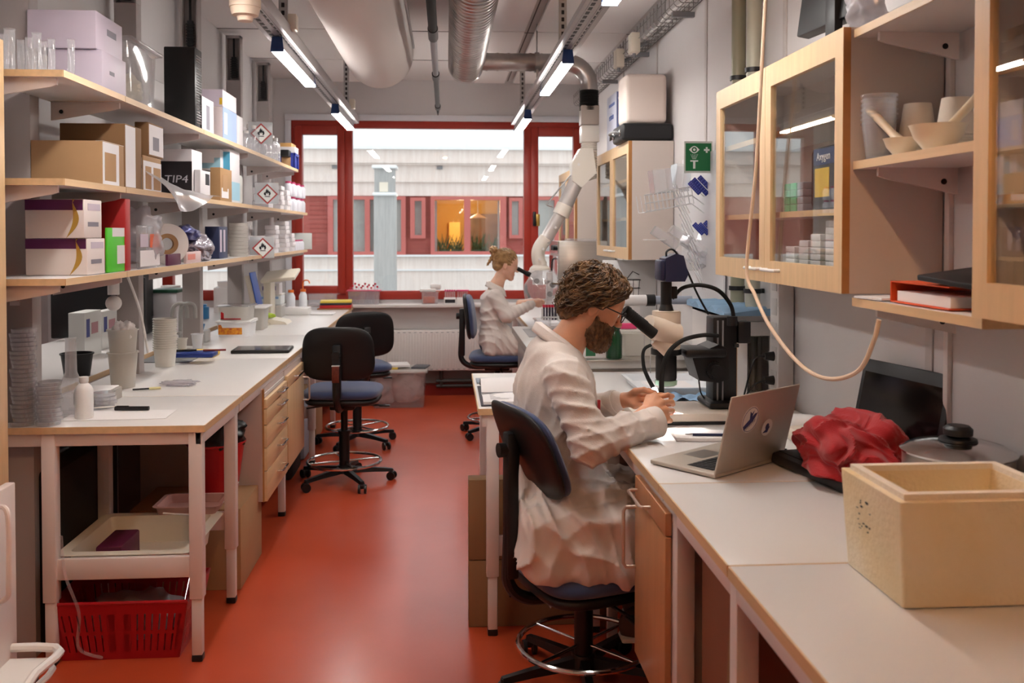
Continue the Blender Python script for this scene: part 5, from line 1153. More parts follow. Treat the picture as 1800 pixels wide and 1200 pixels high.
for i in range(5):
    pts = [(1.02+random.uniform(-.05, .09), 3.05+random.uniform(-.1, .1), .906+random.uniform(0, .03)) for _ in range(6)]
    MB().tube(pts, .0035, 6, smooth=5).thing('power_cable', black, 'black cable coiled on the bench behind the silver laptop', 'cable', 'black cables behind the laptop')
# mobile black block + paper
flat('card_slip', paper, 'cream paper slip under the red cloth on the old laptop', 'paper', 1455, 795, .07, .09, .002, .2, z=.94)
flat('ruler', M('ruler_clear', '#cbbcae', .4), 'pale ruler lying near the orange marker', 'ruler', 1508, 838, .2, .025, .003, .25)
flat('white_sheet', paper, 'white sheet of paper under the old black laptop', 'paper', 1470, 822, .3, .2, .0015, .1)
p = at(1490, 822, Z=.902); MB().box((-.03, -.02, 0), (.03, .02, .03), .008).thing('black_adapter', black, 'small black block in front of the old laptop', 'adapter', loc=(p.x, p.y, .9035), rz=.2)
p = at(1582, 832, Z=.902); t = T('marker_pen', 'orange marker with a black cap beside the steel pot', 'marker', (p.x, p.y, .913), .12); MB().cyl((-.05, 0, 0), (.01, 0, 0), .0095, n=14).part('barrel', M('orange_plastic', '#ee6a2c', .4), t); MB().cyl((.01, 0, 0), (.045, 0, 0), .0105, n=14).part('cap', black, t, 'black cap')
p = at(1622, 836, Z=.902); MB().cyl((-.015, 0, 0), (.02, 0, 0), .008, n=12).thing('marker_pen', M('green_plastic', '#2fae3c', .4), 'small bright green pen end beside the orange marker', 'marker', loc=(p.x, p.y, .911), rz=.3)
# steel pot
p = Vector((1.275, 2.25, .903)); t = T('cooking_pot', 'wide stainless steel pot with a domed lid and black knob', 'pot', p)
MB().lathe([(0, 0), (.12, 0), (.13, .01), (.13, .165), (.134, .168), (.128, .168), (.126, .012), (0, .006)], n=48).part('pot_body', steel, t); l_ = MB().lathe([(.134, .168), (.136, .173), (.13, .176), (.11, .187), (.06, .196), (0, .198)], n=48).part('lid', chrome, t)
MB().lathe([(0, .195), (.012, .196), (.013, .205), (.034, .213), (.035, .228), (.026, .236), (0, .238)], n=28).lathe([(.012, .202), (.046, .198), (.044, .204), (.012, .21)], n=28).part('lid_knob', black, l_, 'black knob')
for s in (-1, 1): b = MB(); b.tube([(-.04, s*.128, .14), (-.03, s*.165, .145), (.03, s*.165, .145), (.04, s*.128, .14)], .008, smooth=4); b.part('side_handle', black, t)
clump('paper_bag', (1.3, 2.48, .955), (.045, .06, .055), M('kraft_paper', '#8f6a3c', .8), 'crumpled brown paper bag between the old laptop and the steel pot', 'paper bag', 4, amp=.5, freq=8)
# styrofoam box
foam = M('styrofoam', '#efe0c6', .75, bump=.3, bscale=90, vscale=5, col2='#e6d0a4')
t = T('foam_box', 'open styrofoam box at the near end of the bench', 'foam box', (1.035, 1.845, .903)); W_2, L_2, Hh = .178, .135, .205
tray('box_shell', (0, 0, 0), W_2, L_2, Hh, foam, None, t_=.034, lip=.0, parent=t, r=.006)
b = MB(); ro, ri = (W_2-.015, L_2-.015), (W_2-.033, L_2-.033)
vs_ = [[b.bm.verts.new((sx*r_[0], sy*r_[1], z)) for sx, sy in ((-1, -1), (1, -1), (1, 1), (-1, 1))] for r_, z in ((ro, Hh-.001), (ro, Hh+.012), (ri, Hh+.012), (ri, Hh-.02))]
for A_, B_ in zip(vs_, vs_[1:]):
    for i in range(4): b.bm.faces.new((A_[i], A_[(i+1) % 4], B_[(i+1) % 4], B_[i]))
b.part('raised_rim', M('foam_white', '#efe4d4', .75, bump=.3, bscale=90), t, 'paler stepped rim')
for k, s in enumerate(('TILL', 'LAB 2', 'KYL', 'OK')):
    pass
b = MB(); random.seed(5)
for k in range(16): yy, zz = random.uniform(-.01, .05), random.uniform(.1, .165); b.box((-W_2-.0006, yy, zz), (-W_2+.001, yy+random.uniform(.002, .009), zz+random.uniform(.001, .004)))
b.part('handwriting', ink, t, 'faint dark handwriting')['kind'] = 'stuff'
# white curved device by the laptop
p = at(1385, 690, Z=.95); b = MB(); b.grid(lambda u, v: (.11*math.cos(2*PI*u)*math.cos(PI/2*v)**.4, .07*math.sin(2*PI*u)*math.cos(PI/2*v)**.4, .055*math.sin(PI/2*v)), 32, 10, closed_u=True); b.thing('white_mouse_dock', whitep, 'smooth white rounded device standing behind the silver laptop', 'device', loc=(1.27, 3.3, .903), rz=.4)
MB().box((-.11, -.08, 0), (.11, .08, .05), .015).thing('cream_power_box', creamp, 'low cream box behind the silver laptop near the wall', 'device', loc=(1.29, 3.1, .903), rz=.1)
# open shelf things
b = MB(); b.box((0, 0, 0), (1, 1, 1)); b.bm.free()
cups = []
def cup(loc, r0, r1, h, mat_, label, group=None, n=24, lip=.003):
    return MB().lathe([(0, 0), (r0, 0), (r1-.001, h-.006), (r1+lip, h-.005), (r1+lip, h), (r1-.001, h), (r0-.002, .003), (0, .003)], n=n).thing('plastic_beaker', mat_, label, 'beaker', group, loc=loc)
c0 = cup((1.197, 2.53, 1.8225), .034, .046, .1, clearp, 'clear plastic beaker at the bottom of the stack on the middle open shelf', 'clear beakers nested on the open shelf')
for i in range(1, 7): dup(c0, (1.197, 2.53, 1.8225+i*.013), label='clear plastic beaker nested in the stack on the middle open shelf, above the bottom one')
wb_ = M('white_paper_cup', '#e9dccb', .6)
for k, (x, y) in enumerate(((1.302, 2.52), (1.345, 2.40))):
    z0 = 1.8225
    for i in range(8): 
        if i == 0: c1 = MB().lathe([(0, .1), (.036, .1), (.05, .006), (.053, .005), (.053, 0), (.048, 0), (.034, .095), (0, .096)], n=28).thing('paper_cup', wb_, 'upside down white cup in the nested cup stack ' + ('touching the cabinet side' if k == 0 else 'behind the mortar'), 'cup', 'upside down cups on the open shelf, ' + ('back' if k else 'front'), loc=(x, y, z0))
        else: dup(c1, (x, y, z0+i*.0075))
def mortar(loc, R, lean, label, pl):
    t = T('mortar', label, 'mortar', loc); por = M('porcelain', '#e9d9bd', .3, coat=.2); h = R*.95
    MB().lathe([(0, 0), (R*.5, 0), (R*.55, .006), (R*.85, h*.5), (R, h*.93), (R*1.04, h), (R*.93, h), (R*.78, h*.55), (R*.45, .02), (0, .014)], n=36).part('bowl', por, t)
    p = T('pestle', pl, 'pestle', (loc[0], loc[1], loc[2]+.03)); d = Vector(lean); q = d.to_track_quat('Z', 'Y'); p.rotation_euler = q.to_euler()
    MB().lathe([(0, -.015), (.014, -.01), (.018, .0), (.014, .02), (.01, .05), (.0115, .13), (.014, .15), (.012, .16), (0, .163)], n=18).part('pestle_rod', por, p)
mortar((1.205, 2.41, 1.823), .048, (-.1, .3, .28), 'smaller porcelain mortar on the middle open shelf', 'porcelain pestle leaning out of the smaller mortar to the back')
mortar((1.215, 2.25, 1.823), .066, (.35, -.05, .38), 'larger porcelain mortar on the middle open shelf', 'thick porcelain pestle standing up in the larger mortar')
# lowest open shelf: binder, black folder, clear box, papers
zb = 1.438
t = T('ring_binder', 'orange ring binder lying on the lowest open shelf', 'binder', (1.27, 2.24, zb), 0); og = M('orange_card', '#d9511f', .6)
b = MB(); b.box((-.1, -.13, 0), (.12, .16, .003)); b.box((-.1, -.13, .052), (.12, .16, .055)); b.box((-.1, .155, 0), (.12, .16, .055)); b.part('cover', og, t); MB().box((-.09, -.12, .004), (.11, .14, .03)).part('pages', paper, t)
b = MB(); b.mx = Matrix.Rotation(math.radians(-7), 4, 'Y') @ Matrix.Rotation(.06, 4, 'X'); b.box((-.1, -.14, 0), (.12, .11, .014), .003); b.thing('black_folder', black, 'black folder lying slanted on the orange binder', 'folder', loc=(1.265, 2.13, zb+.07), rz=.1)
tray('clear_box', (1.32, 2.05, zb+.105), .07, .09, .06, clearp, 'clear plastic box standing on the black folder', 'box')
MB().box((-.06, -.05, 0), (.05, .07, .006)).thing('loose_papers', paper, 'few loose white papers on the lowest open shelf next to the binder', 'papers', loc=(1.21, 2.49, zb), rz=.2)
# top of open shelf and cabinet
MB().box((-.12, -.16, 0), (.12, .16, .12), .04).thing('white_bin', whitep, 'white rounded bin on the topmost open shelf at the picture top', 'bin', loc=(1.28, 2.3, 2.193))
t = T('monitor', 'black flat screen standing on the big glass cabinet, cut by the picture top', 'monitor', (1.27, 2.98, 2.2005), PI/2+.12)
b = MB(); b.mx = Matrix.Rotation(math.radians(8), 4, 'X'); b.box((-.25, -.02, .1), (.25, .03, .44), .006); b.part('screen_frame', black, t); MB().box((-.09, -.08, 0), (.09, .08, .015), .005).box((-.03, .0, .0), (.03, .03, .2), .004).part('stand', black, t)
clump('plastic_bag', (1.25, 2.68, 2.3), (.07, .06, .1), MATS['crinkled_film'], 'clear crinkled plastic bag on the big glass cabinet beside the monitor', 'plastic bag', 8, amp=.4, freq=10)
# far cabinet top: case, white box, tall carton
t = T('instrument_case', 'flat black hard case with a latch on the far glass cabinet', 'case', (1.255, 5.95, 2.192)); MB().box((-.165, -.17, 0), (.16, .17, .108), .02, 3).part('case_shell', M('case_black', '#131317', .5), t); MB().tube([(-.165, -.09, .05), (-.2, -.08, .06), (-.2, .08, .06), (-.165, .09, .05)], .009, smooth=4).part('case_handle', grey, t, 'grey handle'); MB().box((-.172, -.13, .03), (-.164, -.1, .075), .002).box((-.172, .1, .03), (-.164, .13, .075), .002).part('latch', chrome, t)
MB().box((-.14, -.13, 0), (.125, .13, .31), .03, 4).thing('foam_container', M('white_foam_case', '#e3d6ce', .6), 'tall white rounded box on top of the black case', 'box', loc=(1.255, 5.93, 2.302))
t = T('carton', 'blue and white carton lettered VE standing behind the white box on the far cabinet', 'carton', (1.27, 6.4, 2.192)); MB().box((-.135, -.18, 0), (.13, .18, .37), .002).part('carton_body', M('pale_blue_card', '#c9cddd', .6), t); MB().box((-.133, -.1815, .002), (.13, -.18, .368)).part('blue_face', M('slate_blue', '#64709a', .5), t, 'slate blue end face')
lettering('VERSUM'[:3], .1, M('letter_pale', '#c9cde0', .5), t, (-.04, -.1825, .29))
lettering('ersion', .07, M('letter_blue', '#5a70b0', .5), t, (-.1365, 0, .22), (PI/2, 0, -PI/2)); MB().box((-.1362, -.12, .29), (-.135, .1, .31)).part('blue_stripe', MATS['letter_blue'], t); MB().box((-.1365, -.05, .06), (-.135, .07, .09), .0).part('hand_hole', M('hole_dark', '#2a1c14', .9), t, 'dark hand hole')
# eye wash sign (stands out from the wall)
t = T('eyewash_sign', 'green square emergency eyewash sign standing out from the wall', 'sign', (1.335, 4.9, 1.94), 0); gs = M('sign_green', '#0c6b3a', .4)
MB().box((-.078, 0, -.005), (.075, .004, .163), .002).part('sign_plate', M('sign_edge', '#c9cbc6', .4), t); MB().box((-.07, -.0015, .006), (.068, .0, .152)).part('green_panel', gs, t, 'green field')
b = MB(); y0, y1 = -.003, -.0015
ew = [(-.052+.056*i/12, .118+.019*math.sin(PI*i/12)) for i in range(13)]+[(.004-.056*i/12, .118-.019*math.sin(PI*i/12)) for i in range(1, 12)]; b.prism(ew, y0, y1, 'y'); b.box((.028, y0, .112), (.058, y1, .122)); b.box((.038, y0, .102), (.048, y1, .132))
b.box((-.045, y0, .055), (-.003, y1, .062)); b.box((-.03, y0, .018), (-.018, y1, .056)); b.part('white_pictogram', M('sign_white', '#eef1ee', .5), t, 'white eye, cross and spout')
b = MB(); b.cyl((-.024, -.0033, .118), (-.024, -.0028, .118), .014, n=20); o = b.part('iris', gs, t); b = MB(); b.cyl((-.024, -.0037, .118), (-.024, -.0033, .118), .007, n=16); b.part('pupil_dot', MATS['sign_white'], t)
b = MB()
for k in range(5):
    for j in range(6): xx = -.024+(k-2)*(.009-.001*j); b.box((xx-.001, y0, .069+(5-j)*.0045), (xx+.001, y1, .0715+(5-j)*.0045))
b.part('spray_dots', MATS['sign_white'], t)['kind'] = 'stuff'
# wall drying rack with wire baskets, clear boxes and blue slide racks
t = T('drying_rack', 'white wire drying rack hanging on the wall beside the glass cabinet', 'drying rack', (1.29, 5.0, 1.15)); Ro = t.location; b = MB(); wr_ = M('white_wire', '#dfe0e2', .4)
def RP(x, y, Y): return at(x, y, Y=Y)-Ro
for dz in (0, .045, .09): b.tube([RP(1133, 343, 4.9)+Vector((0, 0, -dz)), RP(1215, 328, 4.95)+Vector((0, 0, -dz)), RP(1238, 345, 5.0)+Vector((0, 0, -dz))], .003, 5); b.tube([RP(1136, 343, 5.15)+Vector((0, 0, -dz)), RP(1215, 330, 5.15)+Vector((0, 0, -dz))], .003, 5)
for i in range(12):
    p = RP(1133, 343, 4.9).lerp(RP(1215, 328, 4.95), i/11); b.tube([p, p+Vector((.015, 0, -.09)), p+Vector((.015, .22, -.09)), p+Vector((0, .22, 0))], .0022, 4)
for k in range(9):
    p = RP(1188+k*3.6, 325+k*17, 4.95); b.tube([p, p+Vector((.08, .02, -.15))], .003, 5); b.tube([p+Vector((0, .06, 0)), p+Vector((.08, .08, -.15))], .003, 5)
b.part('wire_basket', wr_, t); b = MB(); b.box((.108, -.35, .05), (.118, .5, .9), .003); b.part('back_board', M('acrylic_board', '#d5d6da', .3), t)
def clearbox(x, y, Y, w, d, h, rot, label, mat_=None, nm='acrylic_box', cat='box', group=None):
    p = at(x, y, Y=Y); b = MB(); r = Euler(rot).to_matrix()
    for a, c in (((-w/2, -d/2, 0), (w/2, d/2, .003)), ((-w/2, -d/2, 0), (-w/2+.003, d/2, h)), ((w/2-.003, -d/2, 0), (w/2, d/2, h)), ((-w/2, -d/2, 0), (w/2, -d/2+.003, h)), ((-w/2, d/2-.003, 0), (w/2, d/2, h))): b.box(a, c)
    o = b.thing(nm, mat_ or clearp, label, cat, group, loc=p); o.rotation_euler = rot; return o
clearbox(1163, 340, 5.03, .1, .12, .13, (0, -.12, 0), 'clear box with folded bags standing in the upper wire basket'); clearbox(1193, 335, 5.03, .08, .14, .14, (0, .1, .0), 'clear upright box with slanted front beside the folded bags')
bl_ = M('blue_rack', '#1f2c86', .35)
for k, (x, y, ln) in enumerate(((1221, 330, .085), (1231, 328, .115), (1243, 326, .13), (1228, 402, .075), (1237, 402, .075), (1249, 401, .095))):
    p = at(x, y, Y=4.93+.012*(k % 3)); b = MB(); rm_ = Matrix.Rotation(math.radians(46), 4, 'Y'); b.mx = rm_; b.box((-ln/2, -.005, -.0135), (ln/2, .005, .0135), .002)
    o = b.thing('slide_rack', bl_, ('upper' if k < 3 else 'lower')+' tilted blue slide rack on the drying rack, '+('nearest the basket', 'in the middle of its row', 'nearest the glass cabinet')[k % 3], 'slide rack', loc=(p.x, p.y, p.z)); b = MB(); b.mx = rm_
    for q in range(7): b.box((-ln/2+.006+q*(ln-.01)/7, -.0056, -.009), (-ln/2+.011+q*(ln-.01)/7, -.0049, -.002)).box((-ln/2+.006+q*(ln-.01)/7, -.0056, .002), (-ln/2+.011+q*(ln-.01)/7, -.0049, .009))
    o2_ = b.part('slots', M('slot_pale', '#5a66b8', .5), o); o2_['kind'] = 'stuff'
for k, (x, y, sx_) in enumerate(((1165, 425, .16), (1190, 420, .12), (1215, 440, .14), (1235, 470, .16), (1205, 465, .12), (1245, 430, .1))):
    clearbox(x, y, 4.93+.03*k, sx_, .1, .05, (0, .6, .2*k-.3), ('clear tilted lid nearest the far cabinet on the drying rack', 'clear lid tilted behind the navy camera', 'clear tilted box in the middle of the drying rack pile', 'clear box lowest in the drying rack pile, above the red text', 'clear box hanging just above the camera cable', 'clear box under the lower blue slide racks')[k], group=None)
MB().box((-.05, -.05, 0), (.05, .05, .004)).thing('leaning_sheet', whitep, 'white opaque plastic sheet leaning on the edge of the drying rack pile', 'sheet', loc=at(1150, 422, Y=4.9))
# ================================================================ THINGS ON THE SHELVES AND THE LEFT BENCH
lav = M('lavender_card', '#c8bccb', .5); wcard = M('white_card', '#e0dcdf', .55); purple = M('purple_print', '#5c1d55', .45); gold = M('gold_print', '#b08a3a', .4); lab_w = M('paper_label', '#e6e3e6', .7); greyt = M('grey_print', '#7f7c88', .6); bluep = M('blue_print', '#3b62b8', .5); cyan = M('cyan_print', '#4fa3c6', .5); limeg = M('lime_card', '#4fc42c', .5); rbind = M('red_binder', '#b01f22', .45)
def geo(xl, xm, xr, yt, zb, X1, yb=None):
    """box from its photographed edges: near face xl..xm, side face xm..xr, top y at xm; stands at height zb with its outer side at X1"""
    Y0 = at(xm, 400, X=X1).y; Y1 = at(xr, 400, X=X1).y; X0 = at(xl, 400, Y=Y0).x; zt = at(xm, yt, Y=Y0).z
    return X0, X1, Y0, Y1, zb, max(zt, zb+.01)
def carton(nm, label, cat, xl, xm, xr, yt, zb, mat_=card, X1=-1.295, group=None, side=None, front=None, r=.003, dz=.0015, xmin=-1.56, top=None):
    X0, X1, Y0, Y1, z0, z1 = geo(xl, xm, xr, yt, zb, X1); X0 = max(X0, xmin) if xmin else X0; w, l, h = (X1-X0)/2, (Y1-Y0)/2, z1-z0-dz
    t = T(nm, label, cat, ((X0+X1)/2, (Y0+Y1)/2, z0+dz), group=group); MB().box((-w, -l, 0), (w, l, h), r).part('box_body', mat_, t)
    # decals: (face, u0, u1, v0, v1, material, part name) in fractions of that face
    for fc, decs in (('side', side or []), ('front', front or []), ('top', top or [])):
        for k, (u0, u1, v0, v1, m_, nm2) in enumerate(decs):
            e = .0006*(k+1); b = MB()
            if fc == 'side': b.box((w-.001, -l+2*l*u0, h*v0), (w+e, -l+2*l*u1, h*v1))
            elif fc == 'top': b.box((-w+2*w*u0, -l+2*l*v0, h-.001), (-w+2*w*u1, -l+2*l*v1, h+e))
            else: b.box((-w+2*w*u0, -l-e, h*v0), (-w+2*w*u1, -l+.001, h*v1))
            b.part(nm2, m_, t)
    t['dims'] = (w, l, h); return t
def top_of(t): return t.location.z+t['dims'][2]
gap_ = .0005
# --- top shelf
a = carton('carton', 'pale lavender carton, lower of the two at the near end of the top shelf', 'carton', 88, 182, 224, 87, ZT, lav, side=[(.3, .5, .45, .55, greyt, 'small_print')])
b_ = carton('carton', 'pale lavender carton, upper of the two at the near end of the top shelf', 'carton', 22, 172, 218, 18, top_of(a), lav, X1=-1.31, side=[(.4, .75, .5, .68, greyt, 'small_print')])
rs = random.Random(2)
for k in range(9):
    X, Y = -1.54+.028*k+rs.uniform(-.004, .004), 3.27+.07*(k % 3)+rs.uniform(-.01, .01); h = rs.uniform(.1, .15); r = rs.uniform(.011, .017)
    MB().lathe([(0, 0), (r*.9, .0), (r, .006), (r, h), (r*1.15, h+.002), (r*1.1, h+.004), (r*.88, h), (r*.88, .008), (0, .006)], n=16).thing('glass_tube', clearp, f'clear flat bottomed glass tube standing in front of the lavender cartons', 'glass tube', 'glass tubes at the near end of the top shelf', loc=(X, Y, ZT+.001))
t = T('storage_tub', 'tall clear plastic tub with a lid next to the black computer on the top shelf', 'tub', (-1.39, 4.19, ZT+.001)); tray('tub_body', (0, 0, 0), .085, .19, .25, clearp, None, parent=t, r=.03); MB().box((-.105, -.215, .252), (.105, .215, .27), .012, 3).part('lid', clearp, t); clump('content', (0, -.02, .075), (.065, .13, .06), M('yellowish_gloves', '#d9cdb5', .6), 'pale gloves inside', None, 6, parent=t, amp=.35)
c = carton('computer_tower', 'black computer tower with a vented side on the top shelf', 'computer', 290, 345, 357, 82, ZT, black, r=.006)
b = MB(); w, l, h = c['dims']
for k in range(26): b.box((w, -l+.02, .03+k*(h-.06)/26), (w+.002, l-.02, .034+k*(h-.06)/26))
b.part('vent_slats', chrome, c, 'pale vent slats')['kind'] = 'stuff'
carton('paper_box', 'plain white box leaning beside the black computer on the top shelf', 'carton', 345, 353, 377, 166, ZT, wcard, side=[(.45, .7, .1, .8, greyt, 'small_print')])
a = carton('carton', 'blue sided box under the grey white one on the top shelf', 'carton', 377, 393, 417, 187, ZT, M('pinkish_card', '#d4c5c6', .6), side=[(0, 1, 0, 1, M('pale_blue_print', '#8ea6d2', .5), 'blue_side'), (.1, .3, .2, .85, wcard, 'white_print')])
carton('carton', 'grey white box with a small yellow mark, upper of the pair on the top shelf', 'carton', 355, 393, 417, 157, top_of(a), wcard, front=[(0, 1, 0, 1, lav, 'grey_end'), (.85, .98, .1, .5, M('yellow_mark', '#d6b128', .5), 'yellow_mark')])
carton('carton', 'narrow white box after the blue sided one on the top shelf', 'carton', 416, 418, 428, 202, ZT, wcard)
def bottle(X, Y, z, r, h, mat_, label, cap=None, capm=None, group=None, nm='bottle', cat='bottle', neck=.45):
    t = T(nm, label, cat, (X, Y, z+.001), group=group)
    MB().lathe([(0, 0), (r*.95, 0), (r, r*.15), (r, h*.68), (r*.8, h*.78), (r*neck, h*.85), (r*neck, h*.93), (r*neck*.8, h*.93), (r*neck*.8, h*.86), (r*.9, h*.66), (r*.9, .006), (0, .005)], n=20).part('bottle_body', mat_, t)
    MB().lathe([(0, h*.88), (r*(cap or neck*1.15), h*.88), (r*(cap or neck*1.15), h), (0, h)], n=16).part('cap', capm or mat_, t); return t
ks = ['first', 'second', 'third', 'fourth', 'fifth', 'sixth', 'seventh', 'eighth', 'ninth', 'tenth']
for k, (x, dx) in enumerate(((432, 0), (439, .06), (447, -.01), (459, .05), (468, 0), (478, .05), (484, 0))):
    p = at(x, 300, X=-1.32-dx); bottle(p.x, p.y, ZT, .04, .13+.12*((k*7) % 4)/4, clearp, f'clear glass bottle, {ks[k]} of the row behind the upper flammable sign', group='clear bottles on the top shelf', capm=whitep)
def placard(x, y, X, size, label):
    p = at(x, y, X=X); t = T('hazard_placard', label, 'hazard sign', (p.x, p.y, p.z), rz=.18, group=None); s = size
    MB().box((-s, -.0015, -s*.8), (s*.9, .0015, s*.95), .001).part('card_back', Mclear('placard_sleeve', '#eceef0', .9, .2, .45, .35), t)
    b = MB(); q = s*.85; b.prism([(0, -q), (q, 0), (0, q), (-q, 0)], -.0035, -.0018, 'y'); b.part('red_border', M('ghs_red', '#a52a2a', .5), t, 'red diamond border'); q *= .82
    b = MB(); b.prism([(0, -q), (q, 0), (0, q), (-q, 0)], -.0045, -.0034, 'y'); b.part('white_field', M('sign_white', '#eef1ee', .5), t)
    f_ = [(-.22, -.12), (-.3, .02), (-.22, .2), (-.17, .1), (-.12, .3), (-.02, .48), (.02, .3), (.09, .38), (.12, .2), (.2, .26), (.27, .05), (.2, -.12), (.1, -.12), (.13, .02), (.03, .12), (0, -.02), (-.08, .1), (-.12, 0), (-.1, -.12)]
    b = MB(); b.prism([(u*s, v*s) for u, v in f_], -.0055, -.0044, 'y'); b.box((-.22*s, -.0055, -.24*s), (.22*s, -.0044, -.18*s)); b.part('flame_symbol', ink, t, 'black flame symbol')
placard(459, 235, -1.262, .085, 'red diamond flammable sign on the top shelf'); placard(470, 341, -1.262, .085, 'red diamond flammable sign on the middle shelf'); placard(462, 436, -1.262, .085, 'red diamond flammable sign on the bottom shelf')
a = carton('carton', 'small brown box at the bottom of the far stack on the top shelf', 'carton', 495, 511, 514, 276, ZT, card); b_ = carton('carton', 'black box in the middle of the far stack on the top shelf', 'carton', 493, 508, 516, 263, top_of(a), black); carton('carton', 'flat wooden coloured box on top of the black box at the far end', 'carton', 493, 513, 521, 251, top_of(b_), M('tan_card', '#c79a5e', .6))
p = at(530, 290, X=-1.33); t = T('blue_crate', 'dark blue plastic crate at the window end of the top shelf', 'crate', (p.x, 8.08, ZT+.001)); MB().box((-.07, -.1, 0), (.06, .1, .125), .01).part('crate_body', M('crate_blue', '#1b2f95', .4), t); MB().box((.06, -.1, .1), (.075, .1, .125), .004).box((.06, -.1, 0), (.072, -.08, .125), .003).box((.06, .08, 0), (.072, .1, .125), .003).part('rib', MATS['crate_blue'], t)
t = T('carton', 'low white box on the blue crate', 'carton', (t.location.x, 8.08, ZT+.128)); MB().box((-.07, -.09, 0), (.07, .09, .05), .003).part('box_body', wcard, t)
# --- middle shelf
tp = M('packing_tape', '#cfc4b4', .35)
a = carton('carton', 'large plain brown carton at the near end of the middle shelf', 'carton', 44, 182, 219, 247, ZM, card, side=[(.0, .75, .0, .98, lab_w, 'shipping_label'), (.08, .6, .1, .75, card, 'card_strip')], top=[(.9, 1, .0, 1, tp, 'tape')])
carton('carton', 'tall dark brown carton behind the large plain one on the middle shelf', 'carton', 70, 222, 250, 217, ZM, card_d, X1=-1.30, side=[(.0, .6, .02, .98, lab_w, 'shipping_label')])
a = carton('carton', 'brown carton with white tape, lower of two beside the black lettered box', 'carton', 250, 253, 284, 272, ZM, card, side=[(.0, 1, .0, .85, lab_w, 'white_tape'), (.1, .42, .05, .7, card, 'card_strip'), (.55, .95, .05, .7, card, 'card_strip')])
carton('carton', 'brown carton with a big white label, upper of two beside the black lettered box', 'carton', 238, 262, 288, 214, top_of(a), card_d, side=[(.05, 1, .05, .95, lab_w, 'shipping_label'), (.3, .7, .2, .6, greyt, 'small_print')])
c = carton('instrument_box', 'black and white box lettered TIP4 on the middle shelf', 'carton', 282, 338, 356, 262, ZM, wcard, front=[(0, 1, .0, .75, M('violet_black', '#1a1218', .5), 'black_face')], X1=-1.33)
w, l, h = c['dims']; lettering('TIP4', .055, M('silver_print', '#c9c6cc', .4), c, (0, -l-.002, h*.38), (PI/2, 0, 0), font_shear=.1, sx=1.2)
b = MB(); P0, P1 = at(292, 285, X=-1.27), at(350, 300, X=-1.29)
def film(u, v):
    y = 4.15+.85*u; x = -1.40+.20*v+.03*math.sin(6*u+2*v)*v; z = ZM+.17*(1-v)**1.2*(1-u*.75)+.006-(.09*max(0, v-.7)*3.3*math.sin(PI*min(1, u*1.2))**.7); return (x, y, z+.008*noise.noise(Vector((u*6, v*6, 1))))
b.grid(film, 40, 16); b.thing('plastic_bag', MATS['crinkled_film'], 'clear plastic bag drooping over the edge of the middle shelf', 'plastic bag')
carton('carton', 'white box with a black label in front of the small brown carton', 'carton', 342, 353, 370, 298, ZM, wcard, side=[(.5, .9, .5, .9, ink, 'black_label')])
a = carton('carton', 'blue and white glove box, lower of the pair on the middle shelf', 'carton', 362, 398, 420, 305, ZM, wcard, X1=-1.37, side=[(0, 1, .05, .35, M('glove_blue', '#9cc9dc', .5), 'blue_print')])
b_ = carton('carton', 'glove box with a light blue end, upper left of the pair on the middle shelf', 'carton', 345, 388, 395, 262, top_of(a), wcard, X1=-1.34, front=[(.0, 1, .1, .6, MATS['glove_blue'], 'blue_end'), (.2, .75, .35, .7, wcard, 'white_patch')])
carton('carton', 'tall white and blue carton standing beyond the glove boxes', 'carton', 390, 405, 422, 262, ZM, wcard, X1=-1.30, front=[(.0, 1, .5, .95, cyan, 'blue_end')], side=[(.0, 1, .05, .4, MATS['glove_blue'], 'blue_print')])
carton('carton', 'small brown carton in front of the glove boxes', 'carton', 370, 388, 408, 294, ZM, M('plain_card', '#a9835a', .8), X1=-1.285, side=[(.1, .7, .1, .4, lab_w, 'label'), (.2, .6, .3, .8, card, 'flap')])
MB().box((-.05, -.13, 0), (.05, .13, .19), .02).thing('cream_case', M('cream_case', '#dcdcd6', .4), 'cream rounded plastic case beside the middle flammable sign', 'case', loc=(-1.36, 6.06, ZM+.001))
rs = random.Random(4)
def pile(zs, spots, group, phrase):
    for k, (x, X, w, l, h, m_) in enumerate(spots):
        p = at(x, 400, X=X); MB().box((-w, -l, 0), (w, l, h), .003).thing('small_box', m_, phrase[k], 'small box', group, loc=(X, p.y, zs+.001+(0)))
wp = lambda *s: [f'{q}' for q in s]
z_ = ZM; cur = {}
def stack(x, X, n, w, l, h, shelf_z, what, where_, m_=wcard):
    y = at(x, 400, X=X).y
    names = ['lowest', 'second lowest', 'third lowest', 'fourth lowest', 'fifth lowest', 'sixth lowest', 'seventh lowest', 'topmost']
    t0 = None
    for k in range(n):
        nm = 'topmost' if k == n-1 else names[k]; lb = f'{what}, {nm} of the stack {where_}'
        loc = (X+.004*((k*5) % 3-1), y, shelf_z+.001+k*(h+.001)); 
        if t0 is None: t0 = MB().box((-w, -l, 0), (w, l, h), .004).thing('small_box', m_, lb, 'small box', 'stacked small boxes', loc=loc)
        else: dup(t0, loc, label=lb)
stack(463, -1.36, 3, .06, .09, .05, ZM, 'white cardboard box', 'behind the middle flammable sign'); stack(487, -1.33, 5, .045, .075, .036, ZM, 'white cardboard box', 'after the middle flammable sign'); stack(499, -1.33, 4, .045, .09, .04, ZM, 'white flat box', 'next to the pink capped bottles')
pinkc = M('pink_cap', '#c23a6c', .4)
for row in range(2):
    for k in range(6):
        y = 7.93+k*.13; bottle(-1.31+.012*(k % 2), y, ZM+row*.125, .034, .12, M('pale_bottle', '#dcdde6', .4), f'pink capped white bottle, {ks[k]} of the {"lower" if row == 0 else "upper"} row on the middle shelf', capm=pinkc, group='pink capped bottles', neck=.6)
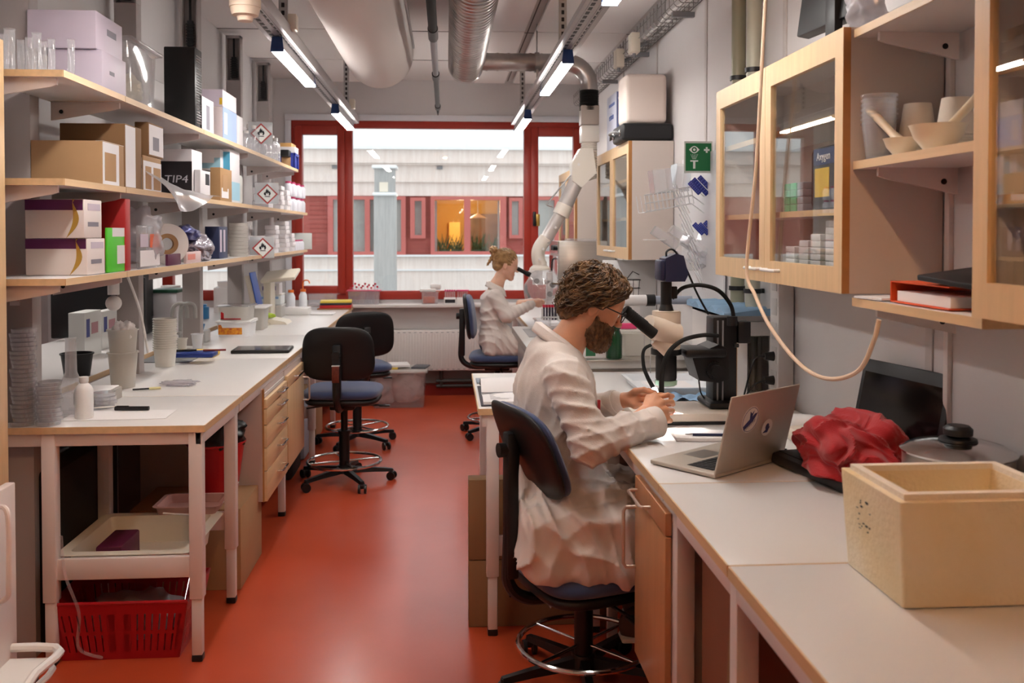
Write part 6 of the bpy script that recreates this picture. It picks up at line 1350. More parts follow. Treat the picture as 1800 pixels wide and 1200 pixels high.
# --- bottom shelf
for k, (yt, xm, wd) in enumerate(((419, 153, 'lower'), (350, 148, 'upper'))):
    zb_ = ZL if k == 0 else zz_
    c = carton('reagent_box', f'{wd} white box with a purple band and gold twist on the bottom shelf', 'carton', 44, xm, xm+31, yt, zb_, M('box_white', '#e3d9d6', .5), X1=-1.285, front=[(0, .98, .72, .99, purple, 'purple_band')], side=[(.2, .8, .3, .42, greyt, 'small_print'), (.2, .9, .72, .9, lav, 'label')]); zz_ = top_of(c)
    w, l, h = c['dims']; b = MB()
    for s_ in (0, 1):
        pts = [(w-.062+.02*math.sin(v*PI*1.2+s_*.5)*(1 if not s_ else -.2)+v*.035-(.0 if s_ else .012)*math.sin(v*PI), h*v) for v in [i/12 for i in range(13)]]
        if s_ == 0: L0 = pts
        else: b.prism(L0+[(x_+.02*abs(math.sin(z_/h*PI*1.1)), z_) for x_, z_ in L0[::-1]], -l-.0025, -l-.0005, 'y')
    b.part('gold_twist', gold, c, 'gold twisted ribbon print')
carton('reagent_box', 'bright green box beside the red binder on the bottom shelf', 'carton', 184, 189, 221, 400, ZL, limeg, X1=-1.285, side=[(.25, 1, .8, 1, wcard, 'white_corner'), (.5, .95, .18, .6, wcard, 'white_print')])
MB().box((-.1, -.03, 0), (.04, .03, .29), .004).thing('ring_binder', rbind, 'tall red binder standing on the bottom shelf', 'binder', loc=(-1.32, 3.89, ZL+.001))
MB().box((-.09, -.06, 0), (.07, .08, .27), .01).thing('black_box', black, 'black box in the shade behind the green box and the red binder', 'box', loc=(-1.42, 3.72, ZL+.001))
c = carton('clear_case', 'clear rounded case with an orange label on the bottom shelf', 'case', 238, 244, 282, 396, ZL, clearp, X1=-1.285, r=.02, side=[(.5, .95, .48, .8, M('orange_label', '#e0653a', .5), 'orange_label'), (.05, .95, .05, .42, lab_w, 'white_label'), (.05, .4, .5, .8, lav, 'grey_label')])
t = T('tape_roll', 'large white roll of tape standing on edge in a clear bag on the bottom shelf', 'roll', (-1.34, 4.62, ZL+.1)); b = MB(); b.lathe([(.05, -.02), (.098, -.02), (.098, .02), (.05, .02), (.05, -.02)], n=40, ax=(.5, -1, 0)); b.part('roll', whitep, t); b = MB(); b.lathe([(.03, -.019), (.05, -.019), (.05, .019), (.03, .019), (.03, -.019)], n=28, ax=(.5, -1, 0)); b.part('roll_core', card, t)
clump('plastic_bag', (-1.38, 4.3, ZL+.13), (.1, .14, .12), MATS['crinkled_film'], 'crumpled clear bag behind the orange labelled case', 'plastic bag', 9, amp=.35, freq=12); lettering('M', .1, greyt, t, (-.05, -.2, .02), (PI/2, 0, .4), sx=1.4)
t['label'] = t['label']
carton('small_carton', 'little plum coloured box at the shelf edge under the tape roll', 'small box', 290, 295, 318, 447, ZL, M('plum_card', '#5a1840', .5), X1=-1.278)
carton('small_carton', 'small pink and white box between the plum box and the silver bag', 'small box', 322, 327, 353, 443, ZL, M('blush_card', '#dcc3c2', .5), X1=-1.278, side=[(.1, .6, .3, .8, M('salmon_label', '#df8778', .5), 'salmon_label')])
clump('foil_bag', (-1.35, 5.22, ZL+.065), (.07, .17, .07), M('foil', '#a9a3ae', .25, .8), 'silver foil bag lying beside the stacked dishes', 'bag', 12, amp=.4, freq=7)
clump('foil_bag', (-1.36, 5.05, ZL+.15), (.05, .12, .04), M('blue_foil', '#3c3f78', .3, .4), 'small blue and gold foil bag on the silver one', 'bag', 13, amp=.4, freq=7)
carton('carton', 'dark blue patterned box behind the silver bag on the bottom shelf', 'carton', 360, 385, 400, 398, ZL, M('dark_blue_card', '#1d2a50', .5), X1=-1.33, side=[(.1, .3, .2, .9, lav, 'stripe'), (.5, .7, .2, .9, lav, 'stripe')])
y = at(418, 400, X=-1.34).y; d0 = None
for k in range(9):
    loc = (-1.335, y, ZL+.001+k*.024); lb = f'milky dish with a lid, {(ks+[""])[k]} from below in the stack before the bottom flammable sign'
    if d0 is None: d0 = MB().lathe([(0, 0), (.055, 0), (.058, .003), (.058, .014), (.06, .015), (.06, .022), (0, .022)], n=28).thing('lidded_dish', milky, lb, 'dish', 'stack of milky dishes', loc=loc)
    else: dup(d0, loc, label=lb)
stack(450, -1.33, 4, .05, .09, .032, ZL, 'white plastic box', 'just behind the bottom flammable sign'); stack(478, -1.34, 6, .04, .08, .034, ZL, 'white cardboard box', 'after the bottom flammable sign'); stack(497, -1.33, 7, .04, .085, .034, ZL, 'white glossy box', 'in the middle of the far bottom shelf'); stack(508, -1.32, 4, .04, .07, .036, ZL, 'pale box', 'next to the small pink capped bottles')
for k in range(5): bottle(-1.305, 8.18+.1*k, ZL, .026, .09, M('pale_bottle', '#dcdde6', .4), f'tiny white bottle with a pink cap, {ks[k]} of the row on the bottom shelf', capm=pinkc, group='tiny pink capped bottles', neck=.6)
MB().box((-.12, -.003, 0), (.06, .003, .15), .012).thing('end_plate', M('pale_acrylic', '#d5dad8', .3), 'pale upright plate closing the window end of the bottom shelf', 'plate', loc=(-1.29, 8.74, ZL+.001))
# --- left bench
zB = .901
ordn = lambda n_: ['', 'first', 'second', 'third', 'fourth', 'fifth', 'sixth', 'seventh', 'eighth', 'ninth', 'tenth', 'eleventh', 'twelfth', 'thirteenth', 'fourteenth', 'fifteenth', 'sixteenth', 'seventeenth', 'eighteenth', 'nineteenth', 'twentieth', 'twenty-first', 'twenty-second'][n_]
def petri(X, Y, n, z0, nm, lbl):
    d = None
    for k in range(n):
        loc = (X+.003*((k*3) % 4-1.5), Y+.002*((k*5) % 3), z0+k*.0165)
        if d is None:
            d = T('petri_dish', 'lowest clear petri dish '+lbl, 'petri dish', loc, group=nm); MB().lathe([(0, 0), (.042, 0), (.042, .012), (.04, .012), (.04, .002), (0, .002)], n=30).part('dish', clearp, d); MB().lathe([(.0435, .005), (.0435, .0155), (0, .0155), (0, .0145), (.0425, .0145), (.0425, .005)], n=30).part('lid', clearp, d)
        else: dup(d, loc, label=('topmost clear petri dish ' if k == n-1 else ordn(k+1)+' clear petri dish from below ')+lbl)
petri(-1.575, 3.612, 22, zB, 'petri dishes, tall stack', 'in the tall stack before the grey post'); petri(-1.483, 3.614, 10, zB, 'petri dishes, low stack', 'in the low stack beside the tall one'); petri(-1.40, 3.95, 4, zB, 'petri dishes, far stack', 'in the small stack behind the frosted bottle')
t = T('glass_flask', 'clear conical flask with a tall neck beside the petri dishes', 'flask', (-1.475, 3.80, zB)); MB().lathe([(0, 0), (.06, 0), (.065, .01), (.05, .1), (.022, .17), (.02, .3), (.024, .305), (.018, .3), (.02, .17), (.048, .098), (.06, .012), (0, .004)], n=30).part('flask_body', clearp, t); 
bottle(-1.40, 3.73, zB, .034, .16, M('frosted', '#dcdcdc', .3), 'white frosted bottle behind the low stack of petri dishes')
b = MB(); b.box((-.035, -.002, 0), (.0, .002, .03)); t = b.thing('red_white_label', wcard, 'red and white label strip on the first grey post', 'label', loc=(-1.605, 3.656, 1.345)); MB().box((-.034, -.003, .018), (-.001, -.002, .027)).part('red_strip', redp, t)
bench('bench of the neighbouring workplace seen between the grey posts', -2.6, -1.78, 3.5, 9.2, (3.6, 6.5, 9.1), front='left', lx=(-2.5, -1.85), group=None, bars=False)
for k, (x, xm, xr) in enumerate(((118, 147, 176), (160, 178, 206))):
    c = carton('tissue_box', 'white tissue box with blue printing, '+('nearer one behind the black pot' if k == 0 else 'farther one beside the white lamp head'), 'box', x, xm, xr, (550, 548)[k], zB, M('tissue_white', '#dedfdc', .6), X1=(-2.05, -2.1)[k], xmin=None, side=[(.1, .3, .45, .85, M('blue_ink', '#3a4385', .6), 'blue_print'), (.4, .8, .5, .75, M('pink_ink', '#b98a92', .6), 'pink_print')])
MB().box((-.3, -.02, .02), (.3, .02, .42), .01).box((-.1, -.1, 0), (.1, .1, .02), .004).box((-.02, -.01, .02), (.02, .01, .1)).thing('monitor', black, 'black monitor on the neighbouring bench behind the tissue boxes', 'monitor', loc=(-2.3, 6.4, zB), rz=.05)
MB().box((-.2, -.2, 0), (.2, .2, .5), .02).thing('black_instrument', black, 'black instrument on the neighbouring bench behind the white lamp head', 'instrument', loc=(-2.3, 6.72, zB))
for k, (x, y_, Y, w_, h_, m_, lb) in enumerate(((300, 0, 7.6, .1, .3, whitep, 'white round jar on the neighbouring bench, left of the taps'), (318, 0, 7.9, .07, .2, redp, 'red jar on the neighbouring bench behind the taps'), (338, 0, 8.2, .08, .16, M('orange_plastic', '#ee6a2c', .4), 'orange jar on the neighbouring bench behind the taps'), (352, 0, 8.0, .07, .12, M('cup_blue', '#2c78ad', .4), 'blue jar on the neighbouring bench next to the middle post'), (400, 0, 8.6, .12, .28, whitep, 'white jar on the neighbouring bench above the food tubs'))):
    p = at(x, 500, Y=Y); MB().lathe([(0, 0), (w_, 0), (w_, h_*.8), (w_*.7, h_*.85), (w_*.75, h_), (0, h_)], n=24).thing('jar', m_, lb.replace(', left of', ', before'), 'jar', loc=(p.x, Y, zB))
MB().lathe([(0, 0), (.06, 0), (.075, .11), (.08, .11), (.08, .117), (.072, .117), (.057, .004), (0, .004)], n=30).thing('black_pot', black, 'black round pot in front of the tissue boxes', 'pot', loc=(-1.845, 4.83, zB))
b = MB(); b.box((-.07, -.09, 0), (.07, .09, .05), .004); t = b.thing('paper_tray', M('grey_tray', '#a29d97', .6), 'low grey box with papers on it in front of the black pot', 'box', loc=(-1.48, 4.10, zB)); MB().box((-.072, -.1, .051), (.06, .08, .056), .001).part('papers', paper, t, 'white papers on top'); MB().box((.02, -.1, .0515), (.062, -.085, .0545)).part('red_edge', redp, t)
t = T('bucket_stack', 'milky bucket nested under another one with white tissue sticking out', 'bucket', (-1.50, 4.47, zB)); bk = [(0, 0), (.052, 0), (.065, .16), (.071, .16), (.071, .166), (.063, .166), (.049, .004), (0, .004)]
MB().lathe(bk, n=30).part('bucket_body', milky, t); t['label'] = 'milky round bucket, lower of the nested pair before the stacked tubs'
t2 = T('bucket_stack', 'milky round bucket with white tissue inside, upper of the nested pair', 'bucket', (-1.50, 4.47, zB+.105)); MB().lathe(bk, n=30).part('bucket_body', milky, t2); clump('tissue', (0, 0, .15), (.045, .045, .045), paper, 'white tissue', None, 3, parent=t2, amp=.6, freq=8)
for o in (t, t2): o.name = 'plastic_bucket'
c0 = None
for k in range(14):
    loc = (-1.51, 5.16, zB+k*.0125); lb = 'milky tub at the bottom of the tall nested stack' if k == 0 else 'milky tub nested in the tall stack behind the blue and yellow trays'
    if k == 0: c0 = MB().lathe([(0, 0), (.05, 0), (.058, .09), (.063, .09), (.063, .095), (.056, .095), (.047, .004), (0, .004)], n=28).thing('nested_tub', M('milky_tub', '#dcdad2', .4), lb, 'tub', 'milky tubs nested on the bench', loc=loc)
    else: dup(c0, loc, label='milky tub nested in the tall stack behind the blue and yellow trays')
# grey lamp head and conduit
t = T('desk_lamp', 'white lamp head hanging below the bottom shelf by the tissue boxes', 'lamp', (-1.55, 4.5, 1.05)); b = MB(); b.cyl((0, 0, .28), (0, 0, .37), .026).ball((0, 0, .24), .036, 20); b.tube([(.05, .05, .36), (.1, .06, .2), (.14, .05, .0)], .006, smooth=5); b.part('lamp_head', whitep, t)
# faucets over a small sink between posts
b = MB(); 
for k, dx in enumerate((-.05, .06)):
    t = T('tap', ('nearer' if k == 0 else 'farther')+' grey gooseneck tap beyond the stacked tubs', 'tap', (-1.69+.05*k, 5.93, zB), group='grey gooseneck taps'); MB().tube([(0, 0, 0), (0, 0, .22), (.02, -.0, .27), (.055, 0, .28), (.085, 0, .26), (.09, 0, .19)], .012, 10, smooth=6).part('spout', M('tap_grey', '#a7a6a4', .4), t); MB().cyl((0, 0, 0), (0, 0, .03), .03).cyl((0, 0, .1), (-.0, -.05, .1), .01).part('tap_base', MATS['tap_grey'], t)
MB().box((-1.70, 5.3, zB-.0004), (-1.42, 5.75, zB+.003)).thing('sink_mat', M('dark_mat', '#77797b', .6), 'grey mat around the taps', 'mat')
cup((-1.60, 5.80, zB), .028, .034, .08, milky, 'milky cup standing next to the taps'); cup((-1.545, 5.95, zB), .026, .036, .09, M('white_cup', '#dfe3e8', .4), 'white cup beside the orange labelled tubs'); 
MB().lathe([(0, 0), (.02, 0), (.03, .04), (.026, .04), (.016, .004), (0, .004)], n=20).thing('blue_cup', M('cup_blue', '#2c78ad', .4), 'small blue cup under the middle grey post', 'cup', loc=(-1.62, 6.32, zB+.075)); MB().box((-1.67, 6.25, zB), (-1.57, 6.38, zB+.074), .004).thing('grey_block', M('pale_grey', '#b9b9b9', .5), 'pale grey block under the small blue cup', 'block')
def flatbox(nm, label, cat, x, y, w, l, h, m_, z=zB, rz=0, r=.006, group=None):
    p = at(x, y, Z=z); return MB().box((-w/2, -l/2, 0), (w/2, l/2, h), r, 3).thing(nm, m_, label, cat, group, loc=(p.x, p.y, z), rz=rz)
p = at(348, 630, Z=zB); f1 = flatbox('yellow_tray', 'yellow plastic tray under the dark blue one', 'tray', 346, 626, .235, .15, .034, M('yellow_plastic', '#e5b81e', .4), r=.012); MB().box((-.04, -.076, .008), (.0, -.0745, .018)).part('label', lab_w, f1, 'white label')
f2 = flatbox('blue_tray', 'dark blue plastic tray on the yellow one', 'tray', 344, 626, .215, .13, .026, M('deep_blue_plastic', '#15307c', .4), z=zB+.035, r=.006)
for k, x in enumerate((-.03, .05)): MB().cyl((x-.06, 0, 0), (x+.06, .02, 0), .0055).thing('marker_pen', M('dark_red_plastic', '#7d1f22', .4) if k else black, ('dark red' if k else 'black')+' pen lying on the dark blue tray', 'pen', 'pens on the blue tray', loc=(f2.location.x+x, f2.location.y, zB+.067))
p = at(462, 617, Z=zB); t = T('tablet', 'black tablet lying face up on the shelf side bench', 'tablet', (p.x, p.y, zB), .04); MB().box((-.17, -.115, 0), (.17, .115, .02), .006).part('tablet_case', black, t); MB().box((-.155, -.1, .0195), (.155, .1, .0205)).part('screen', M('tablet_glass', '#25262c', .1), t)
p = at(203, 733, Z=zB); MB().box((-.19, -.075, 0), (.2, .11, .0012)).thing('paper_sheet', paper, 'white printed sheet at the near edge of the shelf side bench, under the black pen', 'paper', loc=(p.x, p.y+.02, zB), rz=.05)
p = at(231, 722, Z=zB); t = T('marker_pen', 'thick black pen lying on the white sheet at the near edge', 'pen', (p.x, p.y, zB+.0105), -.04); MB().cyl((-.065, 0, 0), (.07, 0, 0), .0088, n=14).part('barrel', black, t); MB().box((-.06, -.004, .006), (-.01, .004, .011), .002).part('clip', black, t)
p = at(145, 722, Z=zB); t = T('syringe', 'thin tube with a blue end lying beside the low stack of petri dishes', 'syringe', (p.x, p.y, zB+.009), .35); MB().cyl((-.05, 0, 0), (.03, 0, 0), .008, n=14).part('barrel', clearp, t); MB().cyl((.03, 0, 0), (.042, 0, 0), .011, n=14).part('blue_end', M('deep_blue_plastic', '#15307c', .4), t); MB().cyl((.042, 0, 0), (.12, 0, 0), .0025, n=8).part('plunger', whitep, t)
p = at(262, 685, Z=zB); t = T('spatula', 'small spatula with a black end and a pale yellow handle on the bench', 'spatula', (p.x, p.y, zB+.006), .35); MB().cyl((-.07, 0, 0), (-.0, 0, 0), .004, n=10).part('black_end', black, t); MB().cyl((0, 0, 0), (.05, 0, 0), .006, n=10).part('handle', M('pale_yellow', '#ded7a0', .5), t)
p = at(318, 676, Z=zB); clump('plastic_film', (p.x, p.y, zB+.009), (.07, .05, .012), MATS['crinkled_film'], 'small crumpled piece of clear film on the shelf side bench', 'plastic film', 15, amp=.6, freq=14)
# food tubs, scale, easel, boxes
ylab = M('yellow_food_label', '#e2a11c', .5, var=.4, vscale=60, col2='#b5421c')
t = T('food_tub', 'white tub with a yellow and orange label, lower of the pair beyond the taps', 'tub', (-1.46, 6.68, zB)); tray('tub_body', (0, 0, 0), .115, .13, .1, M('tub_white', '#e8e8ea', .35), None, parent=t, r=.04); MB().box((-.118, -.135, .1), (.118, .135, .112), .005).part('lid', whitep, t); MB().box((-.1, -.127, .018), (.06, -.1235, .085)).part('food_label', ylab, t, 'yellow and orange food label')
t = T('food_tub', 'clear tub with a red rim print on the white food tub', 'tub', (-1.46, 6.68, zB+.1125)); tray('tub_body', (0, 0, 0), .105, .12, .095, milky, None, parent=t, r=.03); MB().box((-.117, -.13, .096), (.117, .13, .104), .004).part('lid', clearp, t); MB().box((-.085, -.1165, .008), (.05, -.113, .016)).box((-.085, -.1165, .008), (-.065, -.113, .06)).part('red_print', redp, t)
tray('storage_box', (-1.45, 7.12, zB), .11, .11, .16, milky, 'large milky box behind the food tubs', 'box', r=.02); MB().box((-.13, -.14, 0), (.13, .14, .012), .004).thing('cover_sheet', whitep, 'pale flat sheet on the large milky box behind the food tubs', 'cover', loc=(-1.45, 7.12, zB+.161))
t = T('green_lid_box', 'pale box with a dark green lid under the bottom shelf', 'box', (-2.05, 7.1, 1.15)); MB().box((-.09, -.11, -.248), (.09, .12, .03), .004).part('box_body', wcard, t); MB().box((-.1, -.12, .03), (.1, .13, .055), .006).part('lid', M('dark_green', '#1f4a36', .4), t, 'dark green lid')
t = T('scale', 'cream laboratory scale base with a lime green packet on it', 'scale', (-1.38, 7.55, zB)); MB().prism([(-.13, 0), (.14, 0), (.12, .02), (-.08, .06), (-.13, .06)], -.12, .12, 'y').part('scale_body', creamp, t); clump('green_packet', (-.03, -.06, .066), (.06, .04, .02), M('lime_green', '#a9c63a', .5), 'lime green packet', None, 16, parent=t)
t = T('display_easel', 'white slanted stand with deep blue side panels under the bottom shelf', 'stand', (-1.42, 7.32, zB)); b = MB(); b.mx = Matrix.Rotation(math.radians(-12), 4, 'Y'); b.box((-.02, -.1, 0), (.02, .1, .4), .006); b.part('upright', creamp, t); b = MB(); b.mx = Matrix.Rotation(math.radians(-12), 4, 'Y'); b.box((.021, -.11, .16), (.03, .1, .42), .004); b.part('blue_panel', M('royal_blue', '#1f4ea8', .5), t, 'deep blue panel'); MB().box((-.12, -.1, 0), (.05, .1, .02), .004).part('foot', creamp, t)
for k, (h0, h, w_, m_, lb) in enumerate(((0, .11, .09, milky, 'milky lidded tub, lower of two beside the orange capped bottles'), (.112, .09, .088, M('tub_stripe', '#dfe6ea', .4), 'white tub with a blue stripe, upper of two beside the orange capped bottles'))):
    t = T('storage_tub', lb, 'tub', (-1.47, 8.08, zB+h0)); MB().box((-w_, -.1, 0), (w_, .1, h-.008), .012).part('tub_body', m_, t); MB().box((-w_-.004, -.104, h-.008), (w_+.004, .104, h)).part('lid', whitep, t)
    if k: MB().box((-w_+.01, -.1015, .05), (w_-.02, -.1, .07)).part('blue_stripe', M('light_blue', '#8fb0dd', .5), t)
t = T('small_carton', 'white carton with violet lettering on the tubs, under the cream cover', 'carton', (-1.48, 8.08, zB+.203)); MB().box((-.08, -.07, 0), (.08, .07, .09), .003).part('box_body', wcard, t); MB().box((-.06, -.0712, .03), (.05, -.07, .065)).part('violet_print', M('violet_print', '#5a4a9a', .5), t)
b = MB(); b.mx = Matrix.Rotation(math.radians(12), 4, 'X') @ Matrix.Rotation(math.radians(-6), 4, 'Y'); b.box((-.14, -.15, 0), (.14, .15, .03), .01); t = b.thing('instrument_lid', creamp, 'cream slanted open lid beside the window frame', 'cover', loc=(-1.36, 7.86, 1.25)); t.name = 'instrument_cover'
MB().box((-.03, -.1, 0), (.03, .1, .335), .006).thing('instrument_column', creamp, 'cream column carrying the slanted open cover', 'column', loc=(-1.45, 7.83, zB))
orc = M('orange_cap', '#e8732a', .4)
for k, (x, y_) in enumerate(((-1.40, 8.6), (-1.31, 8.72))):
    t = bottle(x, y_, zB, .038, .2, M('wash_bottle', '#e3e6ec', .35), 'white wash bottle with an orange cap, '+('closer to the tubs' if k == 0 else 'closer to the window, with a bent spout'), capm=orc, group='orange capped wash bottles', neck=.6)
    if k: MB().tube([(0, 0, .19), (0, 0, .26), (.02, 0, .28), (.05, 0, .275), (.06, 0, .25)], .006, 8, smooth=4).part('spout', orc, t, 'orange bent spout')
flatbox('white_box', 'low white tray shaped box on the far bench before the wash bottles', 'box', 524, 552, .2, .2, .06, whitep); flatbox('white_pad', 'thin cream pad on the far bench', 'pad', 568, 552, .2, .2, .012, paper)
for k, (h0, m_, lb) in enumerate(((0, M('wood_board', '#a26a3a', .5), 'thin brown board under the books at the window end of the bench'), (.012, redp, 'red book, middle of the pile at the window end of the bench'), (.042, M('book_black', '#2c2a2e', .5), 'dark book over the red one at the window end of the bench'), (.062, M('book_yellow', '#dfc34a', .5), 'yellow book on top of the pile at the window end of the bench'))):
    MB().box((-.15 if k else -.17, -.11, 0), (.14, .11, (.011, .028, .019, .018)[k]), .002).thing('book' if k else 'wooden_board', m_, lb, 'book' if k else 'board', 'books at the window end of the bench' if k else None, loc=(-1.03, 8.95, zB+h0+.0005), rz=.03*k)
# sill things
zs = .9155
t = T('tube_rack', 'wide clear rack of tubes with pink red caps on the window board', 'tube rack', (at(640, 520, Y=9.33).x, 9.33, zs)); tray('rack_box', (0, 0, 0), .155, .07, .13, clearp, None, parent=t, r=.01); MB().box((-.165, -.075, .131), (.165, .075, .138)).part('rim', M('pink_rim', '#d8486a', .4), t, 'pink rim')
for k in range(14):
    x = -.14+.02*k; b = MB(); h_ = .15+.05*((k*7) % 5)/5; b.cyl((x, .03*((k % 3)-1), .01), (x+.01, .03*((k % 3)-1), h_), .008, n=10); o = b.part('tube', clearp, t); MB().cyl((x+.01, .03*((k % 3)-1), h_), (x+.011, .03*((k % 3)-1), h_+.018), .01, n=10).part('cap', M('crimson_cap', '#c8203e', .4), o, 'crimson cap')
tray('clear_box', (at(567, 520, Y=9.2).x, 9.22, zs), .14, .06, .11, clearp, 'long clear box with a pink edged lid between the books and the window', 'box', lip=.02)
t = T('measuring_jug', 'white jug with a clear lower part holding something orange on the window board', 'jug', (at(756, 520, Y=9.35).x, 9.33, zs)); tray('jug_body', (0, 0, 0), .085, .06, .12, clearp, None, parent=t, r=.02); MB().box((-.07, -.045, .006), (.05, .045, .07), .01).part('content', M('orange_red', '#c4552c', .6), t, 'orange red content'); b = MB(); b.box((-.1, -.06, .12), (.06, .06, .15), .012); b.box((.0, -.05, .14), (.11, .05, .2), .02); b.part('cover', whitep, t)
for k, (x0, lb) in enumerate(((791, 'small tube rack with dark slots on the window board'), (813, 'small tube rack with a flat pink lid on the window board'))):
    t = T('tube_rack', lb, 'tube rack', (at(x0, 520, Y=9.33).x, 9.3, zs)); MB().box((-.06, -.045, 0), (.06, .045, .06), .006).part('rack_body', whitep, t)
    for j in range(5): o = MB().cyl((-.044+j*.022, 0, .06), (-.044+j*.022, 0, .125), .009, n=10).part('tube', clearp, t); 
    if k: MB().box((-.065, -.045, .126), (.065, .045, .138), .004).part('pink_lid', M('magenta', '#cf2a6c', .4), t)
    else:
        for j in range(5): MB().ball((-.044+j*.022, 0, .131), .011, 10).part('cap', M('magenta', '#cf2a6c', .4), t)
        MB().box((-.05, -.0465, .012), (.05, -.045, .045)).part('dark_slots', ink, t)
# plastic box with wool on the floor, papers on top
t = T('storage_box', 'big clear plastic box full of grey wool on the floor under the window', 'storage box', (-.44, 8.85, 0)); tray('box_body', (0, 0, 0), .25, .18, .33, clearp, None, parent=t, r=.03, t_=.005, lip=.02); MB().box((-.265, -.195, .325), (.265, .195, .35), .01).part('lid', milky, t, 'whitish lid')
clump('wool', (.08, -.02, .16), (.15, .14, .14), M('grey_wool', '#b3a8a8', .95, bump=.6, bscale=60), 'big ball of grey wool', None, 21, parent=t, amp=.25, freq=16); clump('wool', (-.15, -.02, .13), (.12, .13, .12), MATS['grey_wool'], 'smaller ball of grey wool', None, 22, parent=t, amp=.25, freq=16)
for k, (dx, m_, lb) in enumerate(((-.1, M('yellow_folder', '#d9bb55', .6), 'yellow folder lying on the clear box of wool'), (.0, paper, 'white papers on top of the yellow folder on the clear box'))): MB().box((-.15, -.11, 0), (.15, .11, .02), .002).thing('folder' if k == 0 else 'paper_pile', m_, lb, 'folder' if k == 0 else 'papers', loc=(-.5+dx, 8.83, .351+.021*k), rz=.15*k)
MB().box((-.06, -.1, 0), (.08, .1, .015), .004).thing('dark_folder', M('slate_card', '#4b4f56', .5), 'dark folder corner sticking out at the aisle end of the clear box', 'folder', loc=(-.25, 8.85, .3512), rz=-.2)
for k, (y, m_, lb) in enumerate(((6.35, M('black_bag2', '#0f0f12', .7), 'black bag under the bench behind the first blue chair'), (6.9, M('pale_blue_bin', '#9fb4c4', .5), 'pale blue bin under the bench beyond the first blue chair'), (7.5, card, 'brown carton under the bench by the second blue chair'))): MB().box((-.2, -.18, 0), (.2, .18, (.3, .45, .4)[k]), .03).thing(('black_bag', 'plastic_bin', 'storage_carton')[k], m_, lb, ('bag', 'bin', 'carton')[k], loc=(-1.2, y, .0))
# ================================================================ FAR RIGHT BENCH, STEEL COUNTER, PROJECTING BENCH
zt_ = .9015
# far microscope
ms2 = T('microscope', 'white stereo microscope of the woman by the window', 'microscope', (.82, 7.42, zt_)); o2 = ms2.location
def Q(x, y, Y=7.42): return at(x, y, Y=Y)-o2
pw = M('instrument_white', '#dedcdc', .35)
MB().box((-.1, -.12, 0), (.2, .12, .03), .008).part('base_plate', pw, ms2); MB().box(Q(960, 545)+Vector((0, -.03, -.02)), Q(971, 478)+Vector((0, .03, 0)), .006).part('column', pw, ms2)
MB().cyl(Q(944, 500), Q(944, 477), .036, .045, n=20).box(Q(940, 500)+Vector((0, -.03, 0)), Q(968, 490)+Vector((0, .03, 0)), .01).ball(Q(940, 482), (.06, .045, .05)).part('head', pw, ms2)
for d in (-.03, .03): MB().cyl(Q(932, 483)+Vector((0, d, 0)), Q(925, 480)+Vector((0, d, 0)), .02, n=16).cyl(Q(925, 480)+Vector((0, d, 0)), Q(910, 472)+Vector((0, d, 0)), .016, n=16).part('eyepiece', blackr, ms2, 'black eyepiece')
for x, y in ((942, 493), (965, 516), (970, 500)): MB().cyl(Q(x, y)+Vector((0, -.075, 0)), Q(x, y)+Vector((0, -.03, 0)), .021, n=18).part('knob', black, ms2, 'black knob')
MB().tube([Q(924, 500, 7.4), Q(925, 512, 7.4), Q(931, 523, 7.4)], .012).part('lamp_arm', black, ms2)
t = T('tube_rack', 'white rack with crimson capped tubes under the far microscope', 'tube rack', (.80, 7.22, zt_)); MB().box((-.06, -.05, 0), (.06, .05, .02), .003).box((-.06, -.05, .06), (.06, .05, .07), .003).box((-.06, -.05, .02), (-.055, .05, .13)).box((.055, -.05, .02), (.06, .05, .13)).part('rack_body', pw, t)
for k in range(5):
    o = MB().cyl((-.045+.0225*k, 0, .02), (-.045+.0225*k, 0, .14), .0085, n=10).part('tube', M('dark_fluid', '#3a3140', .4), t); MB().cyl((-.045+.0225*k, 0, .14), (-.045+.0225*k, 0, .16), .011, n=10).part('cap', MATS['crimson_cap'], o, 'crimson cap')
tray('clear_box', (at(955, 560, Y=6.75).x, 6.8, zt_), .055, .08, .09, clearp, 'clear empty box on the near corner of the far bench', 'box')
flatbox('phone', 'thin black phone at the near end of the far bench', 'phone', 955, 574, .12, .06, .009, black, z=zt_, r=.003)
MB().box((-.07, -.1, 0), (.09, .12, .05), .006).thing('white_box', boxw, 'low white box beside the hands of the woman', 'box', loc=(.76, 7.02, zt_))
# oven
t = T('oven', 'stainless steel cabinet oven with black knobs on the far bench', 'oven', (1.205, 8.05, zt_)); MB().box((-.27, -.3, .02), (.2, .33, .645), .006).part('housing', steel, t); 
for x in (-.22, .16): MB().cyl((x, -.2, 0), (x, -.2, .022), .02).cyl((x, .2, 0), (x, .2, .022), .02).part('foot', black, t)
d = MB().box((-.282, -.29, .04), (-.271, .32, .52), .004).part('door', chrome, t, 'shiny front door'); MB().tube([(-.285, -.25, .5), (-.32, -.25, .48), (-.32, -.25, .3), (-.285, -.25, .28)], .007, smooth=4).part('handle', black, d)
MB().box((-.279, -.29, .54), (-.271, .32, .645)).part('control_panel', chrome, t)
for y in (-.2, -.08): MB().cyl((-.279, y, .59), (-.31, y, .59), .022, n=20).part('knob', black, t, 'black knob')
MB().box((-.15, -.12, 0), (.15, .12, .02), .006).thing('clear_tray', clearp, 'clear flat tray lying on top of the steel oven', 'tray', loc=(1.17, 7.95, zt_+.646))
